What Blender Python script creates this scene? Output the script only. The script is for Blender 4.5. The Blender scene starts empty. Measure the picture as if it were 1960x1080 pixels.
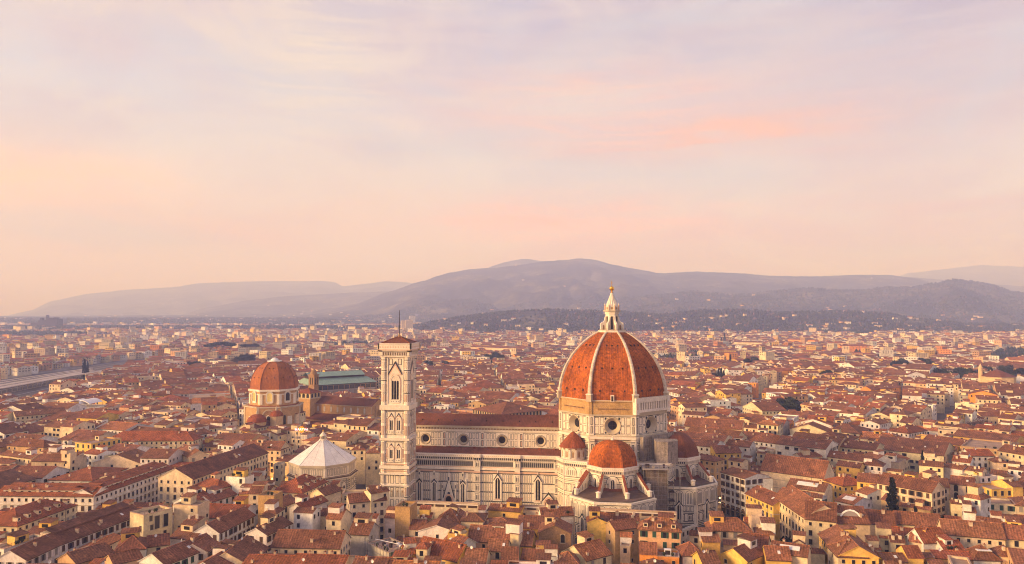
import bpy, math, random
import numpy as np
from mathutils import Vector, noise
S = bpy.context.scene
R_ = math.radians
random.seed(7)
rnd = random.Random(11)

# ---------------------------------------------------------------- camera
F, CAMH, CAMD = 1450.0, 100.0, 401.8
PHI = math.atan(191 / F); PIT = math.atan(58 / F)
cd = bpy.data.cameras.new('camera'); cam = bpy.data.objects.new('camera', cd)
S.collection.objects.link(cam); S.camera = cam
cam.location = (0, -CAMD, CAMH)
cam.rotation_euler = (R_(90) + PIT, 0, PHI)
cd.sensor_width = 36; cd.lens = 36 * F / 1960; cd.clip_end = 60000; cd.clip_start = 1
CX, CY = 0.0, -CAMD
FX, FY = -math.sin(PHI), math.cos(PHI)
RX, RY = math.cos(PHI), math.sin(PHI)
def zt(x, y):            # depth along the view and lateral ratio of a ground point
    z = (x - CX) * FX + (y - CY) * FY
    return z, ((x - CX) * RX + (y - CY) * RY) / max(z, 1)
def xy(z, t):
    return CX + z * (FX + t * RX), CY + z * (FY + t * RY)
def proj(x, y, h):
    z, t = zt(x, y)
    return 980 + F * t, 598 - F * (h - CAMH) / z

# ---------------------------------------------------------------- world
SUN_AZ, SUN_EL = -60, 14          # degrees: azimuth from due south towards the west (negative), elevation
S.world = bpy.data.worlds.new('World'); S.world.use_nodes = True
wt = S.world.node_tree; wt.nodes.clear()
def N(tree, typ, **kw):
    n = tree.nodes.new(typ)
    for k, v in kw.items():
        if k in n.inputs.keys() if isinstance(k, str) else False: n.inputs[k].default_value = v
        else: setattr(n, k, v)
    return n
def ramp(tree, stops, interp='EASE'):
    n = tree.nodes.new('ShaderNodeValToRGB'); cr = n.color_ramp; cr.interpolation = interp
    while len(cr.elements) > 1: cr.elements.remove(cr.elements[-1])
    cr.elements[0].position = stops[0][0]; cr.elements[0].color = stops[0][1]
    for p, c in stops[1:]:
        e = cr.elements.new(p); e.color = c
    return n
def lin(r, g, b):
    f = lambda c: ((c / 255 + .055) / 1.055) ** 2.4 if c > 10 else c / 255 / 12.92
    return (f(r), f(g), f(b), 1)
L = wt.links.new
tc = N(wt, 'ShaderNodeTexCoord')
# turn the direction so that +y is the viewing azimuth of the scene (a fixed compass direction)
rot = N(wt, 'ShaderNodeVectorRotate', rotation_type='Z_AXIS'); rot.inputs['Angle'].default_value = -PHI
L(tc.outputs['Generated'], rot.inputs['Vector'])
sep = N(wt, 'ShaderNodeSeparateXYZ'); L(rot.outputs[0], sep.inputs[0])
def M(tree, op, a, b=None, c=None, clamp=False):
    n = tree.nodes.new('ShaderNodeMath'); n.operation = op; n.use_clamp = clamp
    for i, v in enumerate((a, b, c)):
        if v is None: continue
        if isinstance(v, (int, float)): n.inputs[i].default_value = v
        else: tree.links.new(v, n.inputs[i])
    return n.outputs[0]
def mix(tree, fac, a, b, blend='MIX'):
    n = tree.nodes.new('ShaderNodeMix'); n.data_type = 'RGBA'; n.blend_type = blend
    for s, v in ((n.inputs[0], fac), (n.inputs[6], a), (n.inputs[7], b)):
        if isinstance(v, (int, float, tuple)): s.default_value = v
        else: tree.links.new(v, s)
    return n.outputs[2]
el = M(wt, 'MULTIPLY', sep.outputs[2], 2.2, clamp=True)             # z=.38 (22.4 deg) -> .84
gl = ramp(wt, [(0, lin(226, 182, 158)), (.10, lin(244, 188, 150)), (.22, lin(255, 200, 156)), (.36, lin(246, 218, 202)), (.60, lin(232, 223, 227)), (.84, lin(236, 210, 206)), (1, lin(212, 192, 205))], 'LINEAR')
gc = ramp(wt, [(0, lin(222, 174, 170)), (.10, lin(238, 182, 168)), (.22, lin(248, 196, 184)), (.36, lin(234, 214, 212)), (.60, lin(222, 214, 223)), (.84, lin(206, 195, 211)), (1, lin(190, 178, 202))], 'LINEAR')
gr = ramp(wt, [(0, lin(208, 166, 170)), (.10, lin(222, 174, 172)), (.22, lin(230, 184, 182)), (.36, lin(230, 200, 198)), (.60, lin(216, 194, 198)), (.84, lin(196, 180, 192)), (1, lin(176, 162, 186))], 'LINEAR')
for r in (gl, gc, gr): L(el, r.inputs[0])
az = M(wt, 'DIVIDE', sep.outputs[0], M(wt, 'MAXIMUM', M(wt, 'ABSOLUTE', sep.outputs[1]), .3))
fl = M(wt, 'MULTIPLY', M(wt, 'SUBTRACT', 0, az), 1.7, clamp=True)
fr = M(wt, 'MULTIPLY', az, 1.7, clamp=True)
base = mix(wt, fl, mix(wt, fr, gc.outputs[0], gr.outputs[0]), gl.outputs[0])
def clouds(scale, sx, sz, off, lo, hi, detail=5, rough=.55, dist=.6, tilt=0):
    m = N(wt, 'ShaderNodeMapping'); m.inputs['Location'].default_value = off
    m.inputs['Scale'].default_value = (sx, 1, sz); m.inputs['Rotation'].default_value = (0, tilt, 0)
    L(rot.outputs[0], m.inputs[0])
    n = N(wt, 'ShaderNodeTexNoise'); n.inputs['Scale'].default_value = scale; n.inputs['Detail'].default_value = detail
    n.inputs['Roughness'].default_value = rough; n.inputs['Distortion'].default_value = dist
    L(m.outputs[0], n.inputs['Vector'])
    mr = N(wt, 'ShaderNodeMapRange', interpolation_type='SMOOTHSTEP'); mr.inputs[1].default_value = lo; mr.inputs[2].default_value = hi
    L(n.outputs[0], mr.inputs[0]); return mr.outputs[0]
def bump(v, c, w):       # soft window around c
    d = M(wt, 'DIVIDE', M(wt, 'SUBTRACT', v, c), w)
    return M(wt, 'POWER', 2.718, M(wt, 'MULTIPLY', M(wt, 'MULTIPLY', d, d), -1))
z_ = sep.outputs[2]
c0 = clouds(3.0, 1.0, 3.4, (3.1, 0, 1.2), .44, .64, 5, .55, 1.0, .12)
sky = mix(wt, M(wt, 'MULTIPLY', c0, .5), base, lin(228, 196, 194))          # broad rose veils
c1 = clouds(2.6, 1.2, 3.2, (0.3, 0, 4.4), .47, .64, 7, .6, 1.3, -.4)
sky = mix(wt, M(wt, 'MULTIPLY', c1, .6), sky, lin(252, 232, 214))           # pale cream wisps
c4 = clouds(2.2, .9, 3.6, (5.3, 0, 9.4), .50, .68, 5, .55, 1.0, .1)
sky = mix(wt, M(wt, 'MULTIPLY', c4, .5), sky, lin(214, 216, 226))           # gaps of pale blue
c2 = clouds(3.2, .8, 5.5, (7.7, 0, 2.1), .42, .68, 6, .6, 1.2, -.10)
def patch(a, e, wa, we, k, col, mask, fl=.3):
    global sky
    f = M(wt, 'MULTIPLY', M(wt, 'MULTIPLY', bump(az, a, wa), bump(z_, e, we)), k)
    f = M(wt, 'MULTIPLY', f, M(wt, 'ADD', M(wt, 'MULTIPLY', mask, 1 - fl), fl), clamp=True)
    sky = mix(wt, f, sky, col)
c3 = clouds(5.5, .6, 6.0, (1.7, 0, 8.1), .45, .62, 6, .6, 1.0, -.06)
ORG, PCH, CRM, MAU = lin(255, 172, 92), lin(255, 184, 146), lin(250, 228, 208), lin(205, 178, 190)
c5 = clouds(9, .45, 5.0, (2.2, 0, 3.3), .40, .66, 6, .65, 1.5, -.12)
sky = mix(wt, M(wt, 'MULTIPLY', c5, .28), sky, lin(252, 226, 214))
patch(.17, .262, .24, .045, 1.0, (1.1, .60, .42, 1), c2, .35)
patch(.24, .235, .22, .020, 1.0, (1.25, .62, .34, 1), c5, .1)
patch(.12, .275, .13, .026, 1.0, (1.15, .66, .42, 1), c5, .1)      # pink-peach cloud right of centre
patch(.10, .270, .10, .018, .9, CRM, c3)
patch(.30, .218, .24, .024, 1.0, PCH, c3)
patch(.34, .224, .12, .014, 1.0, (1.25, .58, .22, 1), c3)      # bright orange streak
patch(.03, .120, .24, .030, 1.0, (1.35, .52, .22, 1), c5, .35)
patch(-.14, .135, .14, .045, .8, CRM, c2)
patch(-.66, .150, .22, .034, 1.0, (1.4, .76, .28, 1), c2, .45)     # orange-yellow bank at the left
patch(-.52, .080, .34, .04, .7, lin(255, 206, 148), c1)
patch(-.27, .31, .10, .08, 1.0, lin(255, 232, 205), c5)
patch(-.20, .13, .10, .05, .8, lin(255, 205, 165), c2)
patch(-.55, .345, .25, .04, .8, lin(255, 226, 200), c1)
patch(.55, .26, .22, .08, .7, MAU, c1)
patch(.30, .35, .30, .05, .5, MAU, c2)
patch(.50, .12, .25, .04, .6, lin(244, 186, 170), c3)
# low, sun-side glow behind the camera (west-south-west) and a darker zenith
nis = N(wt, 'ShaderNodeTexSky', sky_type='NISHITA'); nis.sun_disc = False
nis.sun_elevation = R_(SUN_EL); nis.sun_rotation = R_(180 - SUN_AZ)
addn = mix(wt, .035, sky, nis.outputs[0], 'ADD')
up = N(wt, 'ShaderNodeMapRange'); L(z_, up.inputs[0]); up.inputs[1].default_value = .4; up.inputs[2].default_value = 1
addn = mix(wt, 1.0, addn, (.955, .965, 1.035, 1), 'MULTIPLY')
fin = mix(wt, M(wt, 'MULTIPLY', up.outputs[0], .8), addn, (.26, .25, .42, 1))
bg = N(wt, 'ShaderNodeBackground'); L(fin, bg.inputs[0]); bg.inputs[1].default_value = .575
wo = N(wt, 'ShaderNodeOutputWorld'); L(bg.outputs[0], wo.inputs[0])

# ---------------------------------------------------------------- sun
sl = bpy.data.lights.new('sun', 'SUN'); so = bpy.data.objects.new('sun', sl); S.collection.objects.link(so)
sl.energy = 5.0; sl.angle = R_(22); sl.color = (1, .68, .44)
a = R_(SUN_AZ); e = R_(SUN_EL)
sd = Vector((math.sin(a) * math.cos(e), -math.cos(a) * math.cos(e), math.sin(e)))
so.rotation_euler = sd.to_track_quat('Z', 'Y').to_euler()
S.view_settings.view_transform = 'Standard'; S.view_settings.look = 'None'
S.view_settings.exposure = .68; S.view_settings.gamma = 1
S.cycles.max_bounces = 5; S.cycles.diffuse_bounces = 2; S.cycles.glossy_bounces = 2
S.cycles.volume_bounces = 2; S.cycles.transparent_max_bounces = 6
S.cycles.filter_width = 1.05; S.cycles.use_adaptive_sampling = True; S.cycles.adaptive_threshold = .02

# ---------------------------------------------------------------- materials
MATS = {}
def mat(name, col=None, rough=.85, attr=False, n1=(.25, .18), n2=None, metal=0, emit=None, spec=.3, stripes=None, bump_=None):
    """n1 = (scale, amount) soft mottling, n2 = fine grain, both in object metres"""
    m = bpy.data.materials.new(name); m.use_nodes = True; t = m.node_tree
    b = t.nodes['Principled BSDF']; b.inputs['Roughness'].default_value = rough; b.inputs['Metallic'].default_value = metal
    b.inputs['Specular IOR Level'].default_value = spec
    co = t.nodes.new('ShaderNodeTexCoord')
    if attr:
        at = t.nodes.new('ShaderNodeAttribute'); at.attribute_name = 'col'; c = at.outputs['Color']
    else: c = tuple(col[:3]) + (1,)
    def ns(scale, detail=4, vec=None, rough_=.6):
        n = t.nodes.new('ShaderNodeTexNoise'); n.inputs['Scale'].default_value = scale; n.inputs['Detail'].default_value = detail
        n.inputs['Roughness'].default_value = rough_
        t.links.new(vec or co.outputs['Object'], n.inputs['Vector']); return n.outputs[0]
    for sc in (n1, n2):
        if not sc: continue
        f = M(t, 'ADD', M(t, 'MULTIPLY', M(t, 'SUBTRACT', ns(sc[0]), .5), sc[1] * 5), 1)
        cb = t.nodes.new('ShaderNodeCombineColor')
        for i in range(3): t.links.new(f, cb.inputs[i])
        c = mix(t, 1.0, c, cb.outputs[0], 'MULTIPLY')
    if stripes:      # tile courses: (period m, amount) along u of the UV map
        s2 = t.nodes.new('ShaderNodeSeparateXYZ'); t.links.new(co.outputs['UV'], s2.inputs[0])
        w = M(t, 'SINE', M(t, 'MULTIPLY', s2.outputs[0], 6.283 / stripes[0]))
        f = M(t, 'ADD', M(t, 'MULTIPLY', w, stripes[1]), 1)
        mp = t.nodes.new('ShaderNodeMapping'); mp.inputs['Scale'].default_value = (1.6, .22, 1); t.links.new(co.outputs['UV'], mp.inputs[0])
        g = M(t, 'ADD', M(t, 'MULTIPLY', M(t, 'SUBTRACT', ns(1.0, 3, mp.outputs[0]), .5), 1.1), 1)
        f = M(t, 'MULTIPLY', f, g)
        cb = t.nodes.new('ShaderNodeCombineColor')
        for i in range(3): t.links.new(f, cb.inputs[i])
        c = mix(t, 1.0, c, cb.outputs[0], 'MULTIPLY')
    if isinstance(c, tuple): b.inputs['Base Color'].default_value = c
    else: t.links.new(c, b.inputs['Base Color'])
    if bump_:
        bn = t.nodes.new('ShaderNodeBump'); bn.inputs['Strength'].default_value = bump_[1]; bn.inputs['Distance'].default_value = bump_[2]
        t.links.new(ns(bump_[0]), bn.inputs['Height']); t.links.new(bn.outputs[0], b.inputs['Normal'])
    if emit:
        b.inputs['Emission Color'].default_value = tuple(emit[:3]) + (1,); b.inputs['Emission Strength'].default_value = emit[3]
    MATS[name] = m; return m
mat('plaster', attr=True, n1=(.22, .22), n2=(1.1, .16), rough=.9)
mat('tiles', attr=True, n1=(.20, .36), n2=(1.5, .55), rough=.9, stripes=(.95, .17))
mat('glass_dark', (.018, .017, .022), rough=.25, n1=(.6, .2), spec=.5)
mat('shutter_brown', (.10, .055, .035)); mat('shutter_green', (.035, .085, .06)); mat('shutter_grey', (.30, .27, .25))
mat('stone_trim', (.55, .46, .34)); mat('rib_marble', (.64, .54, .43), n1=(.35, .28), n2=(1.6, .25)); mat('marble_white', (.82, .73, .61), n1=(.16, .12), n2=(1.3, .12), rough=.7)
mat('marble_panel', (.84, .72, .57), n1=(.5, .12), n2=(2.4, .1), rough=.65)
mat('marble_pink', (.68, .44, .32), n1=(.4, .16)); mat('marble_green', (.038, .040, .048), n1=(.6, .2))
mat('rough_masonry', (.48, .30, .13), n1=(.35, .22), n2=(1.8, .25), bump_=(2, .5, .2))
mat('brown_stone', (.36, .22, .12), n1=(.5, .22), n2=(2.2, .3), bump_=(2.5, .6, .2))
mat('dome_tiles', (.345, .088, .013), n1=(.10, .42), n2=(.9, .50), stripes=(1.1, .10))
mat('chapel_tiles', (.27, .075, .030), n1=(.15, .24), n2=(1.2, .28), stripes=(1.0, .05))
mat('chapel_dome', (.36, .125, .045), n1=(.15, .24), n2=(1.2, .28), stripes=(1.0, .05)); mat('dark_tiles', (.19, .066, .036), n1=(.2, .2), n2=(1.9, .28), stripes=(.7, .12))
mat('lead', (.78, .76, .74), n1=(.25, .14), n2=(1.5, .10), rough=.6); mat('lead_seam', (.36, .33, .34))
mat('pietra', (.52, .32, .155), n1=(.3, .18), n2=(1.5, .15)); mat('verdigris', (.25, .37, .31), n1=(.2, .1), stripes=(1.5, .08))
mat('gold', (.95, .55, .08), rough=.28, metal=1, n1=None); mat('iron', (.045, .027, .022)); mat('steel', (.35, .34, .34), metal=.6, rough=.5)
mat('netting', (.24, .185, .15), n1=(.25, .3), n2=(1.4, .3), stripes=(2.1, .10)); mat('netting_pale', (.30, .25, .22), n1=(.3, .34), n2=(1.2, .2), stripes=(2.1, .08)); mat('netting_green', (.16, .24, .20), n1=(.6, .25))
mat('terrace_stone', (.15, .095, .07), n1=(.4, .3)); mat('leaf', (.035, .045, .022), n1=(.5, .3)); mat('leaf_dark', (.018, .026, .018), n1=(.6, .3)); mat('twigs', (.13, .08, .07)); mat('bark', (.10, .07, .05))
mat('canvas', (.80, .78, .80), n1=(.3, .04)); mat('paving', (.10, .085, .085), n1=(.05, .2), n2=(.9, .12))
mat('soil', (.16, .135, .12), n1=(.006, .3), n2=(.05, .25)); mat('ballast', (.105, .085, .085), n1=(.02, .2), n2=(.3, .2))
mat('canopy', (.44, .38, .37), n1=(.05, .12)); mat('concrete', (.36, .32, .31), n1=(.1, .1)); mat('brick_far', (.26, .13, .10))
mat('lamp_glow', (1, .6, .15), emit=(1, .48, .08, 6)); mat('sign_red', (.6, .02, .02), emit=(1, .02, .05, 1.1)); mat('sign_orange', (1, .3, .01), emit=(1, .22, .01, .7)); mat('sign_white', (1, .95, .9), emit=(1, .9, .85, .9))
mat('sky_reflection_glass', (.5, .35, .1), emit=(1, .58, .16, .35)); mat('skin', (.45, .28, .2)); mat('cloth_dark', (.03, .03, .045)); mat('cloth_red', (.35, .06, .05)); mat('cloth_pale', (.5, .48, .45))  # chapel glass emission stands in for yellow sky reflections, no lamp inside
mat('van_paint', (.6, .58, .56), rough=.4)

# ---------------------------------------------------------------- mesh builder
class MB:
    def __init__(s): s.v = []; s.f = []; s.m = []; s.c = []; s.mats = []; s.uc = False
    def mi(s, m):
        if m not in s.mats: s.mats.append(m)
        return s.mats.index(m)
    def poly(s, pts, m, col=None):
        i = len(s.v); s.v.extend(pts); s.f.append(tuple(range(i, i + len(pts)))); s.m.append(s.mi(m))
        s.c.append(col or (1, 1, 1))
        if col: s.uc = True
    def box(s, x0, x1, y0, y1, z0, z1, m, col=None, bottom=False):
        p = [(x0, y0, z0), (x1, y0, z0), (x1, y1, z0), (x0, y1, z0), (x0, y0, z1), (x1, y0, z1), (x1, y1, z1), (x0, y1, z1)]
        s.hexa(p, m, col, bottom)
    def hexa(s, p, m, col=None, bottom=False):
        for q in ((4, 5, 6, 7), (0, 1, 5, 4), (1, 2, 6, 5), (2, 3, 7, 6), (3, 0, 4, 7)) + (((3, 2, 1, 0),) if bottom else ()):
            s.poly([p[k] for k in q], m, col)
    def prism(s, pts, z0, z1, m, col=None, top=True):
        n = len(pts)
        for k in range(n):
            a, b = pts[k], pts[(k + 1) % n]
            s.poly([(a[0], a[1], z0), (b[0], b[1], z0), (b[0], b[1], z1), (a[0], a[1], z1)], m, col)
        if top: s.poly([(p[0], p[1], z1) for p in pts], m, col)
    def ring(s, cx, cy, prof, n, m, col=None, a0=0, a1=2 * math.pi, cap=False):     # revolve (r, z) profile
        full = abs(a1 - a0 - 2 * math.pi) < 1e-6
        for k in range(n):
            p, q = a0 + (a1 - a0) * k / n, a0 + (a1 - a0) * (k + 1) / n
            for (r0, z0), (r1, z1) in zip(prof, prof[1:]):
                pts = [(cx + r0 * math.cos(p), cy + r0 * math.sin(p), z0), (cx + r0 * math.cos(q), cy + r0 * math.sin(q), z0),
                       (cx + r1 * math.cos(q), cy + r1 * math.sin(q), z1), (cx + r1 * math.cos(p), cy + r1 * math.sin(p), z1)]
                if r0 < 1e-4: pts = pts[1:]
                if r1 < 1e-4: pts = pts[:3] if r0 >= 1e-4 else pts
                s.poly(pts, m, col)
    def rod(s, a, b, r, m, n=6, r2=None):
        a, b = Vector(a), Vector(b); d = (b - a).normalized(); u = d.orthogonal().normalized(); w = d.cross(u); r2 = r if r2 is None else r2
        A = [a + (u * math.cos(2 * math.pi * k / n) + w * math.sin(2 * math.pi * k / n)) * r for k in range(n)]
        B = [b + (u * math.cos(2 * math.pi * k / n) + w * math.sin(2 * math.pi * k / n)) * r2 for k in range(n)]
        for k in range(n): s.poly([tuple(A[k]), tuple(A[(k + 1) % n]), tuple(B[(k + 1) % n]), tuple(B[k])], m)
        s.poly([tuple(p) for p in B], m); s.poly([tuple(p) for p in A[::-1]], m)
    def mesh(s, name, smooth=False):
        me = bpy.data.meshes.new(name); me.from_pydata(s.v, [], s.f)
        for k in s.mats: me.materials.append(MATS[k])
        nf = len(s.f)
        me.polygons.foreach_set('material_index', s.m)
        if smooth: me.polygons.foreach_set('use_smooth', [True] * nf)
        V = np.array(s.v, dtype=np.float64).reshape(-1, 3); lt = np.array([len(f) for f in s.f]); st = np.concatenate(([0], np.cumsum(lt)[:-1]))
        li = np.concatenate([np.array(f) for f in s.f]) if nf < 2000 else np.fromiter((i for f in s.f for i in f), dtype=np.int64)
        p0, p1, p2 = V[li[st]], V[li[st + 1]], V[li[st + 2]]
        n = np.cross(p1 - p0, p2 - p0); ln = np.linalg.norm(n, axis=1, keepdims=True); n = n / np.maximum(ln, 1e-9)
        u = np.stack([-n[:, 1], n[:, 0], np.zeros(nf)], 1); lu = np.linalg.norm(u, axis=1)
        u[lu < .05] = (1, 0, 0); u /= np.maximum(np.linalg.norm(u, axis=1, keepdims=True), 1e-9); w = np.cross(n, u)
        fi = np.repeat(np.arange(nf), lt); P = V[li]
        uv = np.stack([(P * u[fi]).sum(1), (P * w[fi]).sum(1)], 1).astype(np.float32)
        me.uv_layers.new(name='uv').data.foreach_set('uv', uv.ravel())
        if s.uc:
            ca = me.color_attributes.new('col', 'FLOAT_COLOR', 'CORNER')
            cc = np.ones((len(li), 4), dtype=np.float32); cc[:, :3] = np.array(s.c, dtype=np.float32)[fi]
            ca.data.foreach_set('color', cc.ravel())
        me.validate(); me.update(); return me
    def build(s, name, parent=None, smooth=False):
        o = bpy.data.objects.new(name, s.mesh(name, smooth)); S.collection.objects.link(o)
        if parent: o.parent = parent
        return o
def link(name, me, parent=None, loc=None, rz=0):
    o = bpy.data.objects.new(name, me); S.collection.objects.link(o)
    if parent: o.parent = parent
    if loc: o.location = loc
    if rz: o.rotation_euler = (0, 0, rz)
    return o
def tag(o, label=None, cat=None, group=None, kind=None):
    if label: o['label'] = label
    if cat: o['category'] = cat
    if group: o['group'] = group
    if kind: o['kind'] = kind
    return o
def thing(name, label, cat, loc=(0, 0, 0), rz=0, group=None):
    o = bpy.data.objects.new(name, None); S.collection.objects.link(o); o.location = loc; o.rotation_euler = (0, 0, rz)
    o.empty_display_size = 1
    return tag(o, label, cat, group)
def copy_tree(o, parent=None):
    c = o.copy(); S.collection.objects.link(c)
    if parent: c.parent = parent
    for ch in list(o.children): copy_tree(ch, c)
    return c

# wall frame: u runs along the wall (left to right seen from outside), v is height, d is proud of the wall
class Fr:
    def __init__(s, o, ang, z=0):           # ang = direction of u in degrees
        s.o = o; s.u = (math.cos(R_(ang)), math.sin(R_(ang))); s.n = (s.u[1], -s.u[0]); s.z = z
    def P(s, u, v, d=0): return (s.o[0] + s.u[0] * u + s.n[0] * d, s.o[1] + s.u[1] * u + s.n[1] * d, s.z + v)
def wq(mb, fr, u0, u1, v0, v1, d, m, col=None): mb.poly([fr.P(u0, v0, d), fr.P(u1, v0, d), fr.P(u1, v1, d), fr.P(u0, v1, d)], m, col)
def wb(mb, fr, u0, u1, v0, v1, d0, d1, m, col=None):
    p = [fr.P(u0, v0, d1), fr.P(u1, v0, d1), fr.P(u1, v0, d0), fr.P(u0, v0, d0), fr.P(u0, v1, d1), fr.P(u1, v1, d1), fr.P(u1, v1, d0), fr.P(u0, v1, d0)]
    mb.hexa(p, m, col, True)
def panel(mb, fr, u0, u1, v0, v1, t=.22, m='marble_panel', dk='marble_green', d=.04):
    wq(mb, fr, u0, u1, v0, v1, d, dk); wq(mb, fr, u0 + t, u1 - t, v0 + t, v1 - t, d + .04, m)
def arch_pts(uc, w, v0, vs, pointed=False, n=8):
    r = w / 2; pts = [(uc + r, v0), (uc + r, vs)]
    for k in range(1, n):
        a = math.pi * k / n
        y = math.sin(a); y = y * (1.35 if pointed else 1)
        pts.append((uc + r * math.cos(a), vs + r * y))
    return pts + [(uc - r, vs), (uc - r, v0)]
def arch(mb, fr, uc, w, v0, vs, d, m, pointed=False, col=None): mb.poly([fr.P(u, v, d) for u, v in arch_pts(uc, w, v0, vs, pointed)], m, col)
def arch_ring(mb, fr, uc, w, v0, vs, t, d, m, pointed=False):
    A = arch_pts(uc, w, v0, vs, pointed); B = arch_pts(uc, w + 2 * t, v0, vs, pointed)
    for (a, b, c, e) in zip(A, A[1:], B[1:], B):
        mb.poly([fr.P(*e, d), fr.P(*c, d), fr.P(*b, d), fr.P(*a, d)], m)
        mb.poly([fr.P(*e, 0), fr.P(*c, 0), fr.P(*c, d), fr.P(*e, d)], m)
def wall_hole(mb, fr, u0, u1, v0, v1, uc, vc, r, m, n=32):
    C = []; B = []
    for k in range(n):
        a = 2 * math.pi * (k + .5) / n; c, s = math.cos(a), math.sin(a); C.append((uc + r * c, vc + r * s))
        t = min((u1 - uc) / c if c > 1e-6 else 1e9, (u0 - uc) / c if c < -1e-6 else 1e9, (v1 - vc) / s if s > 1e-6 else 1e9, (v0 - vc) / s if s < -1e-6 else 1e9)
        B.append((uc + t * c, vc + t * s))
    for k in range(n):
        j = (k + 1) % n; pts = [B[k], B[j], C[j], C[k]]
        if abs(B[k][0] - B[j][0]) > 1e-6 and abs(B[k][1] - B[j][1]) > 1e-6:
            cr = (u1 if max(B[k][0], B[j][0]) > uc and abs(max(B[k][0], B[j][0]) - u1) < 1e-6 else u0, v1 if abs(max(B[k][1], B[j][1]) - v1) < 1e-6 else v0)
            pts = [B[k], cr, B[j], C[j], C[k]]
        mb.poly([fr.P(*p) for p in pts], m)
def oculus(mb, fr, uc, vc, r1, r2, depth, m, n=32, rim=.3):
    for k in range(n):
        a, b = 2 * math.pi * k / n, 2 * math.pi * (k + 1) / n
        q = lambda r, t, d: fr.P(uc + r * math.cos(t), vc + r * math.sin(t), d)
        mb.poly([q(r1 + rim, a, .12), q(r1 + rim, b, .12), q(r1, b, .3), q(r1, a, .3)], m)
        mb.poly([q(r1 + rim + .12, a, .0), q(r1 + rim + .12, b, .0), q(r1 + rim, b, .12), q(r1 + rim, a, .12)], 'marble_green')
        mb.poly([q(r1, a, .3), q(r1, b, .3), q(r2, b, -depth), q(r2, a, -depth)], m)
def disc(mb, fr, uc, vc, r, d, m, n=24): mb.poly([fr.P(uc + r * math.cos(2 * math.pi * k / n), vc + r * math.sin(2 * math.pi * k / n), d) for k in range(n)], m)
def octp(cx, cy, a, ph=0):
    return [(cx + a / math.cos(math.pi / 8) * math.cos(R_(22.5 + 45 * k + ph)), cy + a / math.cos(math.pi / 8) * math.sin(R_(22.5 + 45 * k + ph))) for k in range(8)]
def octf(cx, cy, a, k, ph=0):               # frame of octagon face k: 0 = south, 1 = south-east ...; u centred on the face
    n = R_(-90 + 45 * k + ph)
    return Fr((cx + a * math.cos(n), cy + a * math.sin(n)), 45 * k + ph)
TT = math.tan(math.pi / 8)

# ================================================================ CATHEDRAL
def corbels(mb, fr, u0, u1, z0, ztop, proj_=.9, step=1.0):
    """machicolated gallery: dark little arches under a pierced parapet"""
    wb(mb, fr, u0 - .0, u1 + .0, z0 + 1.5, ztop, -.5, proj_, 'marble_white')
    n = max(1, round((u1 - u0) / step)); s = (u1 - u0) / n
    wb(mb, fr, u0, u1, z0 + 1.28, z0 + 1.5, 0, proj_ * .7, 'marble_white')
    for k in range(n):
        uc = u0 + (k + .5) * s
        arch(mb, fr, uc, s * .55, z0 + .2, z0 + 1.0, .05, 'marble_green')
        wb(mb, fr, uc - s * .5, uc - s * .5 + .22, z0, z0 + 1.28, 0, proj_ * .65, 'marble_white')
        wq(mb, fr, uc - s * .16, uc + s * .16, ztop - .95, ztop - .55, proj_ + .03, 'marble_pink')
def blind_arches(mb, fr, u0, u1, n, v0, vs, bars=4):
    s = (u1 - u0) / n
    for k in range(n):
        uc = u0 + (k + .5) * s; w = s * .72
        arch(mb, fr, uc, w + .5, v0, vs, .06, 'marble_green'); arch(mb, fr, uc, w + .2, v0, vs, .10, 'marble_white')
        arch_ring(mb, fr, uc, w - .4, v0, vs, .2, .22, 'marble_white')
        for b in range(bars):
            x = uc - w / 2 + .3 + (w - .6) * (b + .5) / bars
            wq(mb, fr, x - .13, x + .13, v0 + .4, vs + w * .22, .14, 'marble_green')
            wq(mb, fr, x - .05 + .18, x + .05 + .22, v0 + .5, vs + w * .2, .15, 'marble_panel')
def bands(mb, fr, u0, u1, zs, m='marble_green', t=.28, d=.05):
    for z in zs: wb(mb, fr, u0, u1, z, z + t, 0, d, m)
def lancet(parent, fr, uc, v0, vs, w=2.3, gable=True, name='window'):
    mb = MB()
    wb(mb, fr, uc - w / 2 - 1.0, uc + w / 2 + 1.0, v0 - 1.3, vs + .2, 0, .35, 'marble_white')
    arch_ring(mb, fr, uc, w, v0 - .4, vs, .8, .45, 'marble_white', True)
    arch(mb, fr, uc, w + .9, v0 - .6, vs, .38, 'marble_pink', True)
    arch(mb, fr, uc, w, v0, vs, .42, 'glass_dark', True)
    wb(mb, fr, uc - .14, uc + .14, v0, vs + w * .5, .42, .55, 'marble_white')
    if gable:
        t = vs + w * 1.65
        for sx in (-1, 1):
            mb.poly([fr.P(uc + sx * (w / 2 + 1.2), vs + .3, .5), fr.P(uc + sx * (w / 2 + .75), vs + .3, .5), fr.P(uc, t - .7, .5), fr.P(uc, t + .3, .5)][::sx], 'marble_green')
            mb.poly([fr.P(uc + sx * (w / 2 + .75), vs + .3, .48), fr.P(uc + sx * (w / 2), vs + .3, .48), fr.P(uc, t - 1.5, .48), fr.P(uc, t - .7, .48)][::sx], 'marble_white')
        wb(mb, fr, uc - .2, uc + .2, t, t + 1.4, .2, .5, 'marble_white')
    return mb.build(name, parent)
def smalls(mb, fr, uc, zs, w=1.1, h=2.2):
    """paired narrow dark niches of the pilasters"""
    for z in zs:
        panel(mb, fr, uc - w, uc + w, z, z + h + .8, .12, 'marble_white')
        for sx in (-1, 1): arch(mb, fr, uc + sx * w * .45, w * .42, z + .4, z + h - .1, .12, 'marble_green')

cath = thing('cathedral', 'huge marble cathedral with a red ribbed dome, white lantern and round side domes', 'cathedral')
XA, XB = -108.0, -27.0
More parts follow.
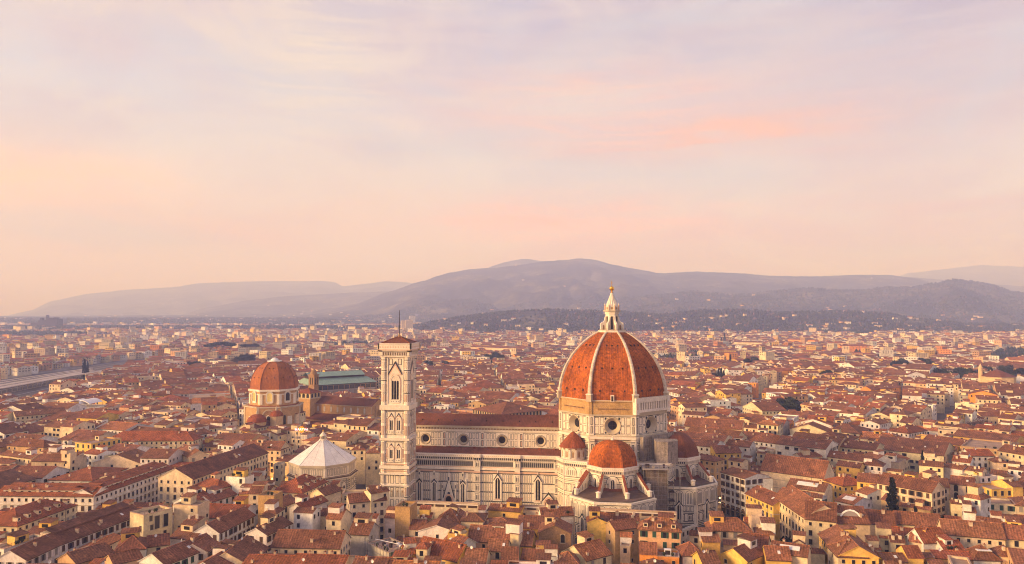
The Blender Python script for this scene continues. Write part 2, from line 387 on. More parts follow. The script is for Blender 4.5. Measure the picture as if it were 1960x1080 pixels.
# ---- nave
mb = MB(); fr = Fr((XA, -10.5), 0); WN = XB - XA + 4
oc = [-97.3, -77.1, -56.8, -36.7]
segs = [XA, -87.2, -67.0, -46.7, XB + 4]
for c, s0, s1 in zip(oc, segs, segs[1:]):
    wall_hole(mb, fr, s0 - XA, s1 - XA, 26, 41.3, c - XA, 33.8, 2.9, 'marble_white')
    u = c - XA
    oculus(mb, fr, u, 33.8, 2.55, 1.75, .7, 'stone_trim', rim=.35)
    u_end = min(s1, XB) - XA - 1.3
    for side in (-1, 1):
        x = u + side * 3.15
        while (side < 0 and x - 1.35 > s0 - XA + .9) or (side > 0 and x + 1.35 < u_end):
            a, b = sorted((x, x + side * 1.3))
            for v in (30.6, 34.2): panel(mb, fr, a, b, v, v + 3.0, .16)
            x += side * 1.78
    for v in (30.3, 34.0): 
        pass
    if s1 < XB: # pilaster
        p = s1 - XA
        wb(mb, fr, p - .9, p + .9, 28, 38, 0, .22, 'marble_white')
        for v in (30.6, 34.2):
            f2 = Fr(fr.P(0, 0, .22)[:2], 0); panel(mb, f2, p - .55, p + .55, v, v + 3.0, .28, 'marble_pink')
bands(mb, fr, 0, WN, (30.0, 37.5), t=.18)
wb(mb, fr, 0, WN, 38.2, 39.0, 0, .35, 'marble_white'); wb(mb, fr, 0, WN, 39.0, 39.9, 0, .1, 'brown_stone')
for k in range(52): wb(mb, fr, .6 + k * 1.58, 1.3 + k * 1.58, 39.0, 39.9, .1, .6, 'stone_trim')
wb(mb, fr, 0, WN, 39.9, 40.9, 0, .95, 'stone_trim')
wb(mb, fr, 0, WN, 28.4, 29.4, 0, .3, 'stone_trim')
mb.poly([(XA, 10.5, 0), (XA, -10.5, 0), (XA, -10.5, 41.3), (XA, 0, 45.8), (XA, 10.5, 41.3)], 'marble_white')
mb.poly([(XB, 10.5, 0), (XA, 10.5, 0), (XA, 10.5, 41.3), (XB, 10.5, 41.3)], 'marble_white')
mb.build('nave_wall', cath)
for c in oc:
    g = MB(); disc(g, fr, c - XA, 33.8, 1.75, -.66, 'glass_dark')
    for k in range(8):
        t = math.pi * k / 8 * 2; wb(g, Fr(fr.P(c - XA, 0, 0)[:2], 0), 0 if 0 else -.05, .05, 33.8 - 1.6, 33.8 + 1.6, -.66, -.6, 'iron') if k == 0 else None
    wb(g, fr, c - XA - 1.6, c - XA + 1.6, 33.75, 33.85, -.66, -.6, 'iron')
    g.build('round_window', cath)
mb = MB()
e1, rz_ = 11.6, 45.7
for sy in (-1, 1):
    a = [(XA - .5, sy * e1, 41.0), (XB + 2, sy * e1, 41.0), (XB + 2, 0, rz_), (XA - .5, 0, rz_)]
    mb.poly(a if sy < 0 else a[::-1], 'dark_tiles'); b = [(p[0], p[1], p[2] - .35) for p in a]; mb.poly([a[0], b[0], b[1], a[1]], 'stone_trim')
mb.poly([(XA - .5, -e1, 40.65), (XA - .5, 0, rz_ - .35), (XA - .5, 0, rz_), (XA - .5, -e1, 41)], 'stone_trim')
for k in range(9): mb.box(XA + 8 + k * 8.6, XA + 8.5 + k * 8.6, -7.2, -6.7, 42.7, 43.5, 'iron')
mb.build('nave_roof', cath)
# ---- aisle, south flank
mb = MB(); AY = -21.5; fr = Fr((XA, AY), 0); WA = XB + .5 - XA
wq(mb, fr, 0, WA, 0, 27, 0, 'marble_white'); mb.poly([(XA, -10.5, 0), (XA, AY, 0), (XA, AY, 28.4), (XA, -10.5, 31)], 'marble_white')
mb.poly([(XA, 21.5, 0), (XA, 10.5, 0), (XA, 10.5, 31), (XA, 21.5, 28.4)], 'marble_white'); mb.poly([(XB, 21.5, 0), (XA, 21.5, 0), (XA, 21.5, 28.4), (XB, 21.5, 28.4)], 'marble_white')
pil = [(-69.1, -66.2), (-48.7, -46.0), (-28.6, -26.3)]
wins = [(-97.6, 9.2, 13.0, 1.5, 1), (-89.9, 9.2, 13.0, 1.5, 1), (-75.1, 9.0, 12.6, 1.6, 1), (-57.3, 6.6, 15.3, 2.3, 0), (-37.0, 6.4, 15.1, 2.3, 0)]
doors = [(-82.2, 3.2, 5.0), (-31.6, 3.6, 4.5)]
def blocked(x, z0, z1):
    for w in wins:
        if abs(x - w[0]) < w[3] / 2 + 1.5 and z1 > w[1] - 1.5 and z0 < w[2] + 4.2: return True
    for d in doors:
        if abs(x - d[0]) < d[1] + .4 and z0 < 12 + 1.0: return True
    return any(p[0] - .6 < x < p[1] + .6 for p in pil)
for z0, z1 in ((.8, 4.9), (5.4, 9.5), (10.0, 14.1), (14.6, 18.6)):
    x = XA + 1.2
    while x < XB - .4:
        if not blocked(x, z0, z1): panel(mb, fr, x - XA - .44, x - XA + .44, z0, z1, .15); wq(mb, fr, x - XA - .12, x - XA + .12, (z0 + z1) / 2 - .12, (z0 + z1) / 2 + .12, .1, 'marble_pink')
        x += 1.16
for z in (.3, 4.95, 9.55, 14.15, 18.75): wb(mb, fr, 0, WA, z, z + .32, 0, .12, 'marble_green')
wb(mb, fr, 0, WA, 19.2, 20.0, 0, .18, 'marble_pink'); wb(mb, fr, 0, WA, 20.15, 20.4, 0, .2, 'marble_green'); wb(mb, fr, 0, WA, 20.6, 21.6, 0, .35, 'marble_white')
wb(mb, fr, 0, WA, 21.8, 22.05, 0, .12, 'marble_pink')
x = .8
while x < WA - .6:    # colonnade band
    if not any(p[0] - XA - .5 < x < p[1] - XA + .5 for p in pil): panel(mb, fr, x - .42, x + .42, 22.3, 25.0, .17, 'marble_pink' if 0 else 'stone_trim'); wq(mb, fr, x - .2, x + .2, 22.6, 24.6, .12, 'marble_green')
    x += 1.02
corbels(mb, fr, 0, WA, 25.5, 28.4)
for a, b in pil:
    a -= XA; b -= XA
    wb(mb, fr, a, b, 0, 25.5, 0, .9, 'marble_white'); f2 = Fr(fr.P(0, 0, .9)[:2], 0)
    smalls(mb, f2, (a + b) / 2, (1.2, 5.8, 10.4, 15.0), .95, 2.4); smalls(mb, f2, (a + b) / 2, (22.1,), .95, 2.2)
    for z in (.3, 4.95, 9.55, 14.15, 18.75): wb(mb, f2, a, b, z, z + .3, 0, .1, 'marble_green')
    wb(mb, f2, a - .1, b + .1, 19.2, 20, 0, .14, 'marble_pink')
    corbels(mb, f2, a - .3, b + .3, 25.5, 28.6)
# side portals
for i, (x, hw, s) in enumerate(doors):
    u = x - XA; ht = 17.2 if i == 0 else 10.8
    wb(mb, fr, u - hw, u + hw, 0, 6.2, 0, .9, 'marble_white')
    for sx in (-1, 1):
        mb.poly([fr.P(u + sx * hw, 6.2, .95), fr.P(u + sx * (hw - .5), 6.2, .95), fr.P(u, ht - 1.2, .95), fr.P(u, ht, .95)][::sx], 'marble_green')
        mb.poly([fr.P(u + sx * (hw - .5), 6.2, .93), fr.P(u, 6.2, .93), fr.P(u, ht - 1.2, .93)][::sx], 'marble_white')
        wb(mb, fr, u + sx * (hw + .2) - .35, u + sx * (hw + .2) + .35, 0, ht - 4, 0, 1.0, 'marble_white')
        wb(mb, fr, u + sx * (hw + .2) - .2, u + sx * (hw + .2) + .2, ht - 6, ht - 4.5, 1.0, 1.05, 'marble_green')
    if i == 0:
        wb(mb, fr, u - .6, u + .6, 14.4, 18.6, 0, 1.1, 'marble_white'); arch(mb, fr, u, .6, 15.0, 16.6, 1.13, 'marble_green'); wb(mb, fr, u - .15, u + .15, 18.6, 21, .3, .8, 'marble_white')
        disc(mb, fr, u, 8.6, .7, 1.0, 'marble_green')
    arch_ring(mb, fr, u, 3.2, 0, 5.2, .7, 1.2, 'marble_pink', True); arch(mb, fr, u, 3.2, 0, 5.2, 1.0, 'glass_dark', True)
mb.build('aisle_wall', cath)
for x, v0, vs, w, g in wins:
    o = lancet(cath, fr, x - XA, v0 - (6 if g else 0), vs, w, True)
    if g:
        t = MB(); u = x - XA; wb(t, fr, u - .45, u + .45, vs + 4.2, vs + 6.6, 0, .7, 'marble_white'); arch(t, fr, u, .5, vs + 4.6, vs + 5.6, .73, 'marble_green')
        for sx in (-1, 1): wb(t, fr, u + sx * 1.7 - .2, u + sx * 1.7 + .2, vs - 1, vs + 3.2, 0, .6, 'marble_white')
        p = t.build('pinnacle', o)
mb = MB()
for sy in (-1, 1):
    a = [(XA, sy * 20.9, 28.0), (XB + 1, sy * 20.9, 28.0), (XB + 1, sy * 10.8, 30.0), (XA, sy * 10.8, 30.0)]
    mb.poly(a if sy < 0 else a[::-1], 'dark_tiles')
for k in range(11):
    x = XA + 8 + k * 6.9 + (k % 3) * .7; mb.box(x, x + 1.2, -12.2, -10.9, 29.3, 30.3, 'chapel_tiles')
mb.build('aisle_roof', cath)

# ---- octagon below the drum
oct_ = MB(); A = 26.2
for k in range(8):
    fr = octf(0, 0, A, k); h = A * TT
    wq(oct_, fr, -h, h, 0, 38.2, 0, 'marble_white')
    if k in (0, 1, 2, 6, 7):
        for sx in (-1, 1):
            wb(oct_, fr, sx * h - 2.2 if sx > 0 else -h - .3, h + .3 if sx > 0 else -h + 2.2, 0, 38.0, -.1, 1.1, 'marble_white')
            f2 = Fr(fr.P(0, 0, 1.1)[:2], 45 * k)
            for z in (29.6, 33.0): panel(oct_, f2, sx * (h - 1.05) - .6, sx * (h - 1.05) + .6, z, z + 2.7, .3, 'stone_trim'); 
            for z in (28.4, 28.9, 36.2, 36.9): wb(oct_, f2, min(sx * h, sx * (h - 2.2)), max(sx * h, sx * (h - 2.2)), z, z + .2, 0, .1, 'marble_green')
        for z in (28.5, 32.6):
            u = -h + 3.0
            while u + 1.5 < h - 2.4: panel(oct_, fr, u, u + 1.5, z, z + 3.5, .22); u += 2.1
        bands(oct_, fr, -h + 2.2, h - 2.2, (36.7, 37.4), t=.2)
    wb(oct_, fr, -h - .4, h + .4, 38.2, 39.3, -.2, 1.5, 'marble_white')
    wb(oct_, fr, -h - .3, h + .3, 39.3, 40.0, -.2, .8, 'stone_trim')
oct_.build('crossing_wall', cath)
# ---- drum with round windows
dr = MB(); AD = 26.7
for k in range(8):
    fr = octf(0, 0, AD, k); h = AD * TT
    wall_hole(dr, fr, -h, h, 39.9, 49.4, 0, 44.6, 4.3, 'marble_white')
    oculus(dr, fr, 0, 44.6, 3.9, 2.15, 2.2, 'stone_trim', rim=.4)
    if k in (0, 1, 2, 6, 7):
        for sx in (-1, 1):
            lo, hi = (-h - .3, -h + 2.0) if sx < 0 else (h - 2.0, h + .3)
            wb(dr, fr, lo, hi, 40, 49.4, -.1, .5, 'marble_white'); f2 = Fr(fr.P(0, 0, .5)[:2], 45 * k)
            for z in (40.9, 45.0): panel(dr, f2, sx * (h - .95) - .5, sx * (h - .95) + .5, z, z + 3.7, .26, 'stone_trim')
            for j, (a, b) in enumerate(((2.45, 4.55), (5.05, 7.0))):
                uu = sorted((sx * (h - a), sx * (h - b)))
                for z in (40.8, 45.0): panel(dr, fr, uu[0], uu[1], z, z + 3.7, .2)
            # spandrel corners by the window
            for z0, z1 in ((40.8, 41.7), (47.6, 48.7)):
                uu = sorted((sx * (h - 7.3), sx * (h - 8.2))); wq(dr, fr, uu[0], uu[1], z0, z1, .05, 'marble_green')
        bands(dr, fr, -h + 2, h - 2, (40.3, 48.95), t=.2)
    wb(dr, fr, -h - .2, h + .2, 49.4, 50.1, -.3, .8, 'stone_trim')
    # unfinished masonry band
    wq(dr, fr, -h, h, 50.1, 56.6, .1, 'rough_masonry')
    for sx in (-1, 1):
        lo, hi = (-h - .15, -h + 1.1) if sx < 0 else (h - 1.1, h + .15)
        wb(dr, fr, lo, hi, 50.1, 57.6, 0, .55, 'rough_masonry')
    for j in range(15): wb(dr, fr, -7 + j - .2, -7 + j + .25, 52.6, 53.1, .1, .5, 'brown_stone')
    wb(dr, fr, -h, h, 56.2, 56.6, .1, .5, 'rough_masonry')
drum = dr.build('drum', cath)
for k in (0, 1, 2, 6, 7):
    fr = octf(0, 0, AD, k); g = MB(); disc(g, fr, 0, 44.6, 2.2, -2.15, 'glass_dark'); 
    wb(g, fr, -.07, .07, 42.5, 46.7, -2.15, -2.05, 'iron'); wb(g, fr, -2.1, 2.1, 44.53, 44.67, -2.15, -2.05, 'iron'); g.build('round_window', cath)
# gallery on the south-east face
ga = MB(); fr = octf(0, 0, AD, 1); h = AD * TT
wb(ga, fr, -h - .9, h + 1.0, 51.2, 52.4, 0, 1.5, 'marble_white'); wb(ga, fr, -h - .6, h + .7, 50.1, 51.2, 0, .8, 'stone_trim')
wb(ga, fr, -h - .9, h + 1.0, 56.6, 58.0, .2, 1.6, 'marble_white'); wb(ga, fr, -h, h, 52.4, 56.6, .1, .3, 'stone_trim')
n = 13
for j in range(n + 1):
    u = -h + .1 + (2 * h - .2) * j / n; wb(ga, fr, u - .38, u + .38, 52.4, 56.6, .3, 1.4, 'marble_white')
for j in range(n):
    u = -h + .1 + (2 * h - .2) * (j + .5) / n; arch(ga, fr, u, .85, 52.6, 55.6, .34, 'marble_pink'); wb(ga, fr, u - .5, u + .5, 56.0, 56.6, .3, 1.4, 'marble_white')
for j in range(24): wb(ga, fr, -h + .3 + j * .93, -h + .75 + j * .93, 58.0, 58.4, .9, 1.5, 'marble_white')
for sx in (-1, 1): wb(ga, fr, sx * (h + .2) - 1.1, sx * (h + .2) + 1.1, 50.3, 58.3, -.5, 1.9, 'marble_white'); arch(ga, fr, sx * (h + .2), .8, 52.8, 55.4, 1.93, 'marble_pink')
ga.build('gallery', cath)
# ---- dome
X0, RR = 10.6, 37.2
def da(z): return math.sqrt(RR * RR - (z - 57) ** 2) - X0
zs = [57 + 33 * k / 22 for k in range(23)]
dm = MB()
for k in range(8):
    fr = octf(0, 0, 0, k)
    for z0, z1 in zip(zs, zs[1:]):
        a0, a1 = da(z0), da(z1)
        dm.poly([fr.P(-a0 * TT, z0, a0), fr.P(a0 * TT, z0, a0), fr.P(a1 * TT, z1, a1), fr.P(-a1 * TT, z1, a1)], 'dome_tiles')
    dm.poly([fr.P(-26.9 * TT, 56.6, 26.9), fr.P(26.9 * TT, 56.6, 26.9), fr.P(26.6 * TT, 57, 26.6), fr.P(-26.6 * TT, 57, 26.6)], 'stone_trim')
    for z, w in ((61.5, 6.0), (72.3, 5.0), (83.2, 2.7)):
        for s in (-1, 0, 1):
            a = da(z); dm.hexa([fr.P(s * w - .38, z - .4, a + .35), fr.P(s * w + .38, z - .4, a + .35), fr.P(s * w + .38, z - .4, a - .6), fr.P(s * w - .38, z - .4, a - .6),
                                fr.P(s * w - .38, z + .45, a + .25), fr.P(s * w + .38, z + .45, a + .25), fr.P(s * w + .38, z + .45, a - .6), fr.P(s * w - .38, z + .45, a - .6)], 'iron')
            for q in range(4):      # dark damp run below each putlog
                za, zb = z - .5 - q * .8, z - 1.2 - q * .8
                if zb > 57.3: dm.poly([fr.P(s * w - .12, zb, da(zb) + .06), fr.P(s * w + .12, zb, da(zb) + .06), fr.P(s * w + .12, za, da(za) + .06), fr.P(s * w - .12, za, da(za) + .06)], 'dark_tiles')
    if k == 0:
        wb(dm, fr, -.9, .9, 56.4, 59.6, 25.8, 27.4, 'marble_white'); wb(dm, fr, -.5, .5, 56.6, 59.1, 27.4, 27.45, 'iron')
dome = dm.build('dome', cath)
for k in range(8):
    rb = MB(); an = R_(-67.5 + 45 * k); c8 = 1 / math.cos(math.pi / 8)
    tx, ty = -math.sin(an), math.cos(an)
    def rp(z, off, s):
        w = (.85 - .3 * (z - 57) / 33) * s; r = da(z) * c8 + off
        return (r * math.cos(an) + tx * w, r * math.sin(an) + ty * w, z)
    for z0, z1 in zip(zs, zs[1:]):
        for (o0, s0), (o1, s1) in (((-.6, -1), (.75, -1)), ((.75, -1), (1.05, -.5)), ((1.05, -.5), (1.05, .5)), ((1.05, .5), (.75, 1)), ((.75, 1), (-.6, 1))):
            rb.poly([rp(z0, o0, s0), rp(z0, o1, s1), rp(z1, o1, s1), rp(z1, o0, s0)], 'rib_marble')
    r = 26.8 * c8; rb.prism([(math.cos(an) * q + tx * w, math.sin(an) * q + ty * w) for q, w in ((r - 1.5, -1.3), (r + 1.1, -1.3), (r + 1.1, 1.3), (r - 1.5, 1.3))], 56.3, 59.6, 'stone_trim')
    rb.prism([(math.cos(an) * q + tx * w, math.sin(an) * q + ty * w) for q, w in ((r - 1.5, -1.5), (r + 1.3, -1.5), (r + 1.3, 1.5), (r - 1.5, 1.5))], 59.6, 60.1, 'marble_white')
    rb.build('rib', dome)
# ---- lantern
ln = MB()
ln.prism(octp(0, 0, 7.2), 89.4, 90.6, 'marble_white'); ln.prism(octp(0, 0, 6.6), 90.6, 91.0, 'stone_trim')
for p, q in zip(octp(0, 0, 7.0), octp(0, 0, 7.0)[1:] + octp(0, 0, 7.0)[:1]):
    for t in range(7): x, y = p[0] + (q[0] - p[0]) * t / 6, p[1] + (q[1] - p[1]) * t / 6; ln.rod((x, y, 90.6), (x, y, 91.7), .06, 'iron', 4)
ln.prism(octp(0, 0, 3.3), 90.6, 100.2, 'marble_white')
for k in range(8):
    fr = octf(0, 0, 3.3, k)
    arch_ring(ln, fr, 0, 1.0, 91.2, 97.4, .28, .22, 'stone_trim'); arch(ln, fr, 0, 1.0, 91.2, 97.4, .1, 'glass_dark')
ln.prism(octp(0, 0, 3.7), 99.2, 100.4, 'marble_white'); ln.prism(octp(0, 0, 4.5), 100.4, 101.1, 'stone_trim')
ln.prism(octp(0, 0, 3.4), 101.1, 103.4, 'marble_white')
for k in range(8):
    an = R_(-67.5 + 45 * k); c, s = math.cos(an), math.sin(an)
    ln.rod((c * 3.9, s * 3.9, 101.1), (c * 3.9, s * 3.9, 103.9), .38, 'marble_pink', 6, .3); ln.rod((c * 3.9, s * 3.9, 103.9), (c * 3.9, s * 3.9, 104.9), .3, 'marble_white', 6, .04)
    fr = octf(0, 0, 3.4, k); arch(ln, fr, 0, 1.3, 101.4, 102.4, .06, 'stone_trim'); arch(ln, fr, 0, .8, 101.5, 102.3, .1, 'brown_stone')
for k in range(16):
    a0, a1 = 2 * math.pi * k / 16, 2 * math.pi * (k + 1) / 16
    pr = [(3.2, 103.3), (2.6, 105), (1.75, 107), (1.0, 109), (.55, 110.4)]
    am = (a0 + a1) / 2
    for (r0, z0), (r1, z1) in zip(pr, pr[1:]):
        for p, q, f0, f1 in ((a0, am, 1, .88), (am, a1, .88, 1)):
            ln.poly([(r0 * f0 * math.cos(p), r0 * f0 * math.sin(p), z0), (r0 * f1 * math.cos(q), r0 * f1 * math.sin(q), z0), (r1 * f1 * math.cos(q), r1 * f1 * math.sin(q), z1), (r1 * f0 * math.cos(p), r1 * f0 * math.sin(p), z1)], 'marble_white')
lan = ln.build('lantern', cath)
for k in range(8):
    b = MB(); an = R_(-67.5 + 45 * k); c, s = math.cos(an), math.sin(an)
    pf = [(3.4, 90.8), (6.5, 90.8), (6.5, 94.0), (5.9, 94.6), (4.9, 95.1), (4.2, 96.0), (3.9, 97.6), (3.4, 97.6)]
    for sg in (-1, 1):
        pts = [(c * r - s * .42 * sg, s * r + c * .42 * sg, z) for r, z in pf]; b.poly(pts if sg < 0 else pts[::-1], 'marble_white')
        wv = [(c * r - s * .44 * sg, s * r + c * .44 * sg, z) for r, z in ((4.4, 91), (5.3, 91), (5.3, 93), (4.85, 93.6), (4.4, 93))]; b.poly(wv if sg < 0 else wv[::-1], 'brown_stone')
    for (r0, z0), (r1, z1) in zip(pf[1:], pf[2:]): b.poly([(c * r0 - s * .42, s * r0 + c * .42, z0), (c * r0 + s * .42, s * r0 - c * .42, z0), (c * r1 + s * .42, s * r1 - c * .42, z1), (c * r1 - s * .42, s * r1 + c * .42, z1)], 'marble_white')
    b.build('buttress', lan)
b = MB(); b.ring(0, 0, [(.55, 110.3), (.8, 110.6), (.4, 111.0), (.35, 111.4)], 12, 'gold')
b.ring(0, 0, [(1.22 * math.cos(R_(t)), 112.5 + 1.22 * math.sin(R_(t))) for t in range(-80, 91, 10)], 20, 'gold'); b.build('gilt_ball', lan, True)
b = MB(); b.box(-.12, .12, -.1, .1, 113.6, 116.6, 'gold'); b.box(-.75, .75, -.1, .1, 115.3, 115.55, 'gold'); b.build('cross', lan)

# ---- tribunes (apse arms) with their small domes
def tribune(cx, cy, ux, uy, faces_lo, faces_up, name, dtile='dome_tiles'):
    """lower polygon centred (cx, cy), upper one centred (ux, uy)"""
    m = MB(); H = 18.5; a = 18.5; P = octp(cx, cy, a)
    m.prism(P, 0, H - .4, 'marble_white')
    for k in faces_lo:
        fr = octf(cx, cy, a, k); h = a * TT
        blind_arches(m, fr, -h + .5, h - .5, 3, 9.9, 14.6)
        wb(m, fr, -h - .2, h + .2, 17.2, 18.2, -.2, .7, 'marble_white'); wb(m, fr, -h - .1, h + .1, 16.9, 17.15, -.2, .3, 'marble_green')
        for z in (.4, 1.2, 2.0, 5.9, 6.6, 9.3): wb(m, fr, -h, h, z, z + .3, 0, .12, 'marble_green')
        for j in range(4):
            u = -h + .9 + j * 3.65 + .9; panel(m, fr, u - 1.2, u + 1.2, 2.6, 5.6, .3, 'marble_panel'); wq(m, fr, u - .5, u - .1, 3.2, 5.0, .12, 'marble_green'); wq(m, fr, u + .1, u + .5, 3.2, 5.0, .12, 'marble_green')
        j = 0
        while j < 12:
            u = -h + .9 + j * 1.23
            if k % 2 and abs(u) < 2.2: j += 1; continue
            for z in (7.1,): panel(m, fr, u - .4, u + .4, z, z + 2.0, .16)
            j += 1
        for sx in (-1, 1): wb(m, fr, sx * h - (.9 if sx > 0 else 0), sx * h + (.9 if sx < 0 else 0), 0, 17, 0, .45, 'marble_white'); panel(m, Fr(fr.P(0, 0, .45)[:2], 45 * k), sx * (h - .45) - .3, sx * (h - .45) + .3, 10, 16, .14, 'stone_trim')
    tr = m.build('tribune', cath)
    for k in faces_lo:
        fr = octf(cx, cy, a, k); lancet(tr, fr, 0, 2.6 if k % 2 else 3.4, 9.0, 1.7, True)
    # terrace roof of the chapels
    t = MB(); ph = octp(cx, cy, a - .4)
    t.poly([(x, y, H + .0) for x, y in ph], 'terrace_stone')
    for k in faces_up:                       # small tiled hips between the buttresses
        fr = octf(ux, uy, 11.2, k); h = 11.2 * TT
        t.poly([fr.P(-h, H + .9, 0), fr.P(-h * 1.35, H + .06, 2.6), fr.P(h * 1.35, H + .06, 2.6), fr.P(h, H + .9, 0)][::1], 'dark_tiles')
    t.build('terrace_roof', tr)
    u = MB(); a2 = 11.2
    u.prism(octp(ux, uy, a2), H, 27, 'marble_white', top=False)
    for k in faces_up:
        fr = octf(ux, uy, a2, k); h = a2 * TT
        for z in (18.8, 21.2, 22.0, 22.8, 23.6, 24.4): wb(u, fr, -h, h, z, z + .22, 0, .1, 'marble_green' if z != 22.8 else 'marble_pink')
        for s in (-1, 1):
            panel(u, fr, s * 3.4 - .35, s * 3.4 + .35, 19.1, 21.1, .12, 'marble_pink'); panel(u, fr, s * 2.3 - .3, s * 2.3 + .3, 19.1, 21.1, .12)
        arch(u, fr, 0, 6.0, 21.6, 22.0, .13, 'marble_green'); arch(u, fr, 0, 5.6, 21.6, 22.0, .16, 'marble_white'); arch_ring(u, fr, 0, 4.6, 21.6, 22.0, .35, .35, 'marble_white')
        arch(u, fr, 0, 4.3, 21.6, 22.0, .19, 'marble_panel')
        corbels(u, fr, -h - .35, h + .35, 25.6, 28.7, .9, .95)
    up_ = u.build('tribune_wall', tr)
    for k in faces_up: lancet(tr, octf(ux, uy, a2, k), 0, 18.9, 22.3, 1.5, False)
    # buttresses with tiled backs
    for p in range(8):
        an = -67.5 + 45 * p
        k0 = (p) % 8
        if not (k0 in faces_up or (k0 + 1) % 8 in faces_up): continue
        c, s = math.cos(R_(an)), math.sin(R_(an)); r0 = a2 / math.cos(math.pi / 8)
        b = MB(); x0, y0 = ux + c * r0, uy + s * r0
        fx, fy = cx + c * 17.6, cy + s * 17.6; L_ = math.hypot(fx - x0, fy - y0); dx, dy = (fx - x0) / L_, (fy - y0) / L_; nx, ny = -dy * .5, dx * .5
        if L_ > 19: fx, fy = x0 + dx * 15, y0 + dy * 15; L_ = 15
        top = 25.5
        for sg in (-1, 1):
            q = [(x0 + nx * sg, y0 + ny * sg, H), (fx + nx * sg, fy + ny * sg, H), (fx + nx * sg, fy + ny * sg, H + 1.6), (x0 + nx * sg, y0 + ny * sg, top)]
            b.poly(q if sg < 0 else q[::-1], 'marble_white')
            for j in range(7):
                e0 = L_ * (.08 + j * .125); hh = H + 1.6 + (top - H - 1.6) * (1 - (e0 + .5) / L_) - .8; hh = min(hh, H + 2.9)
                if hh > H + .6:
                    w = [(x0 + dx * e + nx * sg * 1.05, y0 + dy * e + ny * sg * 1.05, z) for e, z in ((e0, H + .3), (e0 + .45, H + .3), (e0 + .45, hh), (e0, hh))]
                    b.poly(w if sg < 0 else w[::-1], 'marble_green')
        e = 1.1
        b.hexa([(x0 + nx * e, y0 + ny * e, top - .1), (x0 - nx * e, y0 - ny * e, top - .1), (fx - nx * e, fy - ny * e, H + 1.5), (fx + nx * e, fy + ny * e, H + 1.5),
                (x0 + nx * e, y0 + ny * e, top + .25), (x0 - nx * e, y0 - ny * e, top + .25), (fx - nx * e, fy - ny * e, H + 1.85), (fx + nx * e, fy + ny * e, H + 1.85)], 'chapel_tiles', None, True)
        b.ring(fx, fy, [(1.0, H - .2), (1.0, H + 2.0), (1.25, H + 2.1), (1.25, H + 2.4), (0, H + 2.9)], 8, 'marble_white')
        b.build('buttress', tr)
    d = MB(); n = 12; A2, HD = 11.35, 11.2
    def pr(t): return A2 * math.cos(t) ** .92, 28.4 + HD * math.sin(t)
    for k in range(8):
        fr = octf(ux, uy, 0, k)
        for j in range(n):
            a0, z0 = pr(math.pi / 2 * j / n); a1, z1 = pr(math.pi / 2 * (j + 1) / n) if j < n - 1 else (0.02, 28.4 + HD)
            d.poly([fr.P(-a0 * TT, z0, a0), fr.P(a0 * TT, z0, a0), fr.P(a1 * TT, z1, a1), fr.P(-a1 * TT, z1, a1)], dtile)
    sd_ = d.build('small_dome', tr)
    f = MB(); f.ring(ux, uy, [(.9, 28.2 + HD), (.9, 28.8 + HD), (.35, 29.2 + HD), (.45, 29.9 + HD), (0, 30.3 + HD)], 10, 'marble_white'); f.build('finial', sd_)
    return tr
tS = tribune(0, -51, 0, -37, (0, 1, 7), (0, 1, 7, 6, 2), 'south')
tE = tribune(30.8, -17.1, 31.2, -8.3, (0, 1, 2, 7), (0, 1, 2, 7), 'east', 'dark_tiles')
# links between the tribunes and the crossing
m = MB()
m.box(-10.5, 10.5, -37, -22, 0, 28, 'marble_white'); m.box(-18, 18, -51, -24, 0, 18.0, 'marble_white'); m.box(20, 31, -19, 3, 0, 28, 'marble_white'); m.box(18, 31, -30, 0, 0, 18, 'marble_white')
m.build('tribune_neck', cath)
# ---- corner blocks (sacristies) and the exedra with its conical roof
def block(pts, sgn, name):
    m = MB()
    poly_ = pts + [(0, -20), (sgn * 20, -8)]
    if sgn > 0: poly_ = pts[::-1] + [(sgn * 20, -8), (0, -20)][::1]
    m.poly([(x, y, 28.0) for x, y in pts + [(0, -20)]], 'stone_trim')
    for (p, q) in zip(pts, pts[1:]):
        if sgn > 0: p, q = q, p
        ang = math.degrees(math.atan2(q[1] - p[1], q[0] - p[0])); W = math.hypot(q[0] - p[0], q[1] - p[1]); fr = Fr(p, ang)
        wq(m, fr, 0, W, 0, 27, 0, 'marble_white'); corbels(m, fr, -.1, W + .1, 25.6, 28.5)
        na = 1 if W < 8 else 2
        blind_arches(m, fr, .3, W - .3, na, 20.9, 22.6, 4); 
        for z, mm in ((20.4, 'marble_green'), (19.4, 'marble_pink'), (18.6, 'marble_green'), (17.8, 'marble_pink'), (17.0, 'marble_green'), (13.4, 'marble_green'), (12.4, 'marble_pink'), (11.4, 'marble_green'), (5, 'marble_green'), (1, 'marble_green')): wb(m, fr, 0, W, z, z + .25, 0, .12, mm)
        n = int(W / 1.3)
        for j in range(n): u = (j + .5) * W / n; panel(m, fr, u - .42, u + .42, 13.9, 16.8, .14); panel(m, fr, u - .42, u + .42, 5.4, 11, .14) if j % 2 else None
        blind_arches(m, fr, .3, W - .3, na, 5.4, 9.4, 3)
        wb(m, fr, W - .5, W, 0, 25.5, 0, .5, 'marble_white')
    return m.build(name, cath)
block([(-27.6, -21.5), (-23.2, -30.0), (-9.5, -35.5)], -1, 'sacristy_wall')
block([(30.0, -21.5), (26.5, -33.0), (9.5, -35.5)], 1, 'sacristy_wall')
ex = MB(); ex.ring(-19.3, -23.6, [(6.0, 27.9), (6.0, 28.8), (5.7, 28.8), (5.7, 33.6), (6.3, 33.9), (6.3, 34.5)], 24, 'marble_white')
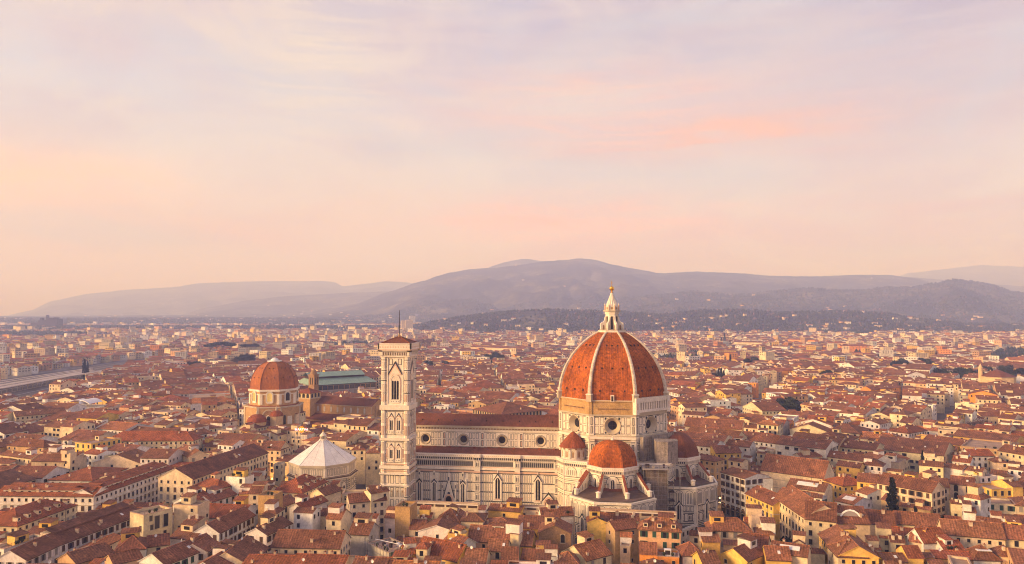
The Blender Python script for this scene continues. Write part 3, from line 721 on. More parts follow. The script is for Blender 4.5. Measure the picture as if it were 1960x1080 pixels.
for k in range(11):
    an = -210 + 30 * k; f = Fr((-19.3 + 5.72 * math.cos(R_(an)), -23.6 + 5.72 * math.sin(R_(an))), an + 90)
    arch_ring(ex, f, 0, 1.5, 29.3, 31.7, .28, .25, 'marble_white'); arch(ex, f, 0, 1.5, 29.3, 31.7, .05, 'stone_trim'); arch(ex, f, .25, .9, 29.3, 31.4, .09, 'brown_stone')
    f = Fr((-19.3 + 5.72 * math.cos(R_(an + 15)), -23.6 + 5.72 * math.sin(R_(an + 15))), an + 105); wb(ex, f, -.42, .42, 28.8, 33.6, -.1, .35, 'marble_white'); wb(ex, f, -.5, .5, 33.0, 33.5, .3, .5, 'brown_stone')
exo = ex.build('exedra', cath)
ec = MB(); ec.ring(-19.3, -23.6, [(7.0, 33.9), (5.4, 35.9), (3.6, 38.0), (1.8, 39.9), (.5, 41.0), (0, 41.2)], 24, 'chapel_tiles'); ec.build('conical_roof', exo)

# ---- scaffolding round the south-east corner (a thing of its own)
sc = thing('scaffolding', 'tall netted scaffolding against the cathedral between its two round side domes', 'scaffolding')
m = MB()
fS = octf(0, 0, AD + 1.0, 1); h = AD * TT
m.prism([fS.P(-h * .85, 0, 2.4)[:2], fS.P(h + 1.2, 0, 2.4)[:2], fS.P(h + 1.2, 0, .3)[:2], fS.P(-h * .85, 0, .3)[:2]], 28, 39.6, 'netting_pale')
m.prism([(20.5, -33.5), (26, -33.5), (31, -29), (31, -24), (20, -24)], 28, 38.6, 'netting_pale')
m.prism([(15.5, -43.5), (25, -41), (25, -34), (14, -34)], 6, 27.6, 'netting'); m.build('net', sc)
m = MB()
for x in (14.2, 17.5, 21, 25.2, 28.0, 31):
    y = -44.2 if x < 26 else -40
    top = 28.8 if x < 26 else 24
    m.rod((x, y, 0), (x, y, top), .09, 'steel', 5); m.rod((x, y + 3, 0), (x, y + 3, top), .09, 'steel', 5)
for z in range(2, 29, 2): m.rod((14.2, -44.2, z), (25.2, -44.2, z), .07, 'steel', 4); m.rod((25.2, -44.2, z), (28.0, -40, z), .07, 'steel', 4)
for z in range(30, 41, 2): 
    p, q = fS.P(-h * .85, z, 2.7), fS.P(h + 1.4, z, 2.7); m.rod(p, q, .07, 'steel', 4)
for k in range(8):
    u = -h * .85 + k * (1.85 * h + 1.4) / 7; m.rod(fS.P(u, 27, 2.7), fS.P(u, 40.6, 2.7), .09, 'steel', 5)
m.box(13.6, 25.6, -45, -33.5, 27.6, 27.9, 'concrete')
for k in range(12): m.rod((13.8 + k, -44.8, 27.9), (13.8 + k, -44.8, 29.2), .05, 'steel', 4)
m.rod((13.7, -44.8, 29.2), (25.5, -44.8, 29.2), .06, 'steel', 4)
m.box(15, 17, -42, -40, 27.9, 29.3, 'iron'); m.box(18, 19.4, -43, -41, 27.9, 28.9, 'concrete'); m.box(23, 24, -42, -41, 27.9, 29.6, 'iron')
for z in (5, 9, 13, 17, 21): m.box(25.3, 28.2, -43, -38, z, z + .25, 'iron')
m.build('frame', sc)

# ================================================================ BELL TOWER
bt = thing('bell_tower', 'tall square marble bell tower with arched windows and a red pyramid roof', 'tower', (-106.3, -29.9, 0))
W2 = 6.5
def side(k, d=0):
    n = R_(-90 + 90 * k); return Fr(((W2 + d) * math.cos(n), (W2 + d) * math.sin(n)), 90 * k)
m = MB(); m.box(-W2, W2, -W2, W2, 0, 79, 'marble_white')
for sx in (-1, 1):
    for sy in (-1, 1):
        c = (sx * (W2 - .7), sy * (W2 - .7)); m.prism(octp(c[0], c[1], 1.4), 0, 79, 'marble_white')
        for k in range(8):
            f = octf(c[0], c[1], 1.4, k)
            for z0, z1, mm in ((3, 8.4, 'marble_pink'), (10.2, 14, 'marble_pink'), (16, 20, 'marble_panel'), (26.5, 30.5, 'marble_pink'), (32, 36, 'marble_panel'), (39.5, 44, 'marble_pink'), (45.5, 50, 'marble_panel'), (56, 59.5, 'marble_pink'), (60.5, 64.5, 'marble_panel'), (67, 70.5, 'marble_panel'), (72.3, 75.5, 'marble_panel')): panel(m, f, -.34, .34, z0, z1, .12, mm)
            for z in (66.2, 71.2, 60.0, 76.3, 2.2, 9.4, 14.9, 20.6): wb(m, f, -.68, .68, z, z + .3, 0, .14, 'marble_green')
for k in range(4):
    f = side(k)
    for z, t, d in ((1.2, .5, 2.1), (14.7, .6, 1.7), (20.4, .7, 1.9), (23.2, 1.6, 1.7), (36.9, 1.2, 1.6), (51.9, 2.3, 1.8)):
        wb(m, f, -W2 - .9, W2 + .9, z, z + t, -.3, d - .6, 'marble_white'); wb(m, f, -W2 - .6, W2 + .6, z - .25, z, -.3, d - 1.0, 'marble_green')
    for z in (22.0, 25.3): wb(m, f, -W2, W2, z, z + .25, 0, .95, 'marble_pink')
    for u in (-3.9, -1.35, 1.35, 3.9):      # lower rows of niches and reliefs
        panel(m, f, u - .95, u + .95, 15.9, 20.0, .22); wq(m, f, u - .45, u + .45, 16.4, 19.5, .12, 'marble_panel')
        panel(m, f, u - .9, u + .9, 9.4, 14.0, .2); arch(m, f, u, 1.0, 9.9, 12.6, .14, 'stone_trim'); arch(m, f, u, .6, 9.9, 12.0, .17, 'brown_stone'); arch(m, f, u, .3, 9.9, 11.6, .25, 'marble_white')
        panel(m, f, u - .8, u + .8, 2.6, 8.2, .2)
    for z0, z1 in ((26.0, 36.2), (39.6, 51.1)):
        wq(m, f, -4.9, 4.9, z0, z1, .05, 'marble_green'); wq(m, f, -4.7, 4.7, z0 + .2, z1 - .2, .09, 'marble_white')
        wb(m, f, -.09, .09, z0, z1, .05, .2, 'marble_green')
        for sx in (-1, 1):
            panel(m, f, sx * 4.15 - .35, sx * 4.15 + .35, z0 + 2.6, z1 - 3.4, .1, 'marble_pink', d=.13); panel(m, f, sx * 4.15 - .4, sx * 4.15 + .4, z1 - 2.8, z1 - .6, .14, d=.13); panel(m, f, sx * 4.15 - .4, sx * 4.15 + .4, z0 + .5, z0 + 2.1, .14, d=.13)
            u = sx * 1.85
            for s2 in (-1, 1): m.poly([f.P(u + s2 * 1.75, z1 - 3.4, .2), f.P(u + s2 * 1.35, z1 - 3.4, .2), f.P(u, z1 - 1.3, .2), f.P(u, z1 - .6, .2)][::s2], 'marble_green')
    # top storey gable
    for s2 in (-1, 1):
        m.poly([f.P(s2 * 4.0, 69.2, .3), f.P(s2 * 3.3, 69.2, .3), f.P(0, 74.8, .3), f.P(0, 76.0, .3)][::s2], 'marble_green')
        m.poly([f.P(s2 * 3.3, 69.2, .26), f.P(0, 69.2, .26), f.P(0, 74.8, .26)][::s2], 'marble_pink')
        m.poly([f.P(s2 * 2.7, 69.2, .29), f.P(0, 69.2, .29), f.P(0, 73.7, .29)][::s2], 'marble_panel')
        panel(m, f, s2 * 2.3 - .9, s2 * 2.3 + .9, 74.0, 77.0, .25); panel(m, f, s2 * 4.45 - .55, s2 * 4.45 + .55, 56.4, 60, .15, 'marble_panel'); panel(m, f, s2 * 4.45 - .55, s2 * 4.45 + .55, 61, 66, .15, 'marble_pink'); panel(m, f, s2 * 4.7 - .5, s2 * 4.7 + .5, 73, 76.2, .15, 'marble_pink')
        wb(m, f, s2 * 4.0 - .25, s2 * 4.0 + .25, 55, 77.5, 0, .35, 'marble_white')
m.build('shaft', bt)
def tw(f, uc, v0, vs, lights, w, nm='window'):
    g = MB(); tot = lights * w
    arch_ring(g, f, uc, tot + .5, v0 - .3, vs + .2, .45, .3, 'marble_white', True); arch_ring(g, f, uc, tot + 1.5, v0 - .3, vs + .2, .2, .22, 'marble_pink', True)
    arch(g, f, uc, tot + .5, v0 - 1.6, vs + .2, .15, 'marble_panel', True)
    for j in range(lights):
        u = uc - tot / 2 + (j + .5) * w; arch(g, f, u, w - .24, v0, vs, .19, 'glass_dark', True)
        wb(g, f, u - w / 2 - .08, u - w / 2 + .08, v0, vs + .3, .15, .3, 'marble_white')
    wb(g, f, uc - tot / 2 - .4, uc + tot / 2 + .4, v0 - 1.7, v0 - .2, .1, .35, 'marble_white')
    for j in range(lights + 1): u = uc - tot / 2 + j * w; wq(g, f, u - .12, u + .12, v0 - 1.2, v0 - .7, .38, 'marble_green')
    return g.build(nm, bt)
for k in range(4):
    f = side(k)
    for u in (-1.85, 1.85): tw(f, u, 28.2, 32.0, 2, .78); tw(f, u, 42.0, 46.4, 2, .78)
    tw(f, 0, 57.0, 65.6, 3, 1.25)
g = MB()
for k in range(4):
    f = side(k); corb = 1.0
    wb(g, f, -W2 - .9, W2 + .9, 78.0, 78.7, -.3, 1.0, 'marble_white')
    for j in range(17):
        u = -W2 - .6 + j * (2 * W2 + 1.2) / 16; wb(g, f, u - .13, u + .13, 78.7, 80.7, 0, 1.3, 'marble_white')
        if j < 16: arch(g, f, u + .42, .5, 78.8, 79.9, .95, 'brown_stone')
    wb(g, f, -W2 - 1.9, W2 + 1.9, 80.7, 81.2, -.3, 1.9, 'stone_trim'); wb(g, f, -W2 - 1.9, W2 + 1.9, 81.2, 84.2, 1.3, 1.9, 'marble_white')
    wb(g, f, -W2 - 1.5, W2 + 1.5, 78.7, 80.7, -.3, .9, 'marble_white')
    wb(g, f, -W2 - 2.1, W2 + 2.1, 84.2, 84.7, 1.2, 2.1, 'marble_white')
    for j in range(12): u = -W2 - .8 + j * (2 * W2 + 1.6) / 11; wq(g, f, u - .25, u + .25, 82.5, 83.2, 1.94, 'marble_pink')
    wb(g, f, -W2 - 1.9, W2 + 1.9, 81.3, 81.7, 1.9, 1.95, 'marble_pink')
g.box(-W2 - 1, W2 + 1, -W2 - 1, W2 + 1, 80.9, 81.3, 'stone_trim'); g.build('parapet', bt)
g = MB(); q = 7.9
for k in range(4):
    f = side(k, q - W2); g.poly([f.P(-q, 84.5, 0), f.P(q, 84.5, 0), (0, 0, 88.0)], 'dark_tiles'); wb(g, f, -q, q, 81.3, 84.5, -.4, -.1, 'brown_stone')
for sx in (-1, 1):
    for sy in (-1, 1): g.rod((sx * q, sy * q, 84.55), (0, 0, 88.1), .16, 'chapel_tiles', 5)
rf = g.build('roof', bt)
g = MB(); g.ring(0, 0, [(.9, 87.4), (.7, 88.3), (.35, 88.9), (.16, 89.4)], 8, 'brown_stone'); g.rod((0, 0, 88), (0, 0, 101), .28, 'iron', 6, .14); g.build('pole', rf)

# ================================================================ BAPTISTERY
bx, by, aB, phB = -156.8, -1.9, 16.2, 3.0
bp = thing('baptistery', 'octagonal marble baptistery with a white pyramid roof and small lantern', 'baptistery', (bx, by, 0))
m = MB(); EB = 19.6
m.prism(octp(0, 0, aB, phB), 0, EB, 'marble_white')
for k in range(8):
    f = octf(0, 0, aB, k, phB); h = aB * TT
    wb(m, f, -h - .3, h + .3, EB - 1.3, EB, -.2, .6, 'stone_trim')
    for j in (-1, 0, 1):
        u = j * 3.9; panel(m, f, u - 1.75, u + 1.75, 14.0, 17.8, .14)
        for q in (-1, 0, 1): panel(m, f, u + q * 1.02 - .4, u + q * 1.02 + .4, 14.4, 17.4, .12, d=.1)
    wb(m, f, -h - .3, h + .3, 12.6, 13.2, -.2, .7, 'stone_trim'); 
    mz = [f.P(-h - .4, 12.6, 1.5), f.P(h + .4, 12.6, 1.5), f.P(h, 13.4, .1), f.P(-h, 13.4, .1)]; m.poly(mz, 'shutter_brown')
    wb(m, f, -h - .4, h + .4, 11.9, 12.55, -.2, 1.4, 'marble_white'); wb(m, f, -h, h, 11.5, 11.8, 0, .3, 'marble_green')
    for j in (-1, 0, 1):
        u = j * 4.2; arch(m, f, u, 3.7, 5.6, 8.9, .1, 'marble_green'); arch(m, f, u, 3.3, 5.6, 8.9, .14, 'marble_panel'); arch(m, f, u, 2.7, 5.6, 8.7, .17, 'marble_green'); arch(m, f, u, 2.3, 5.6, 8.6, .2, 'marble_white')
        arch(m, f, u, .8, 6.4, 7.6, .24, 'glass_dark')
        for z in (1, 2, 4.6): wb(m, f, u - 1.8, u + 1.8, z, z + .2, 0, .1, 'marble_green')
    for sx in (-1, 1):
        wb(m, f, sx * h - (1.1 if sx > 0 else 0), sx * h + (1.1 if sx < 0 else 0), 0, 11.5, -.1, .5, 'marble_white')
        for j in range(10): wb(m, f, min(sx * h, sx * (h - 1.1)), max(sx * h, sx * (h - 1.1)), .8 + j * 1.05, 1.3 + j * 1.05, .5, .53, 'marble_green')
m.build('wall', bp)
m = MB(); P = octp(0, 0, aB + .5, phB); P2 = octp(0, 0, 1.8, phB)
for k in range(8):
    a, b = P[k], P[(k + 1) % 8]; c, d = P2[(k + 1) % 8], P2[k]
    m.poly([(a[0], a[1], EB), (b[0], b[1], EB), (c[0], c[1], 30.4), (d[0], d[1], 30.4)], 'lead'); m.poly([(a[0], a[1], EB - .3), (b[0], b[1], EB - .3), (b[0], b[1], EB), (a[0], a[1], EB)], 'lead')
    m.rod((a[0], a[1], EB + .02), (d[0], d[1], 30.45), .11, 'lead_seam', 4)
    m.rod(((a[0] + b[0]) / 2, (a[1] + b[1]) / 2, EB - .02), ((c[0] + d[0]) / 2, (c[1] + d[1]) / 2, 30.4), .05, 'lead_seam', 4)
r_ = m.build('roof', bp)
m = MB(); m.prism(octp(0, 0, 1.9, phB), 30.2, 30.9, 'marble_white')
m.ring(0, 0, [(.9, 30.9), (.9, 32.6)], 8, 'glass_dark')
for k in range(8): c, s = math.cos(R_(45 * k)), math.sin(R_(45 * k)); m.rod((c * 1.35, s * 1.35, 30.9), (c * 1.35, s * 1.35, 32.7), .2, 'marble_white', 6)
m.ring(0, 0, [(1.8, 32.6), (1.8, 33.0), (1.1, 33.7), (.4, 34.5), (.15, 35.0)], 12, 'marble_white'); m.ring(0, 0, [(.05, 34.9), (.42, 35.2), (.42, 35.6), (.05, 36)], 8, 'gold'); m.build('lantern', r_)

# ================================================================ helpers for the town
FWD = Vector((FX * math.cos(PIT), FY * math.cos(PIT), math.sin(PIT))); RGT = Vector((RX, RY, 0)); UPV = RGT.cross(FWD)
def at(px, py, h):         # ground point of a spot surveyed in the photograph whose real height is h
    d = FWD * F + RGT * (px - 980) - UPV * (py - 540); t = (h - CAMH) / d.z
    return CX + d.x * t, CY + d.y * t
WALL = {'W': (.80, .75, .70), 'C': (.74, .60, .40), 'Y': (.78, .50, .13), 'O': (.72, .30, .07), 'P': (.70, .43, .24), 'S': (.27, .165, .085), 'T': (.50, .44, .40), 'B': (.50, .34, .18)}
WNAME = {'W': 'white', 'C': 'cream', 'Y': 'yellow', 'O': 'orange', 'P': 'peach', 'S': 'brown stone', 'T': 'grey', 'B': 'buff'}
ROOF = {'b': (.212, .087, .046), 'r': (.27, .085, .036), 'o': (.37, .14, .055)}
RNAME = {'b': 'brown', 'r': 'red', 'o': 'orange'}
def jit(c, r, a=.12):
    k = 1 + r.uniform(-a, a); return tuple(max(.01, min(.95, v * k * (1 + r.uniform(-.04, .04)))) for v in c)
# a house is a dict: x y w d rot(deg) h roof rise wall rc win extra
def house_geo(H, mw, mr, T, near, r):
    """walls into mw, roof into mr; T maps local (x right, y back, z) to output coordinates"""
    w, d, h, rise, rf = H['w'] / 2, H['d'] / 2, H['h'], H['rise'], H['roof']
    wc, rc = H['wc'], H['rcol']
    q = lambda mb, pts, m, c: mb.poly([T(*p) for p in pts], m, c)
    for (a, b) in (((-w, -d), (w, -d)), ((w, -d), (w, d)), ((w, d), (-w, d)), ((-w, d), (-w, -d))):
        q(mw, [(a[0], a[1], 0), (b[0], b[1], 0), (b[0], b[1], h), (a[0], a[1], h)], 'plaster', wc)
    o = .55 if near else .5
    if rf == 'f':
        p = h - .7
        q(mw, [(-w + .3, -d + .3, p), (w - .3, -d + .3, p), (w - .3, d - .3, p), (-w + .3, d - .3, p)], 'plaster', tuple(v * .62 for v in jit((.62, .42, .30), r)))
        for (a, b, c, e) in ((-w, -w + .3, -d, d), (w - .3, w, -d, d), (-w + .3, w - .3, -d, -d + .3), (-w + .3, w - .3, d - .3, d)):
            q(mw, [(a, c, h), (b, c, h), (b, e, h), (a, e, h)], 'plaster', wc)
        for (a, b) in (((w - .3, -d + .3), (-w + .3, -d + .3)), ((w - .3, d - .3), (w - .3, -d + .3)), ((-w + .3, d - .3), (w - .3, d - .3)), ((-w + .3, -d + .3), (-w + .3, d - .3))):
            q(mw, [(a[0], a[1], p), (b[0], b[1], p), (b[0], b[1], h), (a[0], a[1], h)], 'plaster', wc)
        if near: # terracotta coping so that the terrace has a roof part
            for (a, b, c, e) in ((-w - .12, w + .12, -d - .12, -d + .42), (-w - .12, w + .12, d - .42, d + .12), (-w - .12, -w + .42, -d + .42, d - .42), (w - .42, w + .12, -d + .42, d - .42)):
                P = [T(*p) for p in ((a, c, h + .004), (b, c, h + .004), (b, e, h + .004), (a, e, h + .004), (a, c, h + .16), (b, c, h + .16), (b, e, h + .16), (a, e, h + .16))]
                mr.hexa(P, 'plaster', jit((.50, .34, .24), r), True)
        return
    sw = rf == 'G'
    W, D = (d, w) if sw else (w, d)
    tr = (lambda x, y, z: (y, x, z)) if sw else (lambda x, y, z: (x, y, z))
    def Q(pts, m, c):
        pts = [tr(*p) for p in pts]; 
        if sw: pts = pts[::-1]
        q(mr, pts, m, c)
    k = rise / D; e = h - o * k
    if rf in 'gGv':
        ex = .3
        if rf == 'v': ex = .2
        for s in (-1, 1):
            P = [(-W - ex, s * (D + o), e + .12), (W + ex, s * (D + o), e + .12), (W + ex, 0, h + rise + .12), (-W - ex, 0, h + rise + .12)]
            Q(P if s < 0 else P[::-1], 'tiles', rc)
            if near:
                B = [(p[0], p[1], p[2] - .26) for p in P]
                for i, j in ((0, 1), (1, 2), (3, 0)):
                    Q([B[i], B[j], P[j], P[i]] if s < 0 else [P[i], P[j], B[j], B[i]], 'shutter_brown' if i == 0 else 'plaster', tuple(v * .9 for v in wc))
                Q(B[::-1] if s < 0 else B, 'shutter_brown', rc)
            pts = [(s * W, -s * D, h), (s * W, s * D, h), (s * W, 0, h + rise)]
            pts = [tr(*p) for p in pts]; pts = pts[::-1] if sw else pts
            q(mw, pts, 'plaster', wc)
    else:
        L_, D_ = W + o, D + o; rl = max(0, W - D); hh = h + rise + .12
        if W < D: L_, D_, rl = W + o, D + o, 0
        A = [(-L_, -D_, e), (L_, -D_, e), (L_, D_, e), (-L_, D_, e)]; R1, R2 = (-rl, 0, hh), (rl, 0, hh)
        if rl > 0:
            Q([A[0], A[1], R2, R1], 'tiles', rc); Q([A[2], A[3], R1, R2], 'tiles', rc); Q([A[1], A[2], R2], 'tiles', rc); Q([A[3], A[0], R1], 'tiles', rc)
        else:
            for i in range(4): Q([A[i], A[(i + 1) % 4], R1], 'tiles', rc)
        if near:
            for i in range(4):
                a, b = A[i], A[(i + 1) % 4]; Q([(a[0], a[1], a[2] - .26), (b[0], b[1], b[2] - .26), b, a], 'shutter_brown', wc)
            Q([(p[0], p[1], p[2] - .26) for p in A[::-1]], 'shutter_brown', wc)
            for (a, b) in ((A[0], R1), (A[1], R2), (A[2], R2), (A[3], R1)) + (((R1, R2),) if rl > 0 else ()):
                p1, p2 = T(*tr(*a)), T(*tr(*b)); mr.rod(p1, p2, .16, 'tiles', 4); 
                for _ in range(6): mr.c[-1 - _] = tuple(min(.9, v * 1.5) for v in rc)
    if near and rf in 'gGv':
        p1, p2 = T(*tr(-W - .3, 0, h + rise + .16)), T(*tr(W + .3, 0, h + rise + .16)); mr.rod(p1, p2, .17, 'tiles', 4)
        for _ in range(6): mr.c[-1 - _] = tuple(min(.9, v * 1.5) for v in rc)

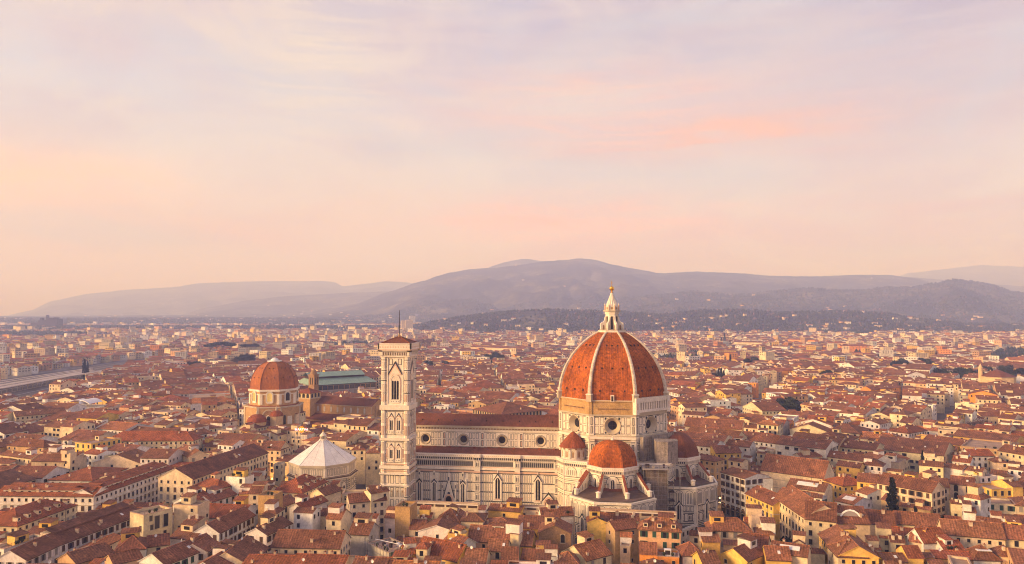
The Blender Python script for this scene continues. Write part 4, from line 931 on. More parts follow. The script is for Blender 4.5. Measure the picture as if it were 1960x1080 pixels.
HB = [(-230.1, -64.5, 59.6, 12, 89.9, 20, 'g', 2.6, 'W', 'r', 'p', 'penthouse'),
(-246.8, -91.2, 44.1, 12, 5.6, 20, 'g', 2.6, 'W', 'r', 'p', 'penthouse'),
(-233.1, -121.4, 31.8, 17, 89.7, 19, 'h', 4, 'C', 'r', 'p', 'dormer'),
(-200.1, -128.3, 44.0, 11, 85.6, 17, 'g', 3, 'W', 'b', 's', 'attic'),
(-201.3, -159.6, 17.1, 11, 93.6, 17, 'g', 3, 'W', 'b', 's', ''),
(-208.2, -155.4, 16.5, 6, 80.1, 19, 'f', 0, 'W', 'b', 'o', ''),
(-180.5, -120.7, 12.3, 9, 65.7, 22, 'f', 0, 'C', 'b', 'o', 'tallwin'),
(-168.9, -111.5, 10.6, 8, -4.1, 23, 'f', 0, 'C', 'b', 'o', ''),
(-161.1, -123.1, 5.2, 6, 7.5, 20, 'h', 1.2, 'C', 'b', 'o', ''),
(-149.7, -120.0, 25.9, 10, 87.1, 18, 'g', 3, 'W', 'b', 'd', ''),
(-148.8, -153.0, 24.3, 11, 76.2, 17, 'g', 3, 'W', 'b', 's', ''),
(-129.4, -158.0, 26.7, 13, 88.3, 17, 'g', 3.2, 'W', 'b', 's', ''),
(-201.8, -31.2, 69.0, 18, 86.0, 22, 'g', 4.5, 'C', 'b', 'p', ''),
(-292.1, 55.3, 55.4, 15, 7.5, 19, 'h', 4.5, 'C', 'r', 'p', ''),
(-357.1, 30.0, 27.9, 12, -7.2, 18, 'h', 3, 'B', 'b', 'o', ''),
(-320.2, 4.4, 12.7, 9, -1.9, 18, 'g', 2.5, 'Y', 'b', 'o', ''),
(-293.2, -21.2, 6.3, 4, -11.0, 24, 'f', 0, 'C', 'b', 'o', ''),
(-335.5, 29.3, 25.2, 7, -8.9, 19, 'f', 0, 'W', 'b', 'p', ''),
(-331.9, -8.4, 28.1, 8, -17.8, 19, 'g', 1.5, 'C', 'b', 'a', ''),
(-241.3, 11.8, 27.0, 11, -42.9, 19, 'g', 3, 'C', 'b', 'o', ''),
(-185.9, -62.7, 15.2, 9, -25.3, 19, 'h', 2.5, 'C', 'r', 'o', ''),
(-174.8, -60.0, 10.4, 7, -8.9, 23, 'f', 0, 'W', 'b', 'o', ''),
(-183.7, -85.5, 12.4, 10, 84.4, 18, 'g', 2.5, 'W', 'r', 'o', ''),
(-176.7, -77.6, 15.9, 8, 77.0, 17, 'g', 2, 'W', 'b', 's', ''),
(-166.2, -70.8, 4.0, 7, 7.5, 18, 'g', 2, 'Y', 'b', 'o', ''),
(-159.3, -73.2, 5.4, 9, 7.5, 19, 'g', 2.5, 'C', 'b', 'p', ''),
(-170.6, -147.0, 9.4, 12, 26.3, 17, 'h', 3, 'W', 'b', 'o', ''),
(-165.3, -140.0, 7.1, 9, 34.2, 16, 'g', 2.5, 'C', 'b', 's', ''),
(-158.2, -130.5, 10.8, 9, -10.7, 16, 'g', 2, 'W', 'b', 'o', ''),
(-180.7, -157.7, 13.7, 10, 70.2, 16, 'g', 2.6, 'P', 'b', 'o', ''),
(-166.1, -158.8, 9.3, 8, 56.5, 16, 'g', 2.2, 'P', 'b', 'o', ''),
(-138.9, -104.0, 6.8, 8, -0.1, 26, 'f', 0, 'S', 'b', 'n', 'tower'),
(-146.7, -55.7, 24.1, 15, 83.8, 18, 'h', 4.5, 'C', 'r', 'p', 'dormer'),
(-108.3, -135.5, 24.8, 13, 3.3, 17, 'g', 4, 'C', 'b', 'p', ''),
(-131.4, -121.0, 17.1, 9, 82.0, 17, 'g', 2.2, 'W', 'b', 's', ''),
(-134.0, -111.2, 5.3, 8, 0.6, 21, 'h', 2, 'C', 'b', 'o', ''),
(-122.5, -105.6, 8.1, 7, -4.0, 20, 'g', 1.2, 'W', 'b', 'o', ''),
(-130.9, -83.7, 16.1, 7, 71.6, 17, 'g', 1.8, 'W', 'r', 'o', ''),
(-116.9, -97.8, 6.7, 8, -6.5, 17, 'g', 2, 'C', 'b', 's', ''),
(-109.5, -104.9, 6.3, 9, -6.8, 18, 'g', 3, 'C', 'b', 'p', 'terrace'),
(-94.3, -118.8, 8.0, 11, -2.4, 17, 'g', 3, 'T', 'b', 'o', ''),
(-105.1, -83.5, 15.6, 9, 28.0, 20, 'g', 2.4, 'C', 'b', 'p', ''),
(-100.9, -82.4, 8.9, 6, 48.0, 23, 'g', 1.2, 'C', 'b', 'o', ''),
(-128.8, -69.3, 11.4, 8, 69.9, 19, 'g', 2.2, 'C', 'b', 'o', ''),
(-118.3, -55.6, 13.7, 8, 11.8, 16, 'f', 0, 'C', 'b', 'o', ''),
(-158.9, -67.0, 8.7, 8, -6.1, 18, 'g', 2.2, 'C', 'b', 'p', ''),
(-81.3, -106.1, 6.1, 9, -3.2, 24, 'f', 0, 'S', 'b', 'n', 'tower'),
(-89.2, -97.0, 4.3, 8, -3.2, 17, 'g', 2, 'W', 'b', 'o', ''),
(-80.4, -131.3, 15.4, 10, -41.7, 15.5, 'f', 0, 'T', 'b', 'n', 'site'),
(-127.4, -154.1, 18.7, 15, 96.0, 17, 'g', 4, 'C', 'b', 's', ''),
(-145.1, -146.7, 9.8, 10, 92.3, 17, 'g', 2.4, 'T', 'b', 's', ''),
(-143.5, -83.8, 11.5, 9, 81.0, 17, 'g', 2.2, 'C', 'b', 'o', ''),
(-71.8, -76.0, 28.9, 2.6, -1.2, 17.5, 'f', 0, 'C', 'b', 'n', 'altana'),
(-34.2, -77.0, 36.3, 2.6, -2.0, 17.5, 'f', 0, 'C', 'b', 'n', 'altana'),
(-44.5, -79.5, 14.1, 9, -9.2, 17, 'g', 1.2, 'Y', 'b', '1', ''),
(-34.2, -76.9, 10.6, 7, -0.4, 16.5, 'f', 0, 'C', 'b', 'o', ''),
(-23.5, -84.9, 13.3, 7, 16.5, 17, 'g', 2.2, 'W', 'b', 'o', 'terrace'),
(-66.1, -93.3, 11.1, 13, 0.8, 15, 'h', 4.5, 'C', 'b', 'o', ''),
(-64.8, -92.9, 15.4, 9, 82.9, 15, 'g', 2.5, 'C', 'b', 'o', ''),
(-75.5, -107.5, 5.9, 9, 1.5, 16, 'g', 2.5, 'C', 'b', 'L', ''),
(-48.7, -118.0, 8.6, 10, -7.5, 16, 'g', 4, 'P', 'b', 'p', ''),
(-41.2, -118.1, 8.4, 12, 0.0, 16, 'g', 4, 'P', 'b', 'p', ''),
(-56.8, -122.6, 6.9, 7, 2.8, 19, 'f', 0, 'Y', 'b', 'o', ''),
(-21.7, -111.1, 11.8, 12, 1.9, 18, 'G', 2.8, 'S', 'b', 'r', ''),
(-32.1, -119.1, 6.2, 11, -2.5, 15.5, 'g', 3.5, 'Y', 'b', 'o', ''),
(-31.6, -105.0, 6.5, 7, 2.1, 17, 'g', 1.6, 'Y', 'b', 'o', ''),
(-35.0, -124.0, 3.2, 4, -13.4, 20, 'h', 1, 'C', 'b', 'o', ''),
(-55.9, -125.8, 9.4, 8, -35.4, 16, 'g', 2.4, 'W', 'b', 'o', ''),
(-59.0, -136.6, 18.5, 10, -24.3, 15.5, 'g', 4, 'Y', 'r', 'o', ''),
(-72.3, -136.4, 3.8, 8, 22.7, 15.5, 'g', 2, 'Y', 'r', 'o', ''),
(-65.3, -141.4, 3.8, 6, -0.0, 19, 'h', 1.2, 'C', 'r', 'o', ''),
(-40.5, -129.6, 7.0, 8, -0.9, 16, 'g', 2.6, 'C', 'b', 's', ''),
(-35.8, -136.1, 5.7, 12, 7.5, 15, 'g', 3, 'P', 'b', 'o', ''),
(-46.4, -140.8, 7.4, 12, 0.4, 15, 'g', 3.5, 'C', 'b', 'o', ''),
(-27.5, -134.9, 7.4, 8, -3.6, 15, 'g', 2.2, 'W', 'b', 'o', ''),
(-21.8, -135.1, 5.1, 7, 7.5, 16, 'f', 0, 'W', 'b', 'o', ''),
(-15.4, -138.1, 7.0, 12, 7.5, 15, 'h', 3, 'C', 'b', 'o', ''),
(8.9, -79.0, 34.1, 2.6, -2.9, 17.5, 'f', 0, 'C', 'b', 'n', 'altana'),
(-2.1, -88.5, 10.5, 6, -3.4, 16, 'g', 2.5, 'Y', 'b', 'n', ''),
(6.5, -86.0, 7.1, 6, 12.9, 16, 'g', 2, 'C', 'b', 'n', ''),
(-6.1, -96.7, 7.8, 8, 2.8, 18, 'G', 1.6, 'Y', 'b', 'o', 'terrace'),
(17.2, -113.6, 15.0, 9, -5.8, 21, 'h', 3, 'P', 'b', 's', 'dormer'),
(-9.2, -128.7, 12.3, 12, 44.2, 15, 'g', 3.5, 'C', 'o', 'o', ''),
(12.3, -124.7, 5.9, 9, -2.2, 15.5, 'g', 2.8, 'O', 'b', 'p', ''),
(19.1, -125.9, 7.7, 8, -3.4, 15, 'f', 0, 'O', 'b', 'p', 'ac'),
(3.1, -100.3, 10.4, 8, 31.7, 17, 'g', 2.2, 'B', 'b', 'o', ''),
(30.3, -84.3, 13.3, 1.2, 54.5, 13, 'f', 0, 'T', 'b', 'n', ''),
(30.9, -110.6, 4.7, 6, -13.5, 18, 'g', 1, 'C', 'b', 'o', 'terrace'),
(27.0, -123.2, 7.0, 9, 7.5, 15.5, 'h', 3, 'W', 'b', 'o', ''),
(34.9, -113.5, 6.2, 7, 7.5, 17, 'g', 1.8, 'Y', 'b', 'o', ''),
(31.6, -131.8, 6.1, 9, 16.2, 15.5, 'g', 2.6, 'Y', 'b', 'o', ''),
(44.0, -97.9, 15.9, 9, -0.1, 17.5, 'h', 3.4, 'C', 'b', 's', ''),
(64.8, -11.0, 17.7, 15, -57.9, 20, 'g', 1.6, 'W', 'b', 'd', 'arcade'),
(69.5, -14.0, 14.4, 7, 16.9, 19, 'f', 0, 'W', 'b', 'o', ''),
(70.2, -47.1, 22.7, 12, -69.5, 17, 'g', 3, 'Y', 'b', 'p', ''),
(80.7, -67.6, 35.3, 16, -82.1, 19, 'g', 4.5, 'C', 'b', 'a', ''),
(82.9, -80.8, 11.2, 18, -16.5, 19, 'g', 5, 'C', 'b', 'p', ''),
(92.5, -80.6, 12.7, 16, 0.8, 18, 'g', 4.5, 'C', 'b', 'n', 'lunette'),
(95.7, 14.7, 32.4, 17, -32.0, 17, 'g', 7, 'C', 'b', 'n', ''),
(113.1, -8.1, 13.3, 14, -66.3, 17, 'h', 3, 'Y', 'r', 'p', ''),
(94.1, -17.1, 17.5, 13, -30.7, 16, 'g', 2.8, 'C', 'b', 'n', 'skylight'),
(108.0, -37.9, 9.2, 14, -47.9, 15, 'g', 2, 'W', 'b', 'o', 'skylight'),
(57.6, -82.6, 5.5, 8, -0.7, 19, 'f', 0, 'C', 'b', '3', ''),
(61.6, -86.2, 3.4, 8, -5.3, 17, 'f', 0, 'C', 'b', 'o', 'terrace'),
(51.2, -116.4, 8.4, 9, -18.5, 17, 'g', 3.2, 'C', 'b', 'o', ''),
(45.0, -125.7, 13.2, 10, 51.2, 16, 'g', 3, 'Y', 'b', 'o', ''),
(56.0, -126.3, 8.0, 9, -0.5, 16, 'g', 3, 'Y', 'b', 'o', ''),
(61.4, -123.5, 12.1, 9, -20.7, 17, 'g', 2.4, 'C', 'b', 'o', 'skylight'),
(83.0, -114.2, 26.5, 13, -91.3, 17, 'g', 3.5, 'Y', 'b', 'p', ''),
(80.8, -121.3, 9.5, 12, 0.7, 17, 'h', 3.5, 'C', 'b', 'o', ''),
(66.2, -114.9, 3.5, 7, -13.0, 18, 'G', 1, 'C', 'b', 'o', ''),
(56.9, -100.2, 6.5, 8, -4.7, 17, 'h', 2, 'C', 'b', 'o', ''),
(65.0, 57.8, 15.3, 12, 13.7, 19, 'g', 3, 'Y', 'b', 'p', ''),
(111.7, 58.7, 13.8, 8, 20.8, 17, 'g', 2, 'C', 'b', 'o', ''),
(132.5, 58.1, 22.6, 10, -36.7, 17, 'g', 2.5, 'C', 'b', 'a', ''),
(128.0, 33.0, 12.2, 9, -36.1, 17, 'g', 2, 'Y', 'b', 'o', ''),
(124.7, -11.5, 9.3, 12, -72.7, 18, 'g', 3, 'Y', 'b', 'o', ''),
(136.6, -26.5, 24.7, 13, -45.2, 20, 'g', 3.6, 'C', 'b', 's', ''),
(150.4, -22.8, 6.9, 12, -13.9, 20, 'g', 3, 'C', 'b', 's', 'balcony'),
(163.6, -16.6, 9.6, 12, -27.1, 20, 'g', 2.5, 'C', 'b', 'b', ''),
(155.3, -49.4, 6.7, 9, -49.2, 21, 'h', 3, 'W', 'b', 'o', ''),
(175.5, -18.8, 10.6, 12, 14.3, 19, 'f', 0, 'Y', 'b', 'G', 'sign'),
(182.4, -17.5, 5.5, 12, 18.7, 20, 'g', 2, 'Y', 'b', 'G', ''),
(122.6, -12.3, 8.6, 12, -24.4, 19, 'g', 3, 'Y', 'b', 'o', ''),
(121.5, -20.8, 7.7, 12, -66.4, 15, 'g', 2, 'W', 'b', 'o', ''),
(104.8, -75.4, 14.3, 9, -11.2, 16, 'g', 4, 'C', 'b', 'n', ''),
(120.9, -75.2, 16.4, 9, -11.3, 16, 'g', 3.5, 'C', 'b', 'n', ''),
(134.0, -91.5, 20.2, 11, -11.9, 17, 'g', 4, 'C', 'b', 'p', ''),
(148.3, -93.1, 6.6, 11, -15.8, 17, 'g', 4, 'C', 'b', 'd', ''),
(148.8, -73.0, 7.9, 6, -27.6, 16, 'g', 2, 'C', 'b', 'n', ''),
(153.5, -78.9, 6.1, 6, -21.0, 16, 'g', 2, 'Y', 'b', 'n', 'terrace'),
(149.7, -54.4, 4.2, 7, -16.0, 16, 'g', 1.5, 'W', 'b', 'o', ''),
(114.7, -102.0, 9.8, 9, 14.9, 17, 'g', 3.6, 'W', 'r', 'w', ''),
(120.0, -106.3, 8.0, 7, 16.2, 15, 'g', 2.5, 'W', 'r', 'o', 'terrace'),
(102.4, -118.4, 5.2, 9, 5.0, 16, 'g', 2.8, 'Y', 'r', 'n', 'skylight'),
(117.7, -112.6, 12.4, 9, -0.4, 14.5, 'g', 1.2, 'P', 'r', 'n', ''),
(128.0, -113.1, 8.5, 9, -0.1, 15, 'h', 3.4, 'W', 'b', 'o', 'skylight'),
(135.6, -112.6, 5.3, 8, 1.4, 16, 'h', 2.6, 'C', 'b', 'G', ''),
(87.9, -117.4, 8.8, 9, 3.8, 15.5, 'h', 3.4, 'C', 'b', 'o', ''),
(103.1, -103.6, 4.6, 7, -8.7, 16.5, 'g', 1.5, 'C', 'b', 'o', ''),
(101.0, -98.2, 4.5, 8, -9.7, 16.5, 'g', 2, 'C', 'b', 'o', ''),
(111.2, -102.1, 4.2, 8, -30.4, 16.5, 'g', 2.5, 'C', 'b', 'o', ''),
(95.4, -120.4, 7.6, 8, 3.3, 15, 'g', 1.5, 'Y', 'b', 'o', ''),
(140.4, 34.8, 9.9, 10, -27.3, 18, 'h', 3, 'W', 'b', 'p', ''),
(146.1, 47.5, 11.2, 9, -67.4, 19, 'g', 2.2, 'W', 'b', 'o', ''),
(165.9, 25.0, 10.9, 9, -22.5, 20, 'g', 2, 'C', 'b', 's', ''),
(178.3, 24.4, 9.5, 8, -50.7, 19, 'g', 1.6, 'W', 'b', 'a', ''),
(184.8, 19.9, 9.1, 8, -38.0, 19, 'g', 1.6, 'C', 'b', 'o', ''),
(155.1, -0.6, 9.2, 7, -57.7, 18, 'g', 2, 'C', 'b', 'n', ''),
(173.8, 44.3, 6.0, 7, -7.1, 21, 'f', 0, 'C', 'b', 'o', ''),
(190.0, 44.5, 8.6, 10, -35.1, 19, 'g', 2.5, 'W', 'r', 'p', ''),
(204.2, 60.7, 13.1, 10, 7.5, 20, 'g', 2.5, 'W', 'r', 'p', ''),
(211.2, 52.4, 6.8, 9, -5.0, 18, 'h', 2, 'C', 'b', 'o', ''),
(228.8, 64.0, 17.5, 12, -60.0, 21, 'g', 3, 'C', 'b', 'p', ''),
(127.5, -28.7, 4.9, 9, -45.8, 14, 'g', 2, 'B', 'b', 'n', ''),
(134.5, -38.4, 12.5, 5, -34.0, 13, 'g', 1, 'B', 'b', 'o', ''),
(187.2, 17.9, 10.5, 9, 21.2, 17, 'f', 0, 'W', 'b', 'o', ''),
(178.1, 10.9, 6.0, 7, -47.7, 18, 'f', 0, 'C', 'b', 'o', ''),
(-79.4, 173.2, 37.3, 38, -45.5, 26, 'h', 6, 'B', 'b', 'P', ''),
(-245.9, 164.8, 14.2, 12, 83.4, 22, 'h', 2.5, 'C', 'b', 'p', ''),
(-246.0, 160.5, 11.9, 4, -14.9, 22, 'f', 0, 'C', 'b', 'p', ''),
(-258.1, 145.7, 51.3, 12, 77.0, 16, 'g', 3.5, 'C', 'b', 'p', ''),
(-206.8, 34.4, 25.5, 13, -4.2, 19, 'g', 3.6, 'C', 'b', 'p', 'terrace'),
(-201.2, 35.9, 17.8, 14, 90.1, 19, 'h', 3, 'C', 'b', 'p', ''),
(-147.6, 33.6, 7.9, 12, 7.5, 20, 'h', 2.4, 'C', 'b', 's', ''),
(-136.2, 25.2, 8.0, 12, 7.5, 20, 'h', 2.4, 'C', 'b', 'd', ''),
(389.6, 676.8, 54.8, 14, -27.3, 17, 'g', 5, 'Y', 'b', 'p', ''),
(395.9, 536.4, 33.8, 36, 35.6, 17, 'G', 5, 'C', 'b', '1', ''),
(219.3, 131.0, 29.6, 12, -52.3, 15, 'g', 3, 'Y', 'b', 'p', ''),
(233.5, 162.0, 17.1, 11, -25.1, 19, 'f', 0, 'C', 'b', 'o', ''),
(251.2, 143.9, 27.8, 12, -48.2, 17, 'g', 3, 'C', 'r', 'o', ''),
(206.8, 167.5, 24.5, 13, 42.1, 17, 'h', 3.5, 'W', 'r', 'p', ''),
(375.8, 371.4, 30.4, 14, -63.1, 15, 'g', 3, 'C', 'b', 'P', ''),
(289.7, 470.7, 54.4, 12, 38.6, 18, 'g', 3, 'O', 'b', 'o', ''),
(311.9, 281.9, 20.3, 12, 7.5, 14, 'g', 3, 'C', 'b', 'p', ''),
(315.5, 244.5, 13.6, 14, -31.6, 16, 'g', 4, 'C', 'b', 'p', ''),
(-450.5, 148.3, 34.7, 14, 52.3, 20, 'g', 3, 'C', 'b', 'p', ''),
(-385.6, 157.5, 28.7, 12, 45.6, 17, 'g', 3.5, 'C', 'r', 'p', ''),
(-506.8, 276.7, 52.0, 12, 78.2, 17, 'g', 3, 'C', 'b', 'p', ''),
(-462.6, 308.3, 20.6, 11, -5.8, 17, 'h', 3, 'C', 'r', 'p', ''),
(-448.2, 312.0, 19.1, 11, 37.5, 17, 'h', 3, 'Y', 'b', 'p', ''),
(-545.1, 272.5, 36.4, 11, 87.9, 17, 'f', 0, 'W', 'b', 'p', ''),
(-466.1, 385.1, 14.4, 12, 62.8, 19, 'h', 2.5, 'C', 'b', 'p', ''),
(-455.2, 389.2, 13.8, 12, 65.2, 17, 'h', 2.5, 'Y', 'b', 's', ''),
(-580.3, 658.9, 32.9, 30, 7.5, 16, 'h', 4, 'C', 'b', 'p', ''),
(-254.4, 689.4, 36.3, 14, 41.5, 17, 'g', 3.5, 'W', 'b', 'p', ''),
(-162.7, 220.8, 25.1, 12, 75.3, 17, 'g', 3, 'C', 'b', 'p', ''),
(-260.0, 1343.1, 163.1, 20, -31.7, 18, 'g', 3.5, 'C', 'b', 'p', ''),
(-175.3, 947.1, 14.0, 12, 7.5, 20, 'f', 0, 'C', 'b', 'p', ''),
(-109.9, 983.7, 33.7, 20, -21.1, 19, 'h', 4, 'C', 'b', 'p', ''),
(302.8, 782.3, 65.6, 16, 26.4, 18, 'g', 4, 'Y', 'b', 'p', ''),
(366.1, 1720.4, 72.9, 16, -21.7, 19, 'g', 3, 'C', 'b', 'p', ''),
(398.2, 1470.4, 37.9, 14, -38.8, 19, 'g', 3, 'W', 'b', 'p', ''),
(548.9, 1889.6, 95.2, 16, -52.9, 20, 'g', 3, 'O', 'b', 'p', ''),
(459.9, 1500.1, 25.0, 14, 7.5, 20, 'f', 0, 'O', 'b', 'p', ''),
(483.2, 1447.7, 38.8, 14, 7.5, 20, 'f', 0, 'O', 'b', 'p', ''),
(579.9, 1538.9, 65.9, 14, 7.5, 19, 'g', 3, 'O', 'r', 'p', ''),
(174.5, 417.0, 36.9, 16, -35.0, 16, 'g', 4.5, 'Y', 'b', 'o', ''),
(87.9, 254.0, 27.2, 12, -39.3, 17, 'g', 3, 'C', 'b', 's', ''),
(107.3, 218.0, 17.9, 11, -21.7, 17, 'g', 3, 'C', 'b', 's', ''),
(136.8, 318.5, 23.7, 14, 37.2, 17, 'g', 3, 'C', 'b', 'o', ''),
(139.6, 227.5, 14.4, 14, 7.5, 18, 'g', 3.5, 'C', 'b', 'L', ''),
(193.2, 335.5, 22.2, 12, -13.8, 17, 'h', 3, 'Y', 'b', 'p', ''),
(100.2, 103.6, 22.5, 12, -36.0, 18, 'h', 4, 'W', 'b', 'p', ''),
(68.5, 121.4, 36.6, 16, -36.1, 18, 'g', 4.5, 'C', 'b', 'p', ''),
(74.4, 171.1, 40.7, 18, -17.7, 17, 'g', 5, 'C', 'b', 'n', '')]
houses = []
for t in HB:
    x, y, w, d, rot, h, rf, rise, wl, rc, wn, ex = t
    houses.append(dict(x=x, y=y, w=w, d=d, rot=rot, h=h, roof=rf, rise=rise, wall=wl, rc=rc, win=wn, ex=ex, hand=True))

# ---------------------------------------------------------------- occupancy map (1.5 m cells) so that houses never share ground
OC = {}
CELL = 1.5
def cells(x, y, w, d, rot, pad=0):
    c, s = math.cos(R_(rot)), math.sin(R_(rot)); out = set(); nx = int(w / CELL) + 1; ny = int(d / CELL) + 1
    for i in range(nx + 1):
        for j in range(ny + 1):
            a = (-.5 + i / nx) * (w + 2 * pad); b = (-.5 + j / ny) * (d + 2 * pad)
            out.add((int((x + a * c - b * s) // CELL), int((y + a * s + b * c) // CELL)))
    return out
def mark(x, y, w, d, rot, h, pad=0):
    for k in cells(x, y, w, d, rot, pad): OC[k] = max(OC.get(k, 0), h)
for H in houses: mark(H['x'], H['y'], H['w'], H['d'], H['rot'], H['h'])
TR = [('cypress', 1708, 990, 1.65, 'standing by the long cream palace at right'), ('cypress', 1752, 997, .95, 'beside a low wall below the long cream palace'), ('cypress', 1768, 893, 1.15, 'among roofs above the cream palace at right'),
 ('leafy_tree', 1793, 995, .8, 'leftmost of two beneath the yellow houses at lower right'), ('leafy_tree', 1784, 996, .8, 'rightmost of two beneath the yellow houses at lower right'), ('leafy_tree', 1903, 932, .4, 'on a roof terrace left of the green shutters'),
 ('leafy_tree', 1511, 1036, .75, 'left of the small gabled roof box in the palace courtyard'), ('leafy_tree', 1563, 1038, .75, 'in the palace courtyard, nearest the yellow wall'), ('leafy_tree', 1555, 1040, .36, 'in the palace courtyard, second from the yellow wall'), ('leafy_tree', 1527, 1031, .4, 'at the foot of the tall windowed palace front'),
 ('leafy_tree', 1492, 792, 1.35, 'leftmost of the dark garden clump right of the long street'), ('leafy_tree', 1502, 787, 1.5, 'second of the dark garden clump right of the long street'), ('leafy_tree', 1514, 785, 1.5, 'third of the dark garden clump right of the long street'), ('leafy_tree', 1525, 789, 1.3, 'rightmost of the dark garden clump right of the long street'),
 ('cypress', 1398, 698, 1.25, 'lone and tall left of the pale church front'), ('cypress', 1376, 727, 1.15, 'left of three below the pale church front'), ('cypress', 1381, 728, 1.2, 'middle of three below the pale church front'), ('cypress', 1386, 729, 1.1, 'right of three below the pale church front'),
 ('leafy_tree', 1366, 724, .9, 'left of the three cypresses'), ('leafy_tree', 1430, 698, 1.1, 'behind the pale church front at left'), ('leafy_tree', 1445, 697, 1.2, 'behind the pale church front at right'),
 ('leafy_tree', 1573, 731, 1.2, 'left of a dark pair near the upper right roofs'), ('leafy_tree', 1586, 730, 1.35, 'right of a dark pair near the upper right roofs'), ('cypress', 1387, 657, 1.9, 'tall on the far edge of the right old town'), ('cypress', 1381, 660, 1.5, 'shorter, on the far edge of the right old town'),
 ('umbrella_pine', 402, 678, 1.4, 'leftmost of the fortress pines'), ('umbrella_pine', 414, 676, 1.5, 'second of the fortress pines'), ('umbrella_pine', 427, 675, 1.5, 'third of the fortress pines'), ('umbrella_pine', 440, 676, 1.4, 'fourth of the fortress pines'), ('umbrella_pine', 470, 676, 1.3, 'fifth of the fortress pines'), ('umbrella_pine', 486, 675, 1.3, 'rightmost of the fortress pines'),
 ('cypress', 161, 713, 1.4, 'left of a pair by the railway'), ('cypress', 167, 712, 1.2, 'right of a pair by the railway'), ('cypress', 319, 723, .8, 'small, by the brown hall behind the station'), ('leafy_tree', 366, 707, 1.2, 'left of the long pale hall'), ('leafy_tree', 378, 706, 1.2, 'nearest the long pale hall'),
 ('leafy_tree', 458, 700, 1.4, 'leftmost in the garden left of the red dome'), ('leafy_tree', 468, 697, 1.5, 'second in the garden left of the red dome'), ('leafy_tree', 478, 696, 1.4, 'third in the garden left of the red dome'), ('bare_tree', 446, 703, 1.5, 'by the garden left of the red dome'),
 ('leafy_tree', 820, 705, 1.2, 'leftmost by the white palace right of the bell tower'), ('leafy_tree', 852, 703, 1.1, 'right of the white palace near the bell tower'), ('leafy_tree', 935, 693, 1.3, 'left in the clump above the old roofs'), ('leafy_tree', 947, 690, 1.4, 'middle in the clump above the old roofs'), ('leafy_tree', 958, 692, 1.2, 'right in the clump above the old roofs'), ('cypress', 941, 706, 1.1, 'dark below the clump above the old roofs'),
 ('bare_tree', 805, 668, 2.2, 'leftmost of three right of the bell tower'), ('bare_tree', 815, 672, 2.2, 'middle of three right of the bell tower'), ('bare_tree', 825, 666, 2.2, 'rightmost of three right of the bell tower'),
 ('bare_tree', 1868, 822, 1.3, 'left beside the round low rotunda'), ('bare_tree', 1880, 820, 1.35, 'middle beside the round low rotunda'), ('bare_tree', 1891, 823, 1.2, 'right beside the round low rotunda'), ('leafy_tree', 373, 868, .9, 'between palace roofs at left'), ('leafy_tree', 370, 862, .8, 'smaller, between palace roofs at left')]
park = [(1705, 711), (1716, 708), (1727, 707), (1738, 709), (1750, 712), (1771, 706), (1782, 704), (1800, 725), (1812, 722), (1824, 727), (1836, 724), (1848, 728), (1860, 726), (1872, 729), (1926, 722), (1937, 727), (1948, 724), (1958, 729), (1890, 716)]
for k, (a, b) in enumerate(park): TR.append(('leafy_tree' if k % 4 else 'bare_tree', a, b, 1.15 + .15 * (k % 3), f'{(["first", "second", "third", "fourth", "fifth", "sixth", "seventh", "eighth", "ninth", "tenth", "eleventh", "twelfth", "thirteenth", "fourteenth", "fifteenth", "sixteenth", "seventeenth", "eighteenth", "nineteenth"])[k]} in the park row behind the yellow hall, counting rightward'))
RAIL = [at(a, b, 0) for a, b in ((-150, 806), (0, 795), (70, 790), (160, 752), (260, 713), (310, 694), (350, 684), (345, 678), (290, 684), (200, 694), (0, 728), (-150, 740))]
PR = [tuple(zt(*p)) for p in RAIL]
def in_rail(z, t):
    c = False; j = len(PR) - 1
    for i in range(len(PR)):
        (z1, t1), (z2, t2) = PR[i], PR[j]
        if (z1 > z) != (z2 > z) and t < (t2 - t1) * (z - z1) / (z2 - z1) + t1: c = not c
        j = i
    return c
# reserved ground: the cathedral and its squares, the other monuments, railway, streets
RES = [(-40, -20, 150, 96, 0), (-106, -30, 40, 60, 0), (-150, 0, 50, 52, 0), (20, -25, 80, 70, 0), (48, -38, 26, 62, -20), (-20, -62, 90, 12, 0), (-95, -60, 120, 14, 0),
       (-20, -66, 44, 26, 0), (-136, -26, 26, 26, 0), (-284, 412, 84, 46, 44), (-228, 172, 60, 34, -16), (-262, 164, 46, 46, 0), (-218, 209, 70, 34, -16), (-305, 470, 84, 60, 44), (-252, 212, 16, 16, 0), (-176, -12, 14, 60, 0)]
for r in RES: mark(*r, 90)
def street(pts, wd):
    for (a, b) in zip(pts, pts[1:]):
        n = int(math.hypot(b[0] - a[0], b[1] - a[1]) / 3) + 1
        for k in range(n + 1):
            t = k / n; mark(a[0] + (b[0] - a[0]) * t, a[1] + (b[1] - a[1]) * t, wd, wd, 0, 90)
street([at(1100, 1037, 0), at(1115, 1079, 0), at(1120, 1120, 0)], 7)
street([at(1310, 1000, 0), at(1318, 1040, 0), at(1330, 1120, 0)], 6)
street([at(1440, 990, 0), at(1470, 980, 0), at(1400, 960, 0)], 9)
street([at(925, 1000, 0), at(925, 1040, 0)], 8)
street([at(700, 940, 0), at(640, 950, 0)], 8)
street([at(1425, 820, 0), at(1478, 750, 0), at(1500, 738, 0)], 9)
street([at(1790, 850, 0), at(1830, 780, 0)], 9)
street([at(505, 925, 0), at(525, 900, 0), at(560, 870, 0)], 13)
street([at(-30, 770, 0), at(170, 725, 0), at(260, 700, 0)], 55)
street([at(1300, 850, 0), at(1250, 780, 0)], 8)
